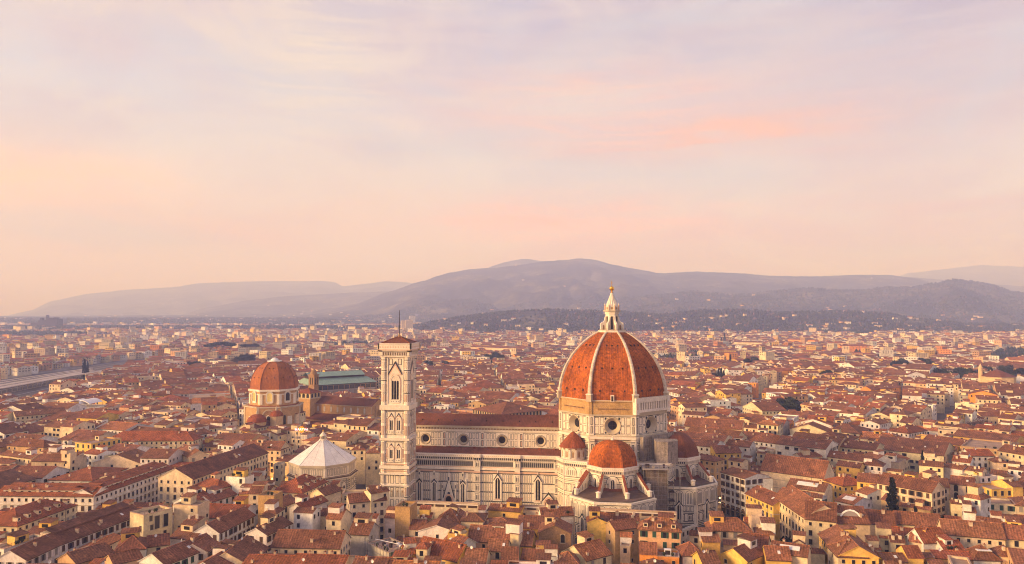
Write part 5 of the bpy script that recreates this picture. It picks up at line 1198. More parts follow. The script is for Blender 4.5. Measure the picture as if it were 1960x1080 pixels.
for px, py, hh, w_ in ((1909, 720, 25, 44), (1850, 797, 13, 28), (1436, 712, 20, 20), (170, 775, 18, 26)):
    x, y = at(px, py, hh); mark(x, y, w_, w_, 0, 90)

# trees first: nothing is built where they stand
for k_, px, py, sc_, w_ in TR:
    x, y = at(px, py, 9); mark(x, y, 5 if k_ == 'cypress' else 8, 5 if k_ == 'cypress' else 8, 0, 90)
    if zt(x, y)[0] <= 430:
        for q_ in (4, 8, 12): mark(x + (CX - x) * q_ / math.hypot(CX - x, CY - y), y + (CY - y) * q_ / math.hypot(CX - x, CY - y), 6, 6, 0, 90)
    if zt(x, y)[0] > 430:
        for q_ in (8, 16, 24, 32): mark(x + (CX - x) * q_ / math.hypot(CX - x, CY - y), y + (CY - y) * q_ / math.hypot(CX - x, CY - y), 9, 9, 0, 90)
# ---------------------------------------------------------------- fill: districts of blocks split into parcels
rg = random.Random(5)
DIST = [((-215, -60), 3), ((-60, -110), 2), ((40, -110), -4), ((100, -40), -38), ((160, -70), -16), ((150, 60), -32), ((-230, 90), -14), ((-80, 90), 6), ((-120, 260), -18),
        ((60, 150), -24), ((40, 320), 20), ((-330, 330), 30), ((-480, 200), -8), ((-420, 520), 38), ((-150, 520), 12), ((120, 520), -30), ((300, 200), -40), ((420, 420), -20),
        ((260, 700), 10), ((-60, 780), -15), ((520, 700), -35), ((-500, 800), 25), ((-250, 900), -5), ((400, 1000), 15), ((700, 1000), -10), ((60, 1050), 30)]
def pick_style(r, near):
    t = r.random()
    wl = 'C' if t < .40 else 'W' if t < .70 else 'Y' if t < .78 else 'P' if t < .85 else 'B' if t < .93 else 'T' if t < .97 else 'O'
    t = r.random(); rc = 'b' if t < .72 else 'r' if t < .94 else 'o'
    return wl, rc
def place(x, y, w, d, rot, hmean, r, lo=False):
    if in_rail(*zt(x, y)): return False
    cs = cells(x, y, w * .92, d * .92, rot); hit = sum(1 for k in cs if k in OC)
    if hit > len(cs) * .10: return False
    wl, rc = pick_style(r, True); h = max(8, r.gauss(hmean, 1.3)); 
    if lo: h = min(h, 15.5)
    t = r.random(); rf = 'g' if t < .60 else 'G' if t < .72 else 'h' if t < .88 else 'f'
    if w < 5 or d < 5: rf = 'g' if r.random() < .6 else 'f'
    span = d if rf != 'G' else w
    rise = span / 2 * r.uniform(.26, .36)
    if rf == 'h': rise = min(w, d) / 2 * r.uniform(.28, .38)
    if rf == 'f': rise = 0; h += r.uniform(0, 2)
    houses.append(dict(x=x, y=y, w=w, d=d, rot=rot, h=h, roof=rf, rise=rise, wall=wl, rc=rc, win='o' if r.random() < .45 else r.choice('psps'), ex='', hand=False))
    for k in cs: OC[k] = max(OC.get(k, 0), h)
    return True
def split(x0, y0, x1, y1, tgt, r, out, dep=0):
    w, d = x1 - x0, y1 - y0
    if (w <= tgt * 1.5 and d <= tgt * 1.7) or dep > 7: out.append((x0, y0, x1, y1)); return
    f = r.uniform(.36, .64)
    if w / 1.0 > d / 1.15: split(x0, y0, x0 + w * f, y1, tgt, r, out, dep + 1); split(x0 + w * f, y0, x1, y1, tgt, r, out, dep + 1)
    else: split(x0, y0, x1, y0 + d * f, tgt, r, out, dep + 1); split(x0, y0 + d * f, x1, y1, tgt, r, out, dep + 1)
for i, ((dx, dy), rot) in enumerate(DIST):
    c, s = math.cos(R_(rot)), math.sin(R_(rot)); u = -420
    dz = zt(dx, dy)[0]
    while u < 420:
        bw = rg.uniform(52, 88); v = -420
        while v < 420:
            bh = rg.uniform(34, 58)
            mx, my = dx + (u + bw / 2) * c - (v + bh / 2) * s, dy + (u + bw / 2) * s + (v + bh / 2) * c
            z, t = zt(mx, my)
            if z > 190 and z < 1500 and abs(t) < .78:
                bh_ = rg.gauss(0, 1.6); court = rg.random() < .55; out = []; split(u + 2.6, v + 2.4, u + bw - 2.6, v + bh - 2.4, rg.choice((11, 13, 15, 19, 26)) + (2 if z > 700 else 0), rg, out)
                for (a, b, e, f) in out:
                    lx, ly = (a + e) / 2, (b + f) / 2; X, Y = dx + lx * c - ly * s, dy + lx * s + ly * c
                    best = min(range(len(DIST)), key=lambda k: (DIST[k][0][0] - X) ** 2 + (DIST[k][0][1] - Y) ** 2)
                    if best != i: continue
                    z, t = zt(X, Y)
                    if z < 225 or z > 1250 or abs(t) > .74: continue
                    w, d = e - a, f - b
                    if court and abs((a + e) / 2 - u - bw / 2) < bw * .17 and abs((b + f) / 2 - v - bh / 2) < bh * .2: continue
                    if rg.random() < .05: continue
                    hm = (17.5 if z > 420 else 15.5) + bh_
                    if place(X, Y, w, d, rot, hm, rg): continue
                    if z < 520 or rg.random() < .5:      # squeeze smaller houses between the big ones
                        for (qa, qb) in ((-.25, -.25), (.25, -.25), (-.25, .25), (.25, .25)):
                            lx2, ly2 = lx + qa * w, ly + qb * d; X2, Y2 = dx + lx2 * c - ly2 * s, dy + lx2 * s + ly2 * c
                            if w > 6 and d > 6: place(X2, Y2, w / 2, d / 2, rot, 14, rg, True)
            v += bh
        u += bw
# seams between districts: small infill
for k in range(9000):
    z = 235 + (1150 - 235) * rg.random() ** 1.3; t = rg.uniform(-.72, .72); X, Y = xy(z, t)
    best = min(range(len(DIST)), key=lambda k: (DIST[k][0][0] - X) ** 2 + (DIST[k][0][1] - Y) ** 2)
    w, d = rg.uniform(5, 11), rg.uniform(6, 12)
    cs = cells(X, Y, w + 1.2, d + 1.2, DIST[best][1])
    if any(k2 in OC for k2 in cs): continue
    place(X, Y, w, d, DIST[best][1], 14 if z < 420 else 16, rg, z < 420)
for H in houses:
    H['z'], H['t'] = zt(H['x'], H['y']); H['px'], H['py'] = proj(H['x'], H['y'], H['h'])
    r = random.Random(int(H['x'] * 31 + H['y'] * 17)); H['wc'] = jit(WALL[H['wall']], r, .13); H['rcol'] = jit(ROOF[H['rc']], r, .22)
    H['size'] = H['w'] * H['d'] ** .6 * (H['h'] + 10) / H['z'] ** 2 * (1 if abs(H['t']) < .70 and H['py'] < 1105 else .05)
houses.sort(key=lambda H: -H['size'])
near = houses[:300]; far = houses[300:]

# ---------------------------------------------------------------- window, chimney, dormer kit (shared meshes)
def k_window(w, h, style, big=False):
    m = MB(); fr = Fr((0, 0), 0)
    wb(m, fr, -w / 2 - .1, w / 2 + .1, -h / 2 - .1, h / 2 + .1, 0, .07, 'stone_trim')
    if style == 'arch':
        arch(m, fr, 0, w, -h / 2, h / 2 - w / 2, .09, 'glass_dark'); arch_ring(m, fr, 0, w, -h / 2, h / 2 - w / 2, .18, .14, 'stone_trim')
    else: wq(m, fr, -w / 2, w / 2, -h / 2, h / 2, .085, 'glass_dark')
    wb(m, fr, -w / 2 - .25, w / 2 + .25, -h / 2 - .26, -h / 2 - .1, .0, .2, 'stone_trim')
    if style == 'white': 
        for x in (-w / 4, 0, w / 4): wb(m, fr, x - .04, x + .04, -h / 2, h / 2, .085, .12, 'marble_white')
    if style == 'palace':
        wb(m, fr, -w / 2 - .35, w / 2 + .35, h / 2 + .2, h / 2 + .5, 0, .35, 'stone_trim')
    return m.mesh('window')
def k_shutter(w, h, mt, sx):
    m = MB(); fr = Fr((0, 0), 0); x = sx * (w / 2 + w * .27); wb(m, fr, x - w * .25, x + w * .25, -h / 2, h / 2, .08, .15, mt); return m.mesh('shutter')
def k_closed(w, h, mt):
    m = MB(); fr = Fr((0, 0), 0); wb(m, fr, -w / 2 + .03, w / 2 - .03, -h / 2 + .03, h / 2 - .03, .09, .14, mt); return m.mesh('shutter')
KW = {'plain': k_window(1.3, 2.1, ''), 'small': k_window(1.0, 1.3, ''), 'arch': k_window(1.6, 3.1, 'arch'), 'white': k_window(2.3, 1.7, 'white'), 'palace': k_window(1.5, 2.8, 'palace'), 'wide': k_window(2.4, 1.7, '')}
KS = {(k, s): k_shutter(1.3, 2.1, 'shutter_' + k, s) for k in ('brown', 'green', 'grey') for s in (-1, 1)}
KC = {k: k_closed(1.3, 2.1, 'shutter_' + k) for k in ('brown', 'green', 'grey')}
def k_chimney(v):
    m = MB(); w = .38 + .12 * v; m.box(-w, w, -.35, .35, -1.2, .9 + .2 * v, 'plaster', (.62, .48, .34), True); m.box(-w - .1, w + .1, -.45, .45, .9 + .2 * v, 1.0 + .2 * v, 'plaster', (.5, .3, .2), True)
    m.ring(0, 0, [(.2, 1.0 + .2 * v), (.2, 1.35 + .2 * v), (0, 1.5 + .2 * v)], 6, 'chapel_tiles'); return m.mesh('chimney')
KCH = [k_chimney(v) for v in range(3)]
def k_skylight(w, d, sl):
    m = MB(); c, s = math.cos(sl), math.sin(sl)
    p = lambda x, y, z: (x, y * c - z * s, y * s + z * c)
    m.hexa([p(-w / 2, -d / 2, 0), p(w / 2, -d / 2, 0), p(w / 2, d / 2, 0), p(-w / 2, d / 2, 0), p(-w / 2, -d / 2, .22), p(w / 2, -d / 2, .22), p(w / 2, d / 2, .22), p(-w / 2, d / 2, .22)], 'lead'); return m.mesh('skylight')
def k_dish():
    m = MB(); m.rod((0, 0, -.3), (0, 0, .9), .04, 'steel', 5); 
    for k in range(12):
        a, b = 2 * math.pi * k / 12, 2 * math.pi * (k + 1) / 12
        for (r0, y0), (r1, y1) in zip([(0, 0), (.28, -.05)], [(.28, -.05), (.55, -.2)]):
            f = lambda r, y, t: (r * math.cos(t), y, 1.0 + r * math.sin(t))
            pts = [f(r1, y1, a), f(r1, y1, b), f(r0, y0, b), f(r0, y0, a)]; m.poly(pts[:3] if r0 == 0 else pts, 'canvas')
    return m.mesh('satellite_dish')
KD = k_dish()
def k_aerial():
    m = MB(); m.rod((0, 0, -.4), (0, 0, 2.6), .035, 'iron', 4); m.rod((-.7, 0, 2.3), (.7, 0, 2.3), .03, 'iron', 4); m.rod((-.5, 0, 1.9), (.5, 0, 1.9), .03, 'iron', 4); return m.mesh('aerial')
KA = k_aerial()
def k_dormer():
    m = MB(); m.box(-.8, .8, -.9, 1.2, -.6, .9, 'plaster', (.66, .54, .38), True); m.poly([(-1, -1.1, .85), (1, -1.1, .85), (1, 1.6, 1.25), (-1, 1.6, 1.25)], 'tiles', (.25, .09, .05)); wq(m, Fr((0, -.9), 0), -.5, .5, -.3, .6, .03, 'glass_dark'); return m.mesh('dormer')
KDO = k_dormer()

def open_side(H, lx, ly, z, nx, ny):
    c, s = math.cos(R_(H['rot'])), math.sin(R_(H['rot'])); x = lx + nx * 2.2; y = ly + ny * 2.2
    X, Y = H['x'] + x * c - y * s, H['y'] + x * s + y * c
    return OC.get((int(X // CELL), int(Y // CELL)), 0) < z - .6 or OC.get((int(X // CELL), int(Y // CELL)), 0) >= 89
def roof_z(H, lx, ly):
    w, d = H['w'] / 2, H['d'] / 2
    if H['roof'] == 'f': return H['h'] - .7
    if H['roof'] == 'G': return H['h'] + H['rise'] * (1 - abs(lx) / w)
    if H['roof'] == 'h':
        D = min(w, d); return H['h'] + H['rise'] * min(1, (w - abs(lx)) / D, (d - abs(ly)) / D)
    return H['h'] + H['rise'] * (1 - abs(ly) / d)
nwin = 0
def windows_for(H, root, r, rank):
    """windows on the walls that face the square side of town and are not built against"""
    global nwin
    st = H['win']; w, d, h = H['w'] / 2, H['d'] / 2, H['h']
    if st == 'n': return
    c, s = math.cos(R_(H['rot'])), math.sin(R_(H['rot']))
    sides = []
    for nx, ny, L_, ang in ((0, -1, w, 0), (1, 0, d, 90), (-1, 0, d, -90)):
        wx, wy = nx * c - ny * s, nx * s + ny * c
        fx, fy = H['x'] + (nx * w) * c - (ny * d) * s, H['y'] + (nx * w) * s + (ny * d) * c
        if wx * (CX - fx) + wy * (CY - fy) > 12: sides.append((nx, ny, L_, ang))
    style = {'p': 'plain', 's': 'plain', 'd': 'plain', 'G': 'plain', 'o': r.choice(['small', 'plain', 'small', 'wide']), 'a': 'palace', 'P': 'arch', 'r': 'arch', 'b': 'arch', 'w': 'white', '1': 'small', '3': 'plain', 'L': 'wide'}[st]
    sh = {'s': r.choice(['brown', 'grey', 'green', 'brown']), 'd': 'brown', 'G': 'green'}.get(st)
    for nx, ny, L_, ang in sides:
        front = ny == -1
        if not front and H['hand'] and st in 'P13Lw' and st != 'P': continue
        pitch = {'P': 3.0, 'a': 3.4, 'd': 2.9, 's': 3.2, 'G': 3.0, 'p': 3.0}.get(st, r.uniform(3.2, 4.4)) 
        n = int((2 * L_ - 1.0) / pitch)
        if n < 1 and L_ > 1.6: n = 1
        if st == '1': n = 1
        if st == '3': n = 3
        z = h - 1.9; row = 0
        while z > 4.0 and row < (1 if st in '1L' else 5):
            for i in range(n):
                if st in 'or' and r.random() < (.45 if st == 'o' else .3): continue
                u = -L_ + 2 * L_ * (i + .5) / n
                if st == 'o': u += r.uniform(-.5, .5)
                lx, ly = (u, -d) if front else ((w, u) if nx > 0 else (-w, -u))
                if not open_side(H, lx, ly, z, nx, ny): continue
                k = 'small' if (row == 0 and style in ('plain', 'palace') and st in 'pa') else style
                o = link('window', KW[k], root, (lx, ly, z), R_(ang)); nwin += 1
                if sh and k == 'plain' and rank < 150:
                    if r.random() < .7:
                        for s2 in (-1, 1): link('shutter', KS[(sh, s2)], o)
                    else: link('shutter', KC[sh], o)
                elif k == 'plain' and r.random() < .3: link('shutter', KC[sh or r.choice(['brown', 'grey', 'grey'])], o)
            z -= 3.5 if st not in 'aP' else 4.6; row += 1
            if st == 'a': style = 'palace'
used_labels = {}
LM = [('the octagonal baptistery', 622, 880), ('the tall bell tower', 762, 900), ('the long cathedral nave', 930, 930), ('the small orange side dome', 1171, 950), ('the netted scaffolding', 1260, 930), ('the dark café square', 1410, 975),
      ('the red domed chapel', 522, 770), ('the red rooftop sign', 577, 825), ('the long barn-like red roof', 1480, 890), ('the rough brown stone tower', 512, 965), ('the round low rotunda', 1850, 800), ('the lower left corner', 30, 1060),
      ('the lower right corner', 1930, 1060), ('the bottom edge middle', 980, 1075), ('the netted building site', 762, 1035), ('the white rooftop marquees', 155, 775), ('the railway station roofs', 120, 725), ('the dark green cypress', 1708, 960), ('the brown hipped palace', 960, 790), ('the eastern tribune', 1330, 960)]
def where(H):
    b = min(LM, key=lambda l: (l[1] - H['px']) ** 2 + 1.6 * (l[2] - H['py']) ** 2); dx, dy = H['px'] - b[1], (H['py'] - b[2]) * 1.3
    v = 'below' if dy > 0 else 'above'; hz = 'right of' if dx > 0 else 'left of'
    if abs(dx) > 2.2 * abs(dy): return hz, b
    if abs(dy) > 2.2 * abs(dx): return v, b
    return v + ' ' + hz, b
ORD = ['', 'second ', 'third ', 'fourth ', 'fifth ', 'sixth ', 'seventh ', 'eighth ', 'ninth ', 'tenth ', 'eleventh ', 'twelfth ']
groups = {}
for H in near:
    sz = 'long' if max(H['w'], H['d']) > 26 else 'large' if H['w'] * H['d'] > 190 else 'small' if H['w'] * H['d'] < 75 else 'narrow' if min(H['w'], H['d']) < 6.5 else 'mid-sized'
    rn = 'flat terraced roof' if H['roof'] == 'f' else RNAME[H['rc']] + (' hipped roof' if H['roof'] == 'h' else ' gabled roof')
    v, b = where(H); H['desc'] = (sz, WNAME[H['wall']], rn, v, b[0]); groups.setdefault(H['desc'], []).append((math.hypot(H['px'] - b[1], H['py'] - b[2]), id(H), H))
for k, L_ in groups.items():
    L_.sort(key=lambda t: t[0])
    for i, (_, _, H) in enumerate(L_):
        sz, wn, rn, v, b = k
        tail = f'{v} {b}' if len(L_) == 1 else (f'nearest {v} {b}' if i == 0 else f'{ORD[min(i, 11)]}nearest {v} {b}')
        H['label'] = f'{sz} {wn} house, {rn}, {tail}'
cats = {'tower': 'tower', 'site': 'building site'}
for rank, H in enumerate(near):
    r = random.Random(rank * 7 + 3)
    nm, ct = ('stone_tower', 'tower') if H['ex'] == 'tower' else ('palace', 'palace') if H['w'] * H['d'] > 420 else ('town_house', 'house')
    lab = H['label']
    if H['ex'] == 'tower': lab = 'rough brown stone tower with flat top left of centre' if H['px'] < 600 else 'brown stone tower just below the tall marble bell tower'
    root = thing(nm, lab, ct, (H['x'], H['y'], 0), R_(H['rot']), 'houses packed around the cathedral')
    mw, mr = MB(), MB(); house_geo(H, mw, mr, lambda x, y, z: (x, y, z), True, r)
    w, d, h = H['w'] / 2, H['d'] / 2, H['h']
    if H['roof'] == 'g' and w * d > 26:      # repaired and sooty patches of tile
        for _ in range(1 + int(w * d / 45)):
            a_ = r.uniform(-w * .9, w * .7); b_ = a_ + r.uniform(1.2, 4.5); y0_ = -d * r.uniform(.45, .95); y1_ = y0_ + r.uniform(.8, d * .4); b_ = min(b_, w * .95); y1_ = min(y1_, -.2)
            kk_ = r.choice([.7, .8, 1.2, 1.35]); zz_ = lambda y: h + H['rise'] * (1 - abs(y) / d) + .15
            mr.poly([(a_, y0_, zz_(y0_)), (b_, y0_, zz_(y0_)), (b_, y1_, zz_(y1_)), (a_, y1_, zz_(y1_))], 'tiles', tuple(min(.8, v * kk_) for v in H['rcol']))
    if H['ex'] == 'tower':
        mw.mats = ['rough_masonry' if k == 'plaster' else k for k in mw.mats]; mr.mats = ['brown_stone' if k == 'plaster' else k for k in mr.mats]
    if H['wall'] == 'S' and H['ex'] != 'tower': mw.mats = ['brown_stone' if k == 'plaster' else k for k in mw.mats]
    if H['hand'] and w * d > 60 and H['wall'] != 'S':      # string courses and drain pipes of the palaces
        for zc in (h - 4.2, h - 8.4):
            if zc > 5: wb(mw, Fr((0, -d), 0), -w, w, zc, zc + .22, 0, .14, 'stone_trim'); wb(mw, Fr((w, 0), 90), -d, d, zc, zc + .22, 0, .14, 'stone_trim')
        wb(mw, Fr((0, -d), 0), w * .62, w * .62 + .12, 2, h - .3, 0, .16, 'shutter_brown')
    if H['ex'] == 'altana':      # long roof ridge with a row of openings under a cream ledge
        n = max(2, int(H['w'] / 4.8))
        for j in range(n): u = -w + 2 * w * (j + .5) / n; wq(mw, Fr((0, -d), 0), u - 2.0, u + 2.0, h - 1.6, h - .6, .05, 'shutter_brown')
        wb(mw, Fr((0, -d), 0), -w, w, h - .45, h - .1, 0, .5, 'marble_white')
    if H['ex'] == 'arcade':
        n = 5
        for j in range(n): u = -w + 2 * w * (j + .5) / n; arch(mw, Fr((0, -d), 0), u, 2.4, 0, 3.2, .06, 'glass_dark'); arch_ring(mw, Fr((0, -d), 0), u, 2.4, 0, 3.2, .45, .2, 'brown_stone')
    mw.build('wall', root)
    if mr.f: rf = mr.build('roof', root)
    else: rf = None
    windows_for(H, root, r, rank)
    if H['win'] == 'L':
        m = MB(); wq(m, Fr((0, -d), 0), -w + .7, w - .7, h - 3.2, h - .9, .05, 'glass_dark'); 
        for j in range(4): u = -w + .7 + (2 * w - 1.4) * j / 3; wb(m, Fr((0, -d), 0), u - .12, u + .12, h - 3.2, h - .9, .05, .2, 'stone_trim')
        m.build('loggia', root)
    # roof furniture
    if rf and H['roof'] != 'f':
        k = min(5, 1 + int(w * d / 28))
        if H['ex'] != 'altana':
            for j in range(k):
                if r.random() < .25: continue
                lx, ly = r.uniform(-w * .8, w * .8), r.uniform(-d * .75, d * .8); link('chimney', KCH[r.randrange(3)], rf, (lx, ly, roof_z(H, lx, ly)), r.choice([0, math.pi / 2]))
        if r.random() < .35: lx, ly = r.uniform(-w * .6, w * .6), r.uniform(-d * .2, d * .3); link('aerial', KA, rf, (lx, ly, roof_z(H, lx, ly)), r.uniform(0, 3))
        if r.random() < .22: lx, ly = r.uniform(-w * .6, w * .6), r.uniform(-d * .5, d * .1); link('satellite_dish', KD, rf, (lx, ly, roof_z(H, lx, ly)), r.uniform(-.6, .6))
        sl = math.atan(H['rise'] / d) if H['roof'] in 'gv' else 0
        if H['ex'] == 'skylight': link('skylight', k_skylight(w * 1.1, d * .45, sl), rf, (0, -d * .45, roof_z(H, 0, -d * .45) + .1))
        elif r.random() < .28 and sl: lx = r.uniform(-w * .6, w * .6); link('skylight', k_skylight(.9, 1.3, sl), rf, (lx, -d * .5, roof_z(H, lx, -d * .5) + .1))
    if H['ex'] == 'dormer' and rf:
        n = max(2, int(H['w'] / 5))
        for j in range(n): lx = -w + 2 * w * (j + .5) / n; ly = -d * .72; link('dormer', KDO, rf, (lx, ly, roof_z(H, lx, ly) + .3))
    if H['ex'] in ('penthouse', 'attic'):
        m = MB(); a, b = -w * .9, w * .92; dd = -d + (2.4 if H['ex'] == 'penthouse' else d * .9)
        zz = h + (1.9 if H['ex'] == 'penthouse' else 2.9)
        m.box(a, b, dd, d - .5, h - .5, zz, 'plaster', jit((.74, .66, .55), r)); n = int((b - a) / 3.2)
        for j in range(n): u = a + (b - a) * (j + .5) / n; wq(m, Fr((0, dd), 0), u - .6, u + .6, zz - 1.7, zz - .45, .04, 'glass_dark')
        P = [(a - .3, dd - .5, zz), (b + .3, dd - .5, zz), (b + .3, d * .6, zz + 1.6), (a - .3, d * .6, zz + 1.6)]; m.poly(P, 'tiles', H['rcol']); m.poly([P[3], P[2], (b + .3, d, zz + .7), (a - .3, d, zz + .7)], 'tiles', H['rcol'])
        m.build('rooftop_room', root)
    elif (H['ex'] == '' and r.random() < .33 and H['win'] != 'n' and w * d > 18) or H['ex'] in ('terrace',):
        m = MB(); ww, wd = r.uniform(1.5, min(3, w)), r.uniform(1.4, min(2.6, d)); lx, ly = r.uniform(-w + ww, w - ww) * .8, r.uniform(0, max(.1, d - wd)) * .9; zz = h + H['rise'] * .6 + r.uniform(1.8, 2.8)
        m.box(lx - ww, lx + ww, ly - wd, ly + wd, h - .6, zz, 'plaster', jit(WALL[r.choice('CWCYW')], r)); wq(m, Fr((lx, ly - wd), 0), -ww * .5, ww * .5, zz - 1.8, zz - .5, .04, 'glass_dark')
        m.poly([(lx - ww - .3, ly - wd - .4, zz), (lx + ww + .3, ly - wd - .4, zz), (lx + ww + .3, ly + wd + .3, zz + .9), (lx - ww - .3, ly + wd + .3, zz + .9)], 'tiles', H['rcol'])
        m.poly([(lx + ww + .3, ly + wd + .3, zz + .9), (lx + ww + .3, ly + wd + .3, zz), (lx - ww - .3, ly + wd + .3, zz), (lx - ww - .3, ly + wd + .3, zz + .9)], 'plaster', WALL['C'])
        m.build('rooftop_room', root)
    if H['ex'] == 'terrace' or (H['roof'] == 'f' and r.random() < .5):
        m = MB(); zt_ = h + (.16 if H['roof'] == 'f' else .3)
        for j in range(int(H['w'] / 1.2)): u = -w + .4 + j * 1.2; m.rod((u, -d + .1, zt_), (u, -d + .1, zt_ + .95), .03, 'iron', 4)
        m.rod((-w + .3, -d + .1, zt_ + .95), (w - .3, -d + .1, zt_ + .95), .04, 'iron', 4)
        for j in range(3): u = r.uniform(-w * .7, w * .7); m.ring(u, -d + .7, [(.22, zt_ - .3), (.3, zt_ + .2), (.55, zt_ + .5), (.5, zt_ + 1.0), (0, zt_ + 1.3)], 6, 'leaf')
        m.build('terrace_rail', root)
    if H['ex'] == 'ac':
        m = MB(); m.box(-1.2, 1.2, -1, .4, h - .7, h + 1.6, 'canvas'); wq(m, Fr((0, -1), 0), -.9, .9, h - .2, h + 1.3, .03, 'iron'); m.box(1.9, 2.6, -1.2, -.6, h - .7, h + .6, 'concrete'); m.build('air_conditioner', root)
    if H['ex'] == 'sign':
        m = MB()
        for j in range(7): wb(m, Fr((0, -d), 0), -1.8 + j * .72, -1.25 + j * .72, h - 9.5, h - 8.7, .1, .2, 'cloth_red')
        m.build('sign_lettering', root)
    if H['ex'] == 'balcony':
        m = MB(); wb(m, Fr((0, -d), 0), -w * .7, w * .7, h - 7.2, h - 7.0, 0, 1.1, 'stone_trim')
        for j in range(14): u = -w * .7 + j * w * 1.4 / 13; m.rod((u, -d - 1.05, h - 7), (u, -d - 1.05, h - 6), .03, 'iron', 4)
        m.build('balcony', root)
    if H['ex'] == 'tallwin':
        m = MB()
        for u in (-w * .1, w * .5): wb(m, Fr((0, -d), 0), u - 1.2, u + 1.2, h - 6.5, h - 1.2, 0, .3, 'stone_trim'); wq(m, Fr((0, -d), 0), u - 1, u + 1, h - 6.3, h - 1.4, .33, 'glass_dark')
        m.build('bay_window', root)
    if H['ex'] == 'lunette':
        m = MB(); m.prism([(-5, -d * .6), (5, -d * .6), (5, d * .1), (-5, d * .1)], h, h + 2.6, 'plaster', WALL['C']); f = Fr((0, -d * .6), 0); arch(m, f, 0, 7.2, h + .2, h + .3, .1, 'concrete'); arch_ring(m, f, 0, 7.2, h + .2, h + .3, .6, .3, 'plaster')
        m.build('lunette_dormer', root)
    if H['ex'] == 'site':
        m = MB()
        for sx in (-1, 1):
            for j in range(6): y = -d + j * d * .4; m.rod((sx * (w + .9), y, 0), (sx * (w + .9), y, h + 2), .07, 'steel', 4)
        for j in range(8): x = -w + j * w * 2 / 7; m.rod((x, -d - .9, 0), (x, -d - .9, h + 2), .07, 'steel', 4)
        for z in range(2, int(h) + 2, 2): m.rod((-w, -d - .9, z), (w, -d - .9, z), .06, 'steel', 4); m.rod((w + .9, -d, z), (w + .9, d, z), .06, 'steel', 4)
        m.build('scaffold_frame', root); m = MB()
        wb(m, Fr((w, 0), 90), -d, d * .6, 6, h + .6, 1.0, 1.06, 'netting_green'); m.build('net', root)
        m = MB()
        for j in range(10): x, y = r.uniform(-w * .8, w * .8), r.uniform(-d * .7, d * .7); m.box(x - .5, x + .6, y - .4, y + .5, h - .7, h + r.uniform(-.2, .8), r.choice(['canvas', 'concrete', 'iron', 'steel']))
        m.rod((-w, -d * .3, h + .8), (w * .6, d * .2, h + 1.2), .12, 'canvas', 5); m.build('materials', root)
print('near houses', len(near), 'windows', nwin, 'far', len(far))

# ---------------------------------------------------------------- the rest of the old town: one mass
mb = MB(); r = random.Random(3)
for H in far:
    c, s = math.cos(R_(H['rot'])), math.sin(R_(H['rot'])); X, Y = H['x'], H['y']
    T = lambda x, y, z: (X + x * c - y * s, Y + x * s + y * c, z)
    house_geo(H, mb, mb, T, False, r); w, d, h = H['w'] / 2, H['d'] / 2, H['h']
    for nx, ny, L_ in ((0, -1, w), (1, 0, d), (-1, 0, d)):
        wx, wy = nx * c - ny * s, nx * s + ny * c
        if wx * (CX - X) + wy * (CY - Y) < 0: continue
        n = int(2 * L_ / 3.3)
        for zz in (h - 2.6, h - 6.0, h - 9.4):
            for i in range(n):
                if r.random() < .35: continue
                u = -L_ + 2 * L_ * (i + .5) / n; lx, ly = (u, -d) if ny else (nx * w, u)
                if not open_side(H, lx, ly, zz, nx, ny): continue
                e = .06; a, b = (.62, 0) if ny else (0, .62); ox, oy = nx * e, ny * e
                pts = [T(lx - a + ox, ly - b + oy, zz), T(lx + a + ox, ly + b + oy, zz), T(lx + a + ox, ly + b + oy, zz + 1.7), T(lx - a + ox, ly - b + oy, zz + 1.7)]
                mb.poly(pts if nx >= 0 else pts[::-1], 'glass_dark')
    if H['roof'] != 'f':
        for j in range(r.randrange(0, 4)):
            lx, ly = r.uniform(-w * .8, w * .8), r.uniform(-d * .8, d * .8); z0 = roof_z(H, lx, ly); q = r.uniform(.3, .55)
            P = [T(lx + a, ly + b, z) for z in (z0 - .5, z0 + r.uniform(.8, 1.4)) for a, b in ((-q, -q), (q, -q), (q, q), (-q, q))]; mb.hexa(P, 'plaster', jit((.66, .54, .40), r))
    if r.random() < .5:
        ww, wd = r.uniform(1.3, 3), r.uniform(1.3, 2.6); lx, ly = r.uniform(-w * .5, w * .5), r.uniform(-d * .3, d * .5); zz = h + H['rise'] * .6 + r.uniform(1.2, 2.6); wc = jit(WALL[r.choice('CWCYWW')], r)
        P = [T(lx + a, ly + b, z) for z in (h - .5, zz) for a, b in ((-ww, -wd), (ww, -wd), (ww, wd), (-ww, wd))]; mb.hexa(P, 'plaster', wc)
        mb.poly([T(lx - ww - .3, ly - wd - .3, zz), T(lx + ww + .3, ly - wd - .3, zz), T(lx + ww + .3, ly + wd + .3, zz + .8), T(lx - ww - .3, ly + wd + .3, zz + .8)], 'tiles', H['rcol'])
tag(mb.build('old_town_houses'), kind='stuff', label='sea of small tiled houses filling the old town behind', cat='houses')

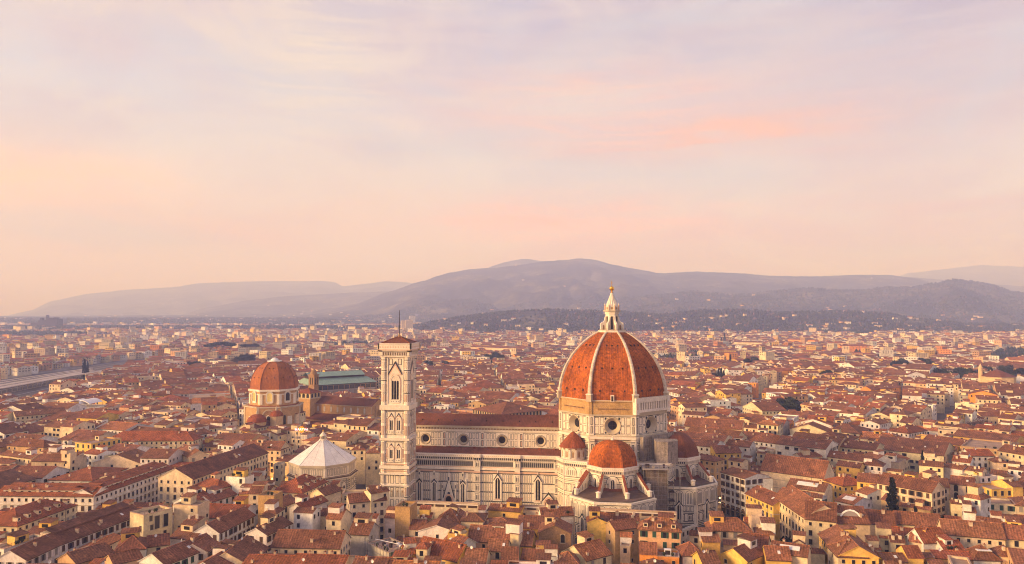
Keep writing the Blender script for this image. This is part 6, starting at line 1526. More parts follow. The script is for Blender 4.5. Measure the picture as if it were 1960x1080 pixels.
# ================================================================ OTHER MONUMENTS
# ---- domed chapel
x0, y0 = -262, 164
ch = thing('domed_chapel', 'brown brick chapel with a large eight-sided red dome and arched windows reflecting yellow sky', 'chapel', (x0, y0, 0)); ph = 14
m = MB(); m.prism(octp(0, 0, 20.5, ph), 0, 28.5, 'pietra')
for k in range(8):
    f = octf(0, 0, 20.5, k, ph); h = 20.5 * TT
    wb(m, f, -h - .3, h + .3, 27.7, 28.7, -.2, .7, 'stone_trim')
    if k % 2 == 0: arch_ring(m, f, 0, 8, 14, 22, .8, .35, 'stone_trim'); arch(m, f, 0, 8, 14, 22, .06, 'brown_stone'); arch(m, f, 0, 3.4, 14.5, 21, .12, 'marble_white'); arch(m, f, 0, 2.2, 15, 20.6, .16, 'glass_dark')
    else: wb(m, f, -2, 2, 15, 21, 0, .2, 'marble_white'); arch(m, f, -4.6 if k == 1 else 5, 2.2, 15, 21, .1, 'glass_dark')
    wb(m, f, -h - .2, -h + 1.4, 0, 27.7, 0, .4, 'stone_trim')
m.prism(octp(0, 0, 17.2, ph), 28.5, 41.0, 'pietra')
for k in range(8):
    f = octf(0, 0, 17.2, k, ph); h = 17.2 * TT
    wb(m, f, -h - .4, h + .4, 39.8, 41.2, -.2, 1.0, 'marble_white'); wb(m, f, -h, h, 37.2, 37.9, 0, .25, 'marble_white')
    for sx in (-1, 1): wb(m, f, sx * (h - .9) - 1.0, sx * (h - .9) + .9, 30.0, 37.2, 0, .35, 'marble_white')
    wb(m, f, -h - .3, h + .3, 28.5, 29.1, -.2, .8, 'chapel_tiles')
m.build('wall', ch)
for k in (0, 1, 2, 6, 7):
    f = octf(0, 0, 17.2, k, ph); m = MB(); wb(m, f, -2.7, 2.7, 31.2, 37.4, 0, .4, 'marble_white'); arch_ring(m, f, 0, 4.2, 32.2, 37.2, .7, .75, 'marble_white')
    arch(m, f, 0, 4.6, 32.0, 37.2, .42, 'marble_white'); arch(m, f, 0, 3.5, 32.4, 36.9, .46, 'sky_reflection_glass' if k in (0, 7) else 'glass_dark')  # two panes emit a yellow glow that imitates reflected sky
    for j in range(1, 4): wb(m, f, -1.75 + j * .875 - .05, -1.75 + j * .875 + .05, 32.4, 38, .46, .52, 'iron')
    wb(m, f, -2.0, 2.0, 30.8, 31.3, 0, .6, 'marble_white'); m.build('window', ch)
m = MB(); n = 12
for k in range(8):
    f = octf(0, 0, 0, k, ph)
    for j in range(n):
        t0, t1 = math.pi / 2 * .86 * j / n, math.pi / 2 * .86 * (j + 1) / n
        a0, z0, a1, z1 = 17 * math.cos(t0) ** .85, 41.1 + 21 * math.sin(t0), 17 * math.cos(t1) ** .85, 41.1 + 21 * math.sin(t1)
        m.poly([f.P(-a0 * TT, z0, a0), f.P(a0 * TT, z0, a0), f.P(a1 * TT, z1, a1), f.P(-a1 * TT, z1, a1)], 'chapel_dome')
    for zq, wq_ in ((50, 3), (57, 1.6)):
        a = 17 * math.cos(math.asin((zq - 41.1) / 21)) ** .85
        for s in (-1, 1): m.hexa([f.P(s * wq_ + q, zq + e, a + dd) for e in (-.3, .4) for q, dd in ((-.35, .35), (.35, .35), (.35, -.6), (-.35, -.6))], 'iron')
for k in range(8):
    an = R_(-67.5 + 45 * k + ph)
    for j in range(n):
        t0, t1 = math.pi / 2 * .86 * j / n, math.pi / 2 * .86 * (j + 1) / n; c8 = 1 / math.cos(math.pi / 8)
        p = [(17 * math.cos(t) ** .85 * c8 * math.cos(an), 17 * math.cos(t) ** .85 * c8 * math.sin(an), 41.1 + 21 * math.sin(t)) for t in (t0, t1)]; m.rod(p[0], p[1], .3, 'dark_tiles', 4)
dmm = m.build('dome', ch)
m = MB(); m.ring(0, 0, [(5.2, 60.6), (5.2, 61.7), (5.6, 61.7), (5.6, 62.2), (3.2, 62.4), (2.6, 63.6), (1.0, 64.4), (0, 64.6)], 16, 'lead'); m.build('cap', dmm)
for (z_0, t_0, rr, zb, ht) in ((566, -.3345, 7.2, 19, 5.5), (572, -.309, 5.0, 22.5, 4)):
    X, Y = xy(z_0, t_0); X -= x0; Y -= y0; m = MB(); m.ring(X, Y, [(rr * .93, 0), (rr * .93, zb), (rr, zb)], 16, 'plaster', (.66, .46, .25)); m.ring(X, Y, [(rr + .3, zb), (rr * .85, zb + ht * .55), (rr * .5, zb + ht * .9), (1.0, zb + ht)], 16, 'chapel_tiles')
    m.ring(X, Y, [(1.0, zb + ht), (.8, zb + ht + 1.6), (0, zb + ht + 3.4)], 8, 'stone_trim'); m.build('side_chapel', ch)
# ---- basilica beside it
lr = -16; sl_ = thing('basilica', 'long plain brown stone church with tiled nave roof and arcaded square tower', 'church', (-221, 201, 0), R_(lr))
m = MB(); f = Fr((0, 0), 0); W = 30
m.box(-W, W, 0, 20, 0, 24, 'pietra'); m.poly([(W, 0, 24), (W, 20, 24), (W, 10, 29)], 'pietra'); m.poly([(-W, 20, 24), (-W, 0, 24), (-W, 10, 29)], 'pietra')
m.box(-W, W - 3, -10, 0, 0, 12.5, 'pietra'); m.box(-W + 2, W - 6, -20, -10, 0, 8, 'plaster', (.42, .28, .18))
wb(m, f, -W, W, 23.4, 24, 0, .4, 'stone_trim')
for j in range(9): u = -W + 3.3 + j * 6.6; wb(m, f, u + 3.1, u + 3.4, 17, 23.4, 0, .25, 'stone_trim')
for j in range(9): u = -W + 3.3 + j * 6.2; disc(m, Fr((0, -10), 0), u, 10.2, .8, .08, 'marble_white'); disc(m, Fr((0, -10), 0), u, 10.2, .5, .12, 'glass_dark')
arch(m, Fr((W, 10), 90), 0, 5, 8, 18, .1, 'brown_stone'); wb(m, Fr((W, 10), 90), -6, -5.2, 0, 24, 0, .3, 'brown_stone')
m.build('wall', sl_)
for j in range(8):
    u = -W + 6.6 + j * 6.6; m = MB(); arch_ring(m, f, u, 1.3, 18, 21.4, .25, .2, 'stone_trim'); arch(m, f, u, 1.3, 18, 21.4, .1, 'lead'); m.build('window', sl_)
m = MB()
for s, (ya, yb) in ((1, (-.6, 10)), (-1, (20.6, 10))):
    P = [(-W - .3, ya, 23.9), (W + .3, ya, 23.9), (W + .3, yb, 29.2), (-W - .3, yb, 29.2)]; m.poly(P if s > 0 else P[::-1], 'dark_tiles')
m.poly([(-W - .2, -10.6, 12.4), (W - 2.8, -10.6, 12.4), (W - 2.8, -.05, 16.2), (-W - .2, -.05, 16.2)], 'dark_tiles'); m.poly([(-W + 1, -20.5, 8), (W - 5, -20.5, 8), (W - 5, -10.05, 11), (-W + 1, -10.05, 11)], 'dark_tiles')
m.build('roof', sl_)
m = MB(); cx_, cy_ = -W - 3, 0; m.box(cx_ - 7, cx_ + 7, cy_ - 7, cy_ + 7, 0, 28.5, 'pietra'); m.box(cx_ - 6.8, cx_ + 6.8, cy_ - 6.8, cy_ + 6.8, 28.5, 33, 'plaster', (.74, .56, .34))
for k in range(4):
    ff = Fr((cx_ + 6.8 * math.cos(R_(-90 + 90 * k)), cy_ + 6.8 * math.sin(R_(-90 + 90 * k))), 90 * k)
    for u in (-4.2, 0, 4.2): arch(m, ff, u, 2.6, 29, 31.2, .08, 'glass_dark')
    wb(m, ff, -7.2, 7.2, 28.1, 28.6, 0, .5, 'stone_trim')
for k in range(4):
    a, b = [(cx_ + sx * 8, cy_ + sy * 8) for sx, sy in (((-1, -1), (1, -1)), ((1, -1), (1, 1)), ((1, 1), (-1, 1)), ((-1, 1), (-1, -1)))[k]]; m.poly([(a[0], a[1], 32.8), (b[0], b[1], 32.8), (cx_, cy_, 36.6)], 'chapel_tiles')
m.build('crossing_tower', sl_)
m = MB(); cx_, cy_ = -W - 10, 15; m.box(cx_ - 3, cx_ + 3, cy_ - 3, cy_ + 3, 20, 46.5, 'brown_stone')
for k in range(4):
    ff = Fr((cx_ + 3 * math.cos(R_(-90 + 90 * k)), cy_ + 3 * math.sin(R_(-90 + 90 * k))), 90 * k)
    for u in (-1.1, 1.1): arch(m, ff, u, 1.0, 38, 43.5, .06, 'glass_dark')
    wb(m, ff, -3.4, 3.4, 45.6, 46.6, -.1, .5, 'brown_stone')
m.ring(cx_, cy_, [(3.0, 46.5), (2.8, 48), (1.8, 50.2), (0, 51.4)], 12, 'brown_stone'); m.build('belfry', sl_)
# chapel transept between
m = MB(); m.box(-W - 22, -W - 5, -8, 7, 0, 20, 'pietra'); m.poly([(-W - 22.5, -8.5, 19.9), (-W - 4, -8.5, 19.9), (-W - 4, -.5, 24), (-W - 22.5, -.5, 24)], 'dark_tiles'); m.poly([(-W - 4, 7.5, 19.9), (-W - 22.5, 7.5, 19.9), (-W - 22.5, -.5, 24), (-W - 4, -.5, 24)], 'dark_tiles'); m.poly([(-W - 22, 7, 20), (-W - 22, -8, 20), (-W - 22, -.5, 23.8)], 'pietra'); m.build('transept', sl_)
# ---- market hall
mh = thing('market_hall', 'long green metal roofed market hall with raised middle roof', 'market hall', (-309.5, 451.5, 0), R_(43)); W = 40; Dp = 46
m = MB(); m.box(-W, W, 0, Dp, 0, 17, 'concrete')
f = Fr((0, 0), 0)
for j in range(12): u = -W + 3.3 + j * 6.66; wq(m, f, u - 2.9, u + 2.9, 11, 15.6, .1, 'glass_dark'); wb(m, f, u + 3.0, u + 3.6, 0, 16.6, 0, .4, 'brown_stone')
wb(m, f, -W, W, 16.2, 17.2, 0, .6, 'iron'); wb(m, f, -W, W, 9.6, 10.6, 0, .5, 'canopy')
m.box(-W + 4, W - 9, 14, Dp - 14, 17, 26, 'iron'); m.build('wall', mh)
m = MB()
m.poly([(-W - 1, -1.2, 17.1), (W + 1, -1.2, 17.1), (W - 5, 14, 23.2), (-W + 3, 14, 23.2)], 'verdigris'); m.poly([(W + 1, -1.2, 17.1), (W + 1, Dp + 1, 17.1), (W - 5, Dp - 14, 23.2), (W - 5, 14, 23.2)], 'verdigris'); m.poly([(W + 1, Dp + 1, 17.1), (-W - 1, Dp + 1, 17.1), (-W + 3, Dp - 14, 23.2), (W - 5, Dp - 14, 23.2)], 'verdigris'); m.poly([(-W - 1, Dp + 1, 17.1), (-W - 1, -1.2, 17.1), (-W + 3, 14, 23.2), (-W + 3, Dp - 14, 23.2)], 'verdigris')
m.poly([(-W + 2, 12, 25.4), (W - 8, 12, 25.4), (W - 8, Dp / 2, 30), (-W + 2, Dp / 2, 30)], 'verdigris'); m.poly([(W - 8, Dp - 12, 25.4), (-W + 2, Dp - 12, 25.4), (-W + 2, Dp / 2, 30), (W - 8, Dp / 2, 30)], 'verdigris')
m.poly([(W - 8, 12, 25.4), (W - 8, Dp - 12, 25.4), (W - 8, Dp / 2, 30)], 'iron'); m.build('roof', mh)
# ---- rooftop sign
sx_, sy_ = at(577, 836, 19); dist = zt(sx_, sy_)[0]; sc_ = dist / F
sg = thing('rooftop_sign', 'lit red and white rooftop sign reading MARTINI above the baptistery', 'sign', (sx_, sy_, 19), R_(6))
m = MB()
for j in range(6): m.rod((-4 + j * 1.6, .3, -6), (-4 + j * 1.6, .3, 3), .07, 'steel', 4); m.rod((-4 + j * 1.6, 1.8, -6), (-4 + j * 1.6, .3, 2), .06, 'steel', 4)
for z in (-4, -2, 0, 2): m.rod((-4.2, .3, z), (4.2, .3, z), .05, 'steel', 4)
sg.scale = (1.15, 1.15, 1.15); m.build('frame', sg)
hgt = 1.35 * 1.0
m = MB(); m.box(-3.6, 3.6, .0, .12, 3.3, 4.8, 'sign_red', None, True); disc(m, Fr((0, -.02), 0), 0, 4.05, 1.75, .03, 'sign_orange', 28); m.build('board', sg)
def text(name, s_, size, mt, parent, loc, rot=(R_(90), 0, 0), ext=.02, sx=1):
    cu = bpy.data.curves.new(name, 'FONT'); cu.body = s_; cu.size = size; cu.align_x = 'CENTER'; cu.align_y = 'CENTER'; cu.extrude = ext; cu.offset = .012
    q = bpy.data.objects.new(name, cu); S.collection.objects.link(q); bpy.context.view_layer.update(); me_ = bpy.data.meshes.new_from_object(q.evaluated_get(bpy.context.evaluated_depsgraph_get())); bpy.data.objects.remove(q)
    o = bpy.data.objects.new(name, me_); S.collection.objects.link(o); me_.materials.clear(); me_.materials.append(MATS[mt]); o.parent = parent; o.location = loc; o.rotation_euler = rot; o.scale = (sx, 1, 1)
    return o
text('lettering', 'MARTINI', 1.75, 'sign_white', sg, (0, -.16, 4.02), sx=1.12)
# ---- polygonal church, its turret and the rotunda on the right
x, y = at(1909, 720, 25); oc_ = thing('polygonal_church', 'large pale eight-sided church with low red pyramid roof at right', 'church', (x, y, 0)); a = 17.5; P = octp(0, 0, a, 10)
m = MB(); m.prism(P, 0, 25, 'plaster', (.66, .48, .28), False)
for k in range(8):
    f = octf(0, 0, a, k, 10); arch_ring(m, f, 0, 2.6, 6, 12, .5, .2, 'stone_trim'); arch(m, f, 0, 2.6, 6, 12, .06, 'brown_stone'); wb(m, f, -7.6, 7.6, 24.2, 25, -.2, .5, 'stone_trim')
m.build('wall', oc_); m = MB(); P = octp(0, 0, a + 1, 10)
for k in range(8): m.poly([(*P[k], 24.9), (*P[(k + 1) % 8], 24.9), (0, 0, 33)], 'dark_tiles')
m.build('roof', oc_)
x2, y2 = -17.5, 2; m = MB(); m.ring(x2, y2, [(2.4, 0), (2.4, 34), (2.8, 34.2), (1.8, 36), (0, 39.5)], 10, 'plaster', (.64, .46, .28)); m.build('turret', oc_)
x, y = at(1849, 797, 13); ro = thing('rotunda', 'low round cream building with conical brown roof and round windows', 'rotunda', (x, y, 0))
m = MB(); m.prism(octp(0, 0, 12.2, 5), 0, 13, 'plaster', (.68, .52, .33), False)
for k in range(8): f = octf(0, 0, 12.2, k, 5); disc(m, f, 0, 9, 1.5, .08, 'stone_trim'); disc(m, f, 0, 9, 1.1, .14, 'brown_stone')
m.build('wall', ro); m = MB(); m.ring(0, 0, [(13.4, 12.7), (0.05, 17.8)], 16, 'dark_tiles'); m.build('roof', ro)
# ---- church front with a curved gable
x, y = at(1436, 735, 3); cf = thing('church_front', 'pale baroque church front with curved gable and small bell turret', 'church', (x, y, 0), R_(8))
m = MB(); f = Fr((0, 0), 0); m.box(-9, 9, 0, 30, 0, 18, 'plaster', (.64, .47, .27)); wb(m, f, -9.5, 9.5, 10.5, 11.3, 0, .5, 'stone_trim'); wb(m, f, -9.3, 9.3, 17.6, 18.4, 0, .5, 'stone_trim')
pts = [(-7, 18.4), (7, 18.4), (6.4, 20.5), (4.4, 22), (3.2, 24), (0, 26), (-3.2, 24), (-4.4, 22), (-6.4, 20.5)]; m.poly([f.P(u, v, .3) for u, v in pts], 'plaster', (.66, .49, .29)); m.poly([f.P(u, v, -.6) for u, v in pts][::-1], 'plaster', (.66, .49, .29))
for p, q in zip(pts, pts[1:] + pts[:1]): m.poly([f.P(*p, .3), f.P(*p, -.6), f.P(*q, -.6), f.P(*q, .3)], 'stone_trim')
for u in (-8, -3.6, 3.6, 8): wb(m, f, u - .45, u + .45, 0, 17.6, 0, .3, 'stone_trim')
arch_ring(m, f, 0, 2.2, 0, 4, .5, .3, 'stone_trim'); arch(m, f, 0, 2.2, 0, 4, .06, 'glass_dark'); arch(m, f, 0, 1.6, 12.5, 15, .06, 'glass_dark')
m.build('wall', cf); m = MB()
for s in (-1, 1): P = [(s * 9.6, .6, 17.8), (s * 9.6, 30.5, 17.8), (0, 30.5, 22.5), (0, .6, 22.5)]; m.poly(P if s > 0 else P[::-1], 'dark_tiles')
m.build('roof', cf); m = MB(); m.box(-8.4, -5, 6, 9.4, 17, 29, 'plaster', (.62, .45, .27)); m.ring(-6.7, 7.7, [(2.2, 29), (1.4, 31), (0, 33)], 8, 'stone_trim'); arch(m, Fr((-6.7, 6), 0), 0, 1.4, 24, 26.6, .06, 'glass_dark'); m.build('belfry', cf)
# ---- marquees on a roof (left)
x, y = at(158, 779, 17)
for k, (dx, dy, w_, l_) in enumerate(((1.5, 5, 9.5, 7), (-5, 0, 8, 6))):
    mq = thing('marquee', ('larger white arched marquee at the back of the rooftop pair', 'smaller white arched marquee at the front of the rooftop pair')[k], 'marquee', (x + dx, y + dy, 17), R_(-12), 'white rooftop marquees')
    m = MB(); n = 10
    for j in range(n):
        a0, a1 = j / n * 2 - 1, (j + 1) / n * 2 - 1; z = lambda t: 3.2 + 2.9 * (1 - abs(t) ** 1.7)
        m.poly([(a0 * w_, -l_, z(a0)), (a1 * w_, -l_, z(a1)), (a1 * w_, l_, z(a1) + .6), (a0 * w_, l_, z(a0) + .6)], 'canvas'); m.poly([(a0 * w_, -l_, z(a0) - .7), (a1 * w_, -l_, z(a1) - .7), (a1 * w_, -l_, z(a1)), (a0 * w_, -l_, z(a0))], 'canvas')
    m.build('canopy', mq); m = MB()
    for sx in (-1, -.4, .4, 1):
        for sy in (-1, 1): m.rod((sx * w_ * .98, sy * l_ * .98, 0), (sx * w_ * .98, sy * l_ * .98, 3.2 + 2.8 * (1 - abs(sx) ** 1.7)), .12, 'steel', 5)
    m.build('frame', mq)
m = MB(); m.box(x - 16, x + 18, y - 12, y + 18, 0, 17, 'plaster', (.6, .52, .42))
for j in range(8): wq(m, Fr((x - 14 + j * 4, y - 12), 0), -.7, .7, 12.6, 14.8, .08, 'glass_dark'); wq(m, Fr((x - 14 + j * 4, y - 12), 0), -.7, .7, 8.6, 10.8, .08, 'glass_dark')
for j in range(20): m.rod((x - 15.5 + j * 1.7, y - 11.8, 17), (x - 15.5 + j * 1.7, y - 11.8, 18), .05, 'iron', 4)
tag(m.build('flat_roofed_building'), 'broad flat roofed building carrying two white arched marquees', 'building')
# ---- station roofs, tracks
def slab(name, A, B, wd, z, th, mt, label, cat, grp, posts=True):
    ax, ay = A; bx_, by_ = B; L_ = math.hypot(bx_ - ax, by_ - ay); o = thing(name, label, cat, (ax, ay, 0), math.atan2(by_ - ay, bx_ - ax), grp)
    m = MB(); m.box(0, L_, -wd / 2, wd / 2, z, z + th, mt, None, True); m.build('roof', o)
    if posts:
        m = MB()
        for k in range(int(L_ / 12)): m.box(6 + k * 12 - .3, 6 + k * 12 + .3, -.3, .3, 0, z, 'concrete')
        m.build('posts', o)
    return o
ords = ['nearest', 'second nearest', 'third nearest', 'farthest']
for k, (ya, yb, wd) in enumerate(((744, 712, 13), (738.5, 709.5, 12), (733, 707, 6), (729, 705, 5))):
    slab('platform_roof', at(-60, ya + 9, 8), at(175, yb, 8), wd, 7.5, .8, 'canopy', f'long pale railway platform roof, {ords[k]} of the four', 'platform roof', 'railway platform roofs')
slab('station_wing', at(170, 716, 12), at(245, 700, 12), 18, 11, 1, 'concrete', 'pale concrete station wing beyond the platform roofs', 'building', None)
A_, B_ = at(65, 765, 12), at(155, 738, 12); 
m = MB(); ang = math.degrees(math.atan2(B_[1] - A_[1], B_[0] - A_[0])); L_ = math.hypot(B_[0] - A_[0], B_[1] - A_[1]); f = Fr(A_, ang)
wb(m, f, 0, L_, 0, 12, -10, 0, 'brick_far')
for j in range(int(L_ / 5)): wq(m, f, 1 + j * 5, 3.4 + j * 5, 7.6, 9.6, .08, 'glass_dark')
tag(m.build('station_building'), 'long low brown station building beside the platform roofs', 'building')
A_, B_ = at(-50, 772, 10), at(60, 770, 10); m = MB(); ang = math.degrees(math.atan2(B_[1] - A_[1], B_[0] - A_[0])); L_ = math.hypot(B_[0] - A_[0], B_[1] - A_[1]); wb(m, Fr(A_, ang), 0, L_, 0, 14, -12, 0, 'brick_far'); tag(m.build('station_hall'), 'blank brown brick station hall at the left edge', 'building')
# ---- jagged courthouse far left
x, y = at(95, 633, 0); z_0 = zt(x, y)[0]; s_ = z_0 / F; jh = thing('courthouse', 'dark jagged modern courthouse towering over the hazy left horizon', 'building', (x, y, 0), PHI)
m = MB()
for a, b, t_, dep in ((-37, -22, 14, 60), (-22, -10, 18, 60), (-19, -15, 22, 20), (-10, -5, 17, 60), (-8, -5.5, 27, 20), (-5, 5, 22, 50), (5, 13, 20, 60), (7, 12, 23, 30), (13, 22, 9, 60), (22, 37, 10, 60)):
    m.box(a * s_, b * s_, 0, dep, 0, t_ * s_ * 1.1, 'iron')
m.build('wing', jh)
# ---- two tall pale blocks behind the bell tower
for k, (px, py, wp, hp, lab) in enumerate(((789, 626, 11, 21, 'slim white high-rise slab behind the bell tower'), (783, 640, 14, 27, 'broad cream high-rise block right of the bell tower top'), (771, 640, 7, 26, 'narrow cream high-rise beside the bell tower'))):
    x, y = at(px, py, 0); s_ = zt(x, y)[0] / F; m = MB(); w_, h_ = wp * s_ / 2, hp * s_; m.box(-w_, w_, -8, 8, 0, h_, 'plaster', (.72, .60, .46) if k else (.75, .72, .70)); f = Fr((0, -8), 0)
    for i in range(int(h_ / 3.4)): wb(m, f, -w_, w_, 2 + i * 3.4, 3.2 + i * 3.4, 0, .1, 'shutter_grey')
    m.box(-w_ * .4, w_ * .3, -3, 3, h_, h_ + 4, 'concrete'); o = m.build('high_rise'); o.location = (x, y, 0); o.rotation_euler = (0, 0, PHI + .3); tag(o, lab, 'high-rise', 'high-rise blocks on the plain')


# ================================================================ TERRAIN
RIDGES = [ # distance, front slope width, back width, [(photo column, elevation in px above the 598 horizon)]
 (17800, 6200, 2600, [(-500, -8), (0, -9), (60, 4), (100, 22), (170, 36), (250, 44), (330, 48), (380, 56), (500, 60), (620, 60), (640, 58), (656, 50), (700, 55), (740, 60), (776, 58), (850, 40), (1200, 20), (1700, 60), (1740, 76), (1800, 82), (1880, 90), (1960, 88), (2300, 80)]),
 (12200, 3600, 2600, [(-500, -9), (340, -6), (400, 10), (480, 24), (560, 32), (680, 38), (740, 40), (900, 60), (940, 88), (970, 97), (1003, 103), (1040, 98), (1090, 90), (1300, 70), (1400, 62), (1700, 70), (1960, 50), (2300, 40)]),
 (9800, 4300, 2600, [(-500, -9), (560, -5), (620, 2), (680, 16), (740, 38), (800, 58), (860, 76), (900, 83), (940, 85), (1000, 92), (1050, 99), (1085, 101), (1110, 104), (1140, 101), (1170, 92), (1220, 83), (1265, 75), (1330, 78), (1400, 76), (1480, 70), (1560, 69), (1640, 72), (1700, 72), (1750, 66), (1850, 40), (1960, 20), (2300, 10)]),
 (6600, 2300, 1500, [(-500, -12), (1000, -12), (1060, -2), (1120, 14), (1200, 28), (1270, 34), (1330, 41), (1370, 38), (1400, 33), (1440, 37), (1490, 42), (1550, 47), (1600, 42), (1660, 44), (1700, 49), (1745, 48), (1790, 56), (1822, 63), (1860, 60), (1900, 52), (1940, 40), (1990, 34), (2300, 30)]),
 (3900, 1000, 1300, [(-500, -30), (780, -30), (830, -20), (900, -8), (980, 0), (1040, 4), (1100, 2), (1180, 0), (1260, -6), (1340, 2), (1420, 4), (1500, -2), (1600, 2), (1700, -4), (1760, -14), (1850, -24), (2300, -30)]),
]
def rid(pts, c):
    if c <= pts[0][0]: return pts[0][1]
    for (a, p), (b, q) in zip(pts, pts[1:]):
        if c <= b:
            t = (c - a) / (b - a); t = t * t * (3 - 2 * t) * .35 + t * .65; return p + (q - p) * t
    return pts[-1][1]
def hill_h(z, t):
    c = 980 + F * t; best = -4.0
    for D, wf, wk, pts in RIDGES:
        if z < D - wf * 1.05: continue
        top = CAMH + rid(pts, c) * D / F
        if top < 3: continue
        u = (z - D) / (wf if z < D else wk)
        if abs(u) > 1: continue
        k = (.5 + .5 * math.cos(math.pi * u)) if u > 0 else (1 - abs(u)) ** 1.25 * .8 + (.5 + .5 * math.cos(math.pi * u)) * .2
        n = noise.fractal(Vector((t * 14, z / 900, D * .01)), .9, 2.1, 4)
        rough = n * .17 * top * (min(1, abs(u) * 2.5))
        best = max(best, top * k + rough)
    return best
def clampd(d): return max(0.0, min(1.0, d))
NT, NZ = 560, 230
V = []; zl = [2700 * (20600 / 2700) ** (j / (NZ - 1)) for j in range(NZ)]
for j in range(NZ):
    for i in range(NT + 1):
        t = -1.0 + 2.0 * i / NT; x, y = xy(zl[j], t); h = hill_h(zl[j], t)
        if h > 5: h += 7 * noise.noise(Vector((x / 60, y / 60, 3))) * min(1, h / 120)
        V.append((x, y, h))
Fc = [(j * (NT + 1) + i, j * (NT + 1) + i + 1, (j + 1) * (NT + 1) + i + 1, (j + 1) * (NT + 1) + i) for j in range(NZ - 1) for i in range(NT)]
m = bpy.data.materials.new('wooded_slopes'); m.use_nodes = True; t_ = m.node_tree; b = t_.nodes['Principled BSDF']; b.inputs['Roughness'].default_value = 1; b.inputs['Specular IOR Level'].default_value = .05
co = t_.nodes.new('ShaderNodeTexCoord')
def tn(sc, det): n = t_.nodes.new('ShaderNodeTexNoise'); n.inputs['Scale'].default_value = sc; n.inputs['Detail'].default_value = det; n.inputs['Roughness'].default_value = .65; t_.links.new(co.outputs['Object'], n.inputs[0]); return n.outputs[0]
r1 = ramp(t_, [(.38, (.025, .024, .020, 1)), (.50, (.055, .050, .036, 1)), (.58, (.11, .10, .06, 1)), (.66, (.17, .15, .10, 1))]); t_.links.new(tn(.0022, 8), r1.inputs[0])
r2 = ramp(t_, [(.35, (.45, .45, .45, 1)), (.65, (1.6, 1.55, 1.5, 1))], 'LINEAR'); t_.links.new(tn(.022, 4), r2.inputs[0])
t_.links.new(mix(t_, 1.0, r1.outputs[0], r2.outputs[0], 'MULTIPLY'), b.inputs['Base Color']); MATS['wooded_slopes'] = m
me = bpy.data.meshes.new('hills'); me.from_pydata(V, [], Fc); me.materials.append(m); me.polygons.foreach_set('use_smooth', [True] * len(Fc)); me.update()
tag(link('hills', me), kind='structure')
# flat ground to the horizon
m = MB(); R0 = 20600; m.poly([(CX + R0 * math.cos(2 * math.pi * k / 64), CY + R0 * math.sin(2 * math.pi * k / 64), 0) for k in range(64)], 'soil'); tag(m.build('ground'), kind='structure')
m = MB(); m.poly([(x, y, .02) for x, y in ((-190, -68), (80, -68), (80, 40), (-190, 60))], 'paving'); tag(m.build('square_paving'), kind='structure')
P = RAIL
m = MB(); m.poly([(x, y, .03) for x, y in P], 'ballast'); tag(m.build('railway_ground'), kind='structure')
m = MB()
for k in range(9):
    t = k / 8; A_, B_, C_ = [tuple(a + (b - a) * t for a, b in zip(p, q)) for p, q in ((P[0], P[11]), (P[4], P[9]), (P[6], P[7]))]
    for a, b in ((A_, B_), (B_, C_)):
        n = Vector((-(b[1] - a[1]), b[0] - a[0])).normalized() * .8; m.poly([(a[0] - n.x, a[1] - n.y, .05), (a[0] + n.x, a[1] + n.y, .05), (b[0] + n.x, b[1] + n.y, .05), (b[0] - n.x, b[1] - n.y, .05)], 'steel' if k % 2 else 'canopy')
tag(m.build('railway_tracks'), kind='structure')

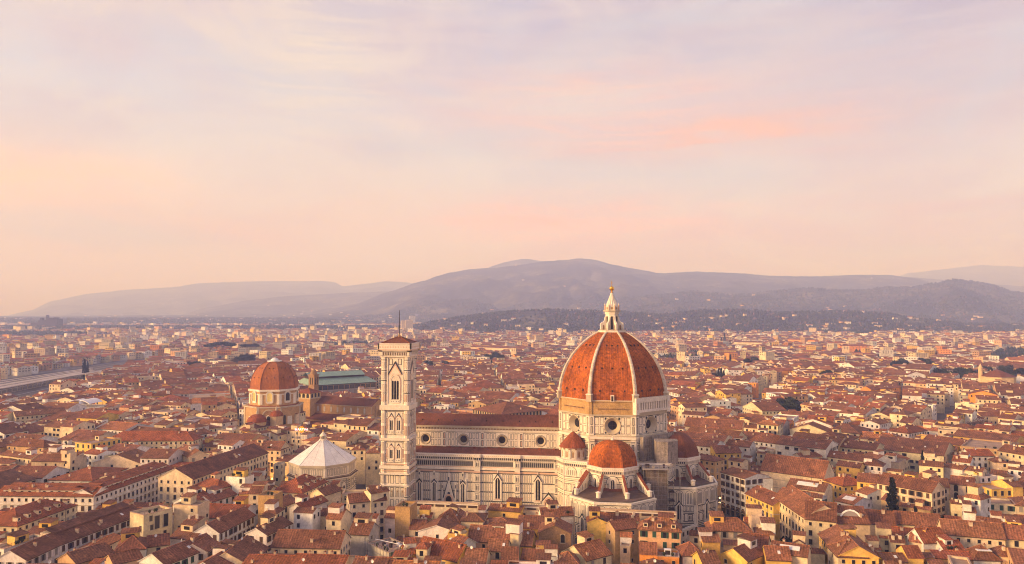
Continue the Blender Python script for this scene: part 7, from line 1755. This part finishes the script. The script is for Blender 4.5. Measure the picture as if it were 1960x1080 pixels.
# ---------------------------------------------------------------- modern outskirts: one mass of blocks and houses
mb = MB(); r = random.Random(9); z = 1210; nb = 0
while z < 11500:
    st = max(15, z * .0088); t = -.74
    while t < .74:
        wd = r.uniform(.8, 2.2) * (12 if z < 2500 else z * .0046); t += (wd + r.uniform(1, 9) * z / 2200) / z
        zz = z + r.uniform(-.5, .5) * st; hh = hill_h(zz, t) if zz > 2600 else -4
        g = max(0, hh)
        if in_rail(zz, t): continue
        pk = noise.noise(Vector((t * 7, zz / 700, 0)))
        if pk > .40 and not (zz < 2900 and t < -.38): continue
        if g > 12 and r.random() < .935 + min(.06, g / 2500): continue
        if zz > 5200 and r.random() < .35: continue
        left = t < -.12
        tall = r.random() < (.06 if left else .03)
        h = r.uniform(7, 15) if not tall else r.uniform(18, 28)
        if zz > 2600 and g > 12: h = r.uniform(7, 12); wd = min(wd, 24)
        dp = r.uniform(.5, 1.0) * min(wd, 22); x, y = xy(zz, t); rot = r.choice([-30, 8, 25, -12, 40]) + r.uniform(-5, 5)
        ww = r.random(); wl = 'C' if ww < .45 else 'W' if ww < .75 else 'Y' if ww < .84 else 'P' if ww < .92 else 'T' if ww < .97 else 'O'
        H = dict(x=x, y=y, w=wd, d=dp, rot=rot, h=h, roof='f' if (tall or r.random() < .3) else r.choice('ggh'), rise=min(dp, wd) * .16, wc=tuple(v * .82 for v in jit(WALL[wl], r, .3)), rcol=jit(ROOF['b' if r.random() < .7 else 'r'], r, .25))
        c, s = math.cos(R_(rot)), math.sin(R_(rot)); T = lambda a, b_, q: (x + a * c - b_ * s, y + a * s + b_ * c, q + g)
        house_geo(H, mb, mb, T, False, r); nb += 1
        if zz < 3600:
            for nx, ny, L_ in ((0, -1, wd / 2), (1, 0, dp / 2), (-1, 0, dp / 2)):
                wx, wy = nx * c - ny * s, nx * s + ny * c
                if wx * (CX - x) + wy * (CY - y) < 0: continue
                for q in range(1 if zz > 2200 else 2):
                    a0, a1 = -L_ * .85, L_ * .85; z0 = h - 2.6 - q * 3.6; nn = max(1, int((a1 - a0) / 4)) if zz < 2200 else max(1, int((a1 - a0) / 7))
                    for i in range(nn):
                        u = a0 + (a1 - a0) * (i + .5) / nn; hw = (a1 - a0) / nn * .22
                        q4 = [(u - hw, z0), (u + hw, z0), (u + hw, z0 + 1.6), (u - hw, z0 + 1.6)]
                        pts = [T(a_, -dp / 2 - .08, b_) for a_, b_ in q4] if ny else [T(nx * (wd / 2 + .08), a_, b_) for a_, b_ in q4]
                        mb.poly(pts, 'glass_dark')
    z += st
print('outskirts', nb)
tag(mb.build('outskirts_buildings'), 'hazy outskirts of countless pale blocks and houses across the plain', 'houses', kind='stuff')

# ================================================================ TREES
def leaf_cloud(m, c, rx, ry, rz, n, size, r, mt, shell=.55):
    for _ in range(n):
        v = Vector((r.gauss(0, 1), r.gauss(0, 1), r.gauss(0, 1))).normalized() * (shell + (1 - shell) * r.random()); p = Vector((c[0] + v.x * rx, c[1] + v.y * ry, c[2] + v.z * rz))
        a = Vector((r.gauss(0, 1), r.gauss(0, 1), r.gauss(0, .7))).normalized(); b = a.orthogonal().normalized(); s = size * r.uniform(.6, 1.4)
        m.poly([tuple(p - a * s), tuple(p + b * s * .7), tuple(p + a * s), tuple(p - b * s * .7)], mt)
def proto(kind):
    r = random.Random(hash(kind) % 1000 if False else len(kind) * 13); root = thing(kind, 'x', 'tree'); tr, cr = MB(), MB()
    if kind == 'cypress':
        tr.rod((0, 0, 0), (0, 0, 9), .35, 'bark', 6, .1)
        for k in range(26): z = 1.2 + k * .43; rad = 1.7 * math.sin(min(1, (z + 1) / 5) * math.pi / 2) * max(.12, 1 - (z / 13.2) ** 1.8); leaf_cloud(cr, (r.uniform(-.2, .2), r.uniform(-.2, .2), z), rad, rad, .5, 34, .36, r, 'leaf_dark', .5)
    elif kind == 'umbrella_pine':
        tr.rod((0, 0, 0), (.4, 0, 9), .4, 'bark', 6, .25)
        for k in range(7): a = k * .9; tr.rod((.4, 0, 8), (3.6 * math.cos(a), 3.6 * math.sin(a), 11), .2, 'bark', 5, .08); leaf_cloud(cr, (3.7 * math.cos(a), 3.7 * math.sin(a), 11.6 + r.uniform(-.4, .5)), 2.4, 2.4, 1.0, 120, .5, r, 'leaf_dark', .4)
        leaf_cloud(cr, (0, 0, 12.2), 3.2, 3.2, 1.1, 160, .5, r, 'leaf')
    elif kind == 'bare_tree':
        def br(p, d, L_, rad, lv):
            q = p + d * L_; tr.rod(p, q, rad, 'bark', 5 if lv < 2 else 3, rad * .6)
            if lv < 4:
                for _ in range(3 if lv else 5): nd = (d + Vector((r.gauss(0, .5), r.gauss(0, .5), r.gauss(.1, .3)))).normalized(); br(q, nd, L_ * .68, rad * .55, lv + 1)
            else: leaf_cloud(cr, q, 1.2, 1.2, 1.0, 6, .16, r, 'twigs', .1)
        br(Vector((0, 0, 0)), Vector((0, 0, 1)), 3.4, .32, 0)
    else:
        tr.rod((0, 0, 0), (0, 0, 5), .38, 'bark', 6, .25)
        for k in range(9):
            a = k * 2.4; q = (2.9 * math.cos(a) * r.uniform(.5, 1.1), 2.9 * math.sin(a) * r.uniform(.5, 1.1), 5.4 + r.uniform(0, 3.6)); tr.rod((0, 0, 3.5), q, .18, 'bark', 5, .06)
            leaf_cloud(cr, q, 2.1 * r.uniform(.7, 1.2), 2.1 * r.uniform(.7, 1.2), 1.7, 190, .42, r, 'leaf' if k % 3 else 'leaf_dark', .45)
    tr.build('trunk', root); cr.build('crown', root); return root
PR_ = {k: proto(k) for k in ('cypress', 'umbrella_pine', 'bare_tree', 'leafy_tree')}
first = {}
KN = {'cypress': 'dark slim cypress', 'umbrella_pine': 'dark flat-topped pine', 'bare_tree': 'bare winter tree', 'leafy_tree': 'dark round leafy tree'}
for kind, px, py, sc_, where_ in TR:
    x, y = at(px, py, 9)
    o = PR_[kind] if kind not in first else copy_tree(PR_[kind]); first[kind] = 1
    o.location = (x, y, 0); q = sc_ * (1.3 if py > 760 else 1.7); o.scale = (q, q, q); o.rotation_euler = (0, 0, rnd.uniform(0, 6.28)); tag(o, KN[kind] + ' ' + where_, 'tree', 'trees between the roofs and in gardens')
# far woods: low crowns scattered on the rises, one mass
mb = MB(); r = random.Random(21); cnt = 0
def crown(mb, x, y, g, rad, ht, mt):
    n = 6; ring_ = [(x + rad * math.cos(6.283 * k / n + .3) * r.uniform(.7, 1.2), y + rad * math.sin(6.283 * k / n + .3) * r.uniform(.7, 1.2), g + ht * r.uniform(.35, .6)) for k in range(n)]
    low = [(x + (p[0] - x) * .7, y + (p[1] - y) * .7, g - 2) for p in ring_]; top = (x + r.uniform(-.3, .3) * rad, y + r.uniform(-.3, .3) * rad, g + ht)
    for k in range(n): j = (k + 1) % n; mb.poly([low[k], low[j], ring_[j], ring_[k]], mt); mb.poly([ring_[k], ring_[j], top], mt)
tries = 0
while cnt < 30000 and tries < 400000:
    tries += 1
    z = 1300 * (7000 / 1300) ** r.random(); t = r.uniform(-.72, .72); x, y = xy(z, t); g = hill_h(z, t) if z > 2600 else 0; g = max(0, g)
    if in_rail(z, t) or (z < 2900 and t < -.40): continue
    pk = noise.noise(Vector((t * 7, z / 700, 0)))
    if g < 12 and (pk < (.45 if z < 3000 else .40) and r.random() > (.05 if z < 2600 else .10) or z < 3000 and r.random() < .6): continue
    if g >= 12 and noise.noise(Vector((t * 20, z / 260, 5))) < -.10 and r.random() < .8: continue
    rad = r.uniform(3, 6) * (1 + z / 12000); crown(mb, x, y, g, rad, r.uniform(8, 16), 'leaf_dark' if r.random() < .7 else ('leaf' if r.random() < .7 else 'twigs')); cnt += 1
tag(mb.build('far_woods'), 'dark woods and garden trees scattered over the plain and foothills', 'woods', kind='stuff')

# ================================================================ SMALL THINGS
def person_mesh(cloth, h=1.72, stride=.22, arms=.0):
    me = bpy.data.meshes.new('person'); vs = [(0, 0, .92), (0, 0, 1.15), (0, 0, 1.38), (0, 0, 1.50), (0, 0, 1.64), (.10, 0, .88), (.12, -stride, .48), (.13, -stride * 1.1, .06), (-.10, 0, .88), (-.12, stride * .6, .48), (-.13, stride * 1.5, .08),
        (.20, 0, 1.38), (.25, .08, 1.12), (.24, -.06, .90), (-.20, 0, 1.38), (-.25, -.08, 1.12), (-.24, .04, .90), (.13, -stride * 1.1 - .16, .04), (-.13, stride * 1.5 - .15, .05)]
    es = [(0, 1), (1, 2), (2, 3), (3, 4), (0, 5), (5, 6), (6, 7), (0, 8), (8, 9), (9, 10), (2, 11), (11, 12), (12, 13), (2, 14), (14, 15), (15, 16), (7, 17), (10, 18)]
    me.from_pydata(vs, es, []); o = bpy.data.objects.new('person_tmp', me); S.collection.objects.link(o)
    md = o.modifiers.new('s', 'SKIN'); rad = [.15, .14, .17, .07, .11, .10, .075, .05, .10, .075, .05, .08, .05, .04, .08, .05, .04, .04, .04]
    for v, q in zip(me.skin_vertices[0].data, rad): v.radius = (q, q * .85)
    me.skin_vertices[0].data[0].use_root = True
    o.modifiers.new('d', 'SUBSURF').levels = 1
    dg = bpy.context.evaluated_depsgraph_get(); dg.update(); out = bpy.data.meshes.new_from_object(o.evaluated_get(dg)); bpy.data.objects.remove(o)
    out.materials.clear(); out.materials.append(MATS[cloth]); out.materials.append(MATS['skin'])
    for p in out.polygons: p.material_index = 1 if p.center.z > 1.5 or (abs(p.center.x) > .2 and p.center.z < .98) else 0
    out.name = 'person'; return out
PM = {c: person_mesh(c, stride=s) for c, s in (('cloth_dark', .22), ('cloth_red', .05), ('cloth_pale', .15))}
EP = lambda a, b: (1360 + a / 4.91, 860 + b / 4.91)
ppl = [(*EP(115, 640), 'cloth_dark', 'person in dark clothes alone near the cathedral end of the café square'), (*EP(262, 655), 'cloth_dark', 'left of two people in dark clothes near the front of the café square'), (*EP(276, 656), 'cloth_dark', 'right of two people in dark clothes near the front of the café square'),
       (*EP(298, 603), 'cloth_dark', 'person in dark clothes, leftmost of a group by the arcade'), (*EP(312, 596), 'cloth_pale', 'person in pale clothes in the group by the arcade'), (*EP(326, 612), 'cloth_dark', 'person in dark clothes, nearest of the group by the arcade'), (*EP(336, 602), 'cloth_red', 'person in red clothes in the group by the arcade'),
       (*EP(182, 598), 'cloth_dark', 'person in dark clothes standing beside the white café parasol'), (*EP(140, 600), 'cloth_pale', 'person in pale clothes in front of the white café parasol'), (695, 941, 'cloth_dark', 'left person walking between the baptistery and the bell tower'), (703, 943, 'cloth_dark', 'right person walking between the baptistery and the bell tower'), (706, 938, 'cloth_pale', 'person in pale clothes farthest back between baptistery and bell tower')]
for k, (px, py, c, lab) in enumerate(ppl):
    x, y = at(px, py, 0); o = link('person', PM[c], None, (x, y, .03), rnd.uniform(0, 6.28)); tag(o, lab, 'person', 'people crossing the squares')
x, y = at(*EP(145, 560), 0); um = thing('cafe_parasol', 'white square parasol in front of the lit café arcade', 'parasol', (x, y, 0), R_(-55))
m = MB(); m.poly([(-3.6, -2.4, 2.7), (3.6, -2.4, 2.7), (0, 0, 3.4)], 'canvas'); m.poly([(3.6, -2.4, 2.7), (3.6, 2.4, 2.7), (0, 0, 3.4)], 'canvas'); m.poly([(3.6, 2.4, 2.7), (-3.6, 2.4, 2.7), (0, 0, 3.4)], 'canvas'); m.poly([(-3.6, 2.4, 2.7), (-3.6, -2.4, 2.7), (0, 0, 3.4)], 'canvas'); m.build('canopy', um); m = MB(); m.rod((0, 0, 0), (0, 0, 3.3), .06, 'steel', 6); m.box(-.5, .5, -.5, .5, .03, .13, 'concrete'); m.build('pole', um)
lampm = MB(); lampm.ring(0, 0, [(.0, .0), (.38, .12), (.46, .5), (.3, .8), (0, .9)], 8, 'lamp_glow'); lampm.rod((0, 0, .9), (0, 0, 1.5), .04, 'iron', 4); lm_ = lampm.mesh('hanging_lamp')
for k, (px, py, hh, lab) in enumerate([(*EP(88, 466), 4, 'lit amber lamp at the left end of the café arcade'), (*EP(148, 494), 4, 'bright amber lamp in the middle of the café arcade'), (*EP(212, 506), 4, 'small amber lamp at the right end of the café arcade'),
      (400 + 555 / 4.9, 860 + 265 / 4.9, 5, 'left amber lamp on the shops left of the baptistery'), (400 + 615 / 4.9, 860 + 250 / 4.9, 5, 'middle amber lamp on the shops left of the baptistery'), (400 + 700 / 4.9, 860 + 240 / 4.9, 5, 'right amber lamp on the shops left of the baptistery'), (509, 917, 4, 'low amber shop lamp at the foot of the cream palace'), (521, 918, 4, 'amber shop lamp between the cream palace and the baptistery')]):
    x, y = at(px, py, hh); o = link('hanging_lamp', lm_, None, (x, y, hh), 0); tag(o, lab, 'lamp', 'lit lamps over the shops')
    pl = bpy.data.lights.new('lamp_light', 'POINT'); pl.energy = 900; pl.color = (1, .5, .12); pl.shadow_soft_size = .5; po = bpy.data.objects.new('lamp_light', pl); S.collection.objects.link(po); po.parent = o; po.location = (0, -.6, -.5)
vm = MB(); vm.box(-2.4, 1.5, -1, 1, .45, 2.2, 'van_paint', None, True); vm.hexa([(1.5, -1, .45), (2.6, -1, .45), (2.6, 1, .45), (1.5, 1, .45), (1.5, -1, 2.1), (1.9, -1, 1.5), (1.9, 1, 1.5), (1.5, 1, 2.1)], 'glass_dark'); van_body = vm.mesh('body')
wm = MB(); wm.rod((0, -.12, 0), (0, .12, 0), .36, 'iron', 12); wheel = wm.mesh('wheel')
x, y = at(1385, 992, 0)
for k, (px, py, lab) in enumerate(((929, 1012, 'pale delivery van parked beside the yellow house under the cathedral'),)):
    x, y = at(px, py, 0); v = thing('delivery_van', lab, 'van', (x, y, 0), R_(80)); link('body', van_body, v)
    for wx in (-1.5, 1.7):
        for wy in (-.95, .95): link('wheel', wheel, v, (wx, wy, .38))

# ================================================================ HAZE
m = bpy.data.materials.new('haze'); m.use_nodes = True; t_ = m.node_tree; t_.nodes.clear(); vo = t_.nodes.new('ShaderNodeVolumePrincipled'); ou = t_.nodes.new('ShaderNodeOutputMaterial'); t_.links.new(vo.outputs[0], ou.inputs['Volume'])
vo.inputs['Color'].default_value = (.38, .48, 1.0, 1); vo.inputs['Absorption Color'].default_value = (.94, .87, 1, 1); vo.inputs['Density'].default_value = 0.00019; vo.inputs['Anisotropy'].default_value = 0.0
MATS['haze'] = m; mb = MB(); mb.box(CX - 21000, CX + 21000, CY - 21000, CY + 21000, -6, 1150, 'haze', None, True)
me = bpy.data.meshes.new('haze'); me.from_pydata([(sx * 21000 + CX, sy * 21000 + CY, z) for z in (-6, 1150) for sx, sy in ((-1, -1), (1, -1), (1, 1), (-1, 1))], [], [(3, 2, 1, 0), (4, 5, 6, 7), (0, 1, 5, 4), (1, 2, 6, 5), (2, 3, 7, 6), (3, 0, 4, 7)]); me.materials.append(m); me.update()
tag(link('haze', me), 'thin lavender evening haze over the city', 'haze', kind='stuff')
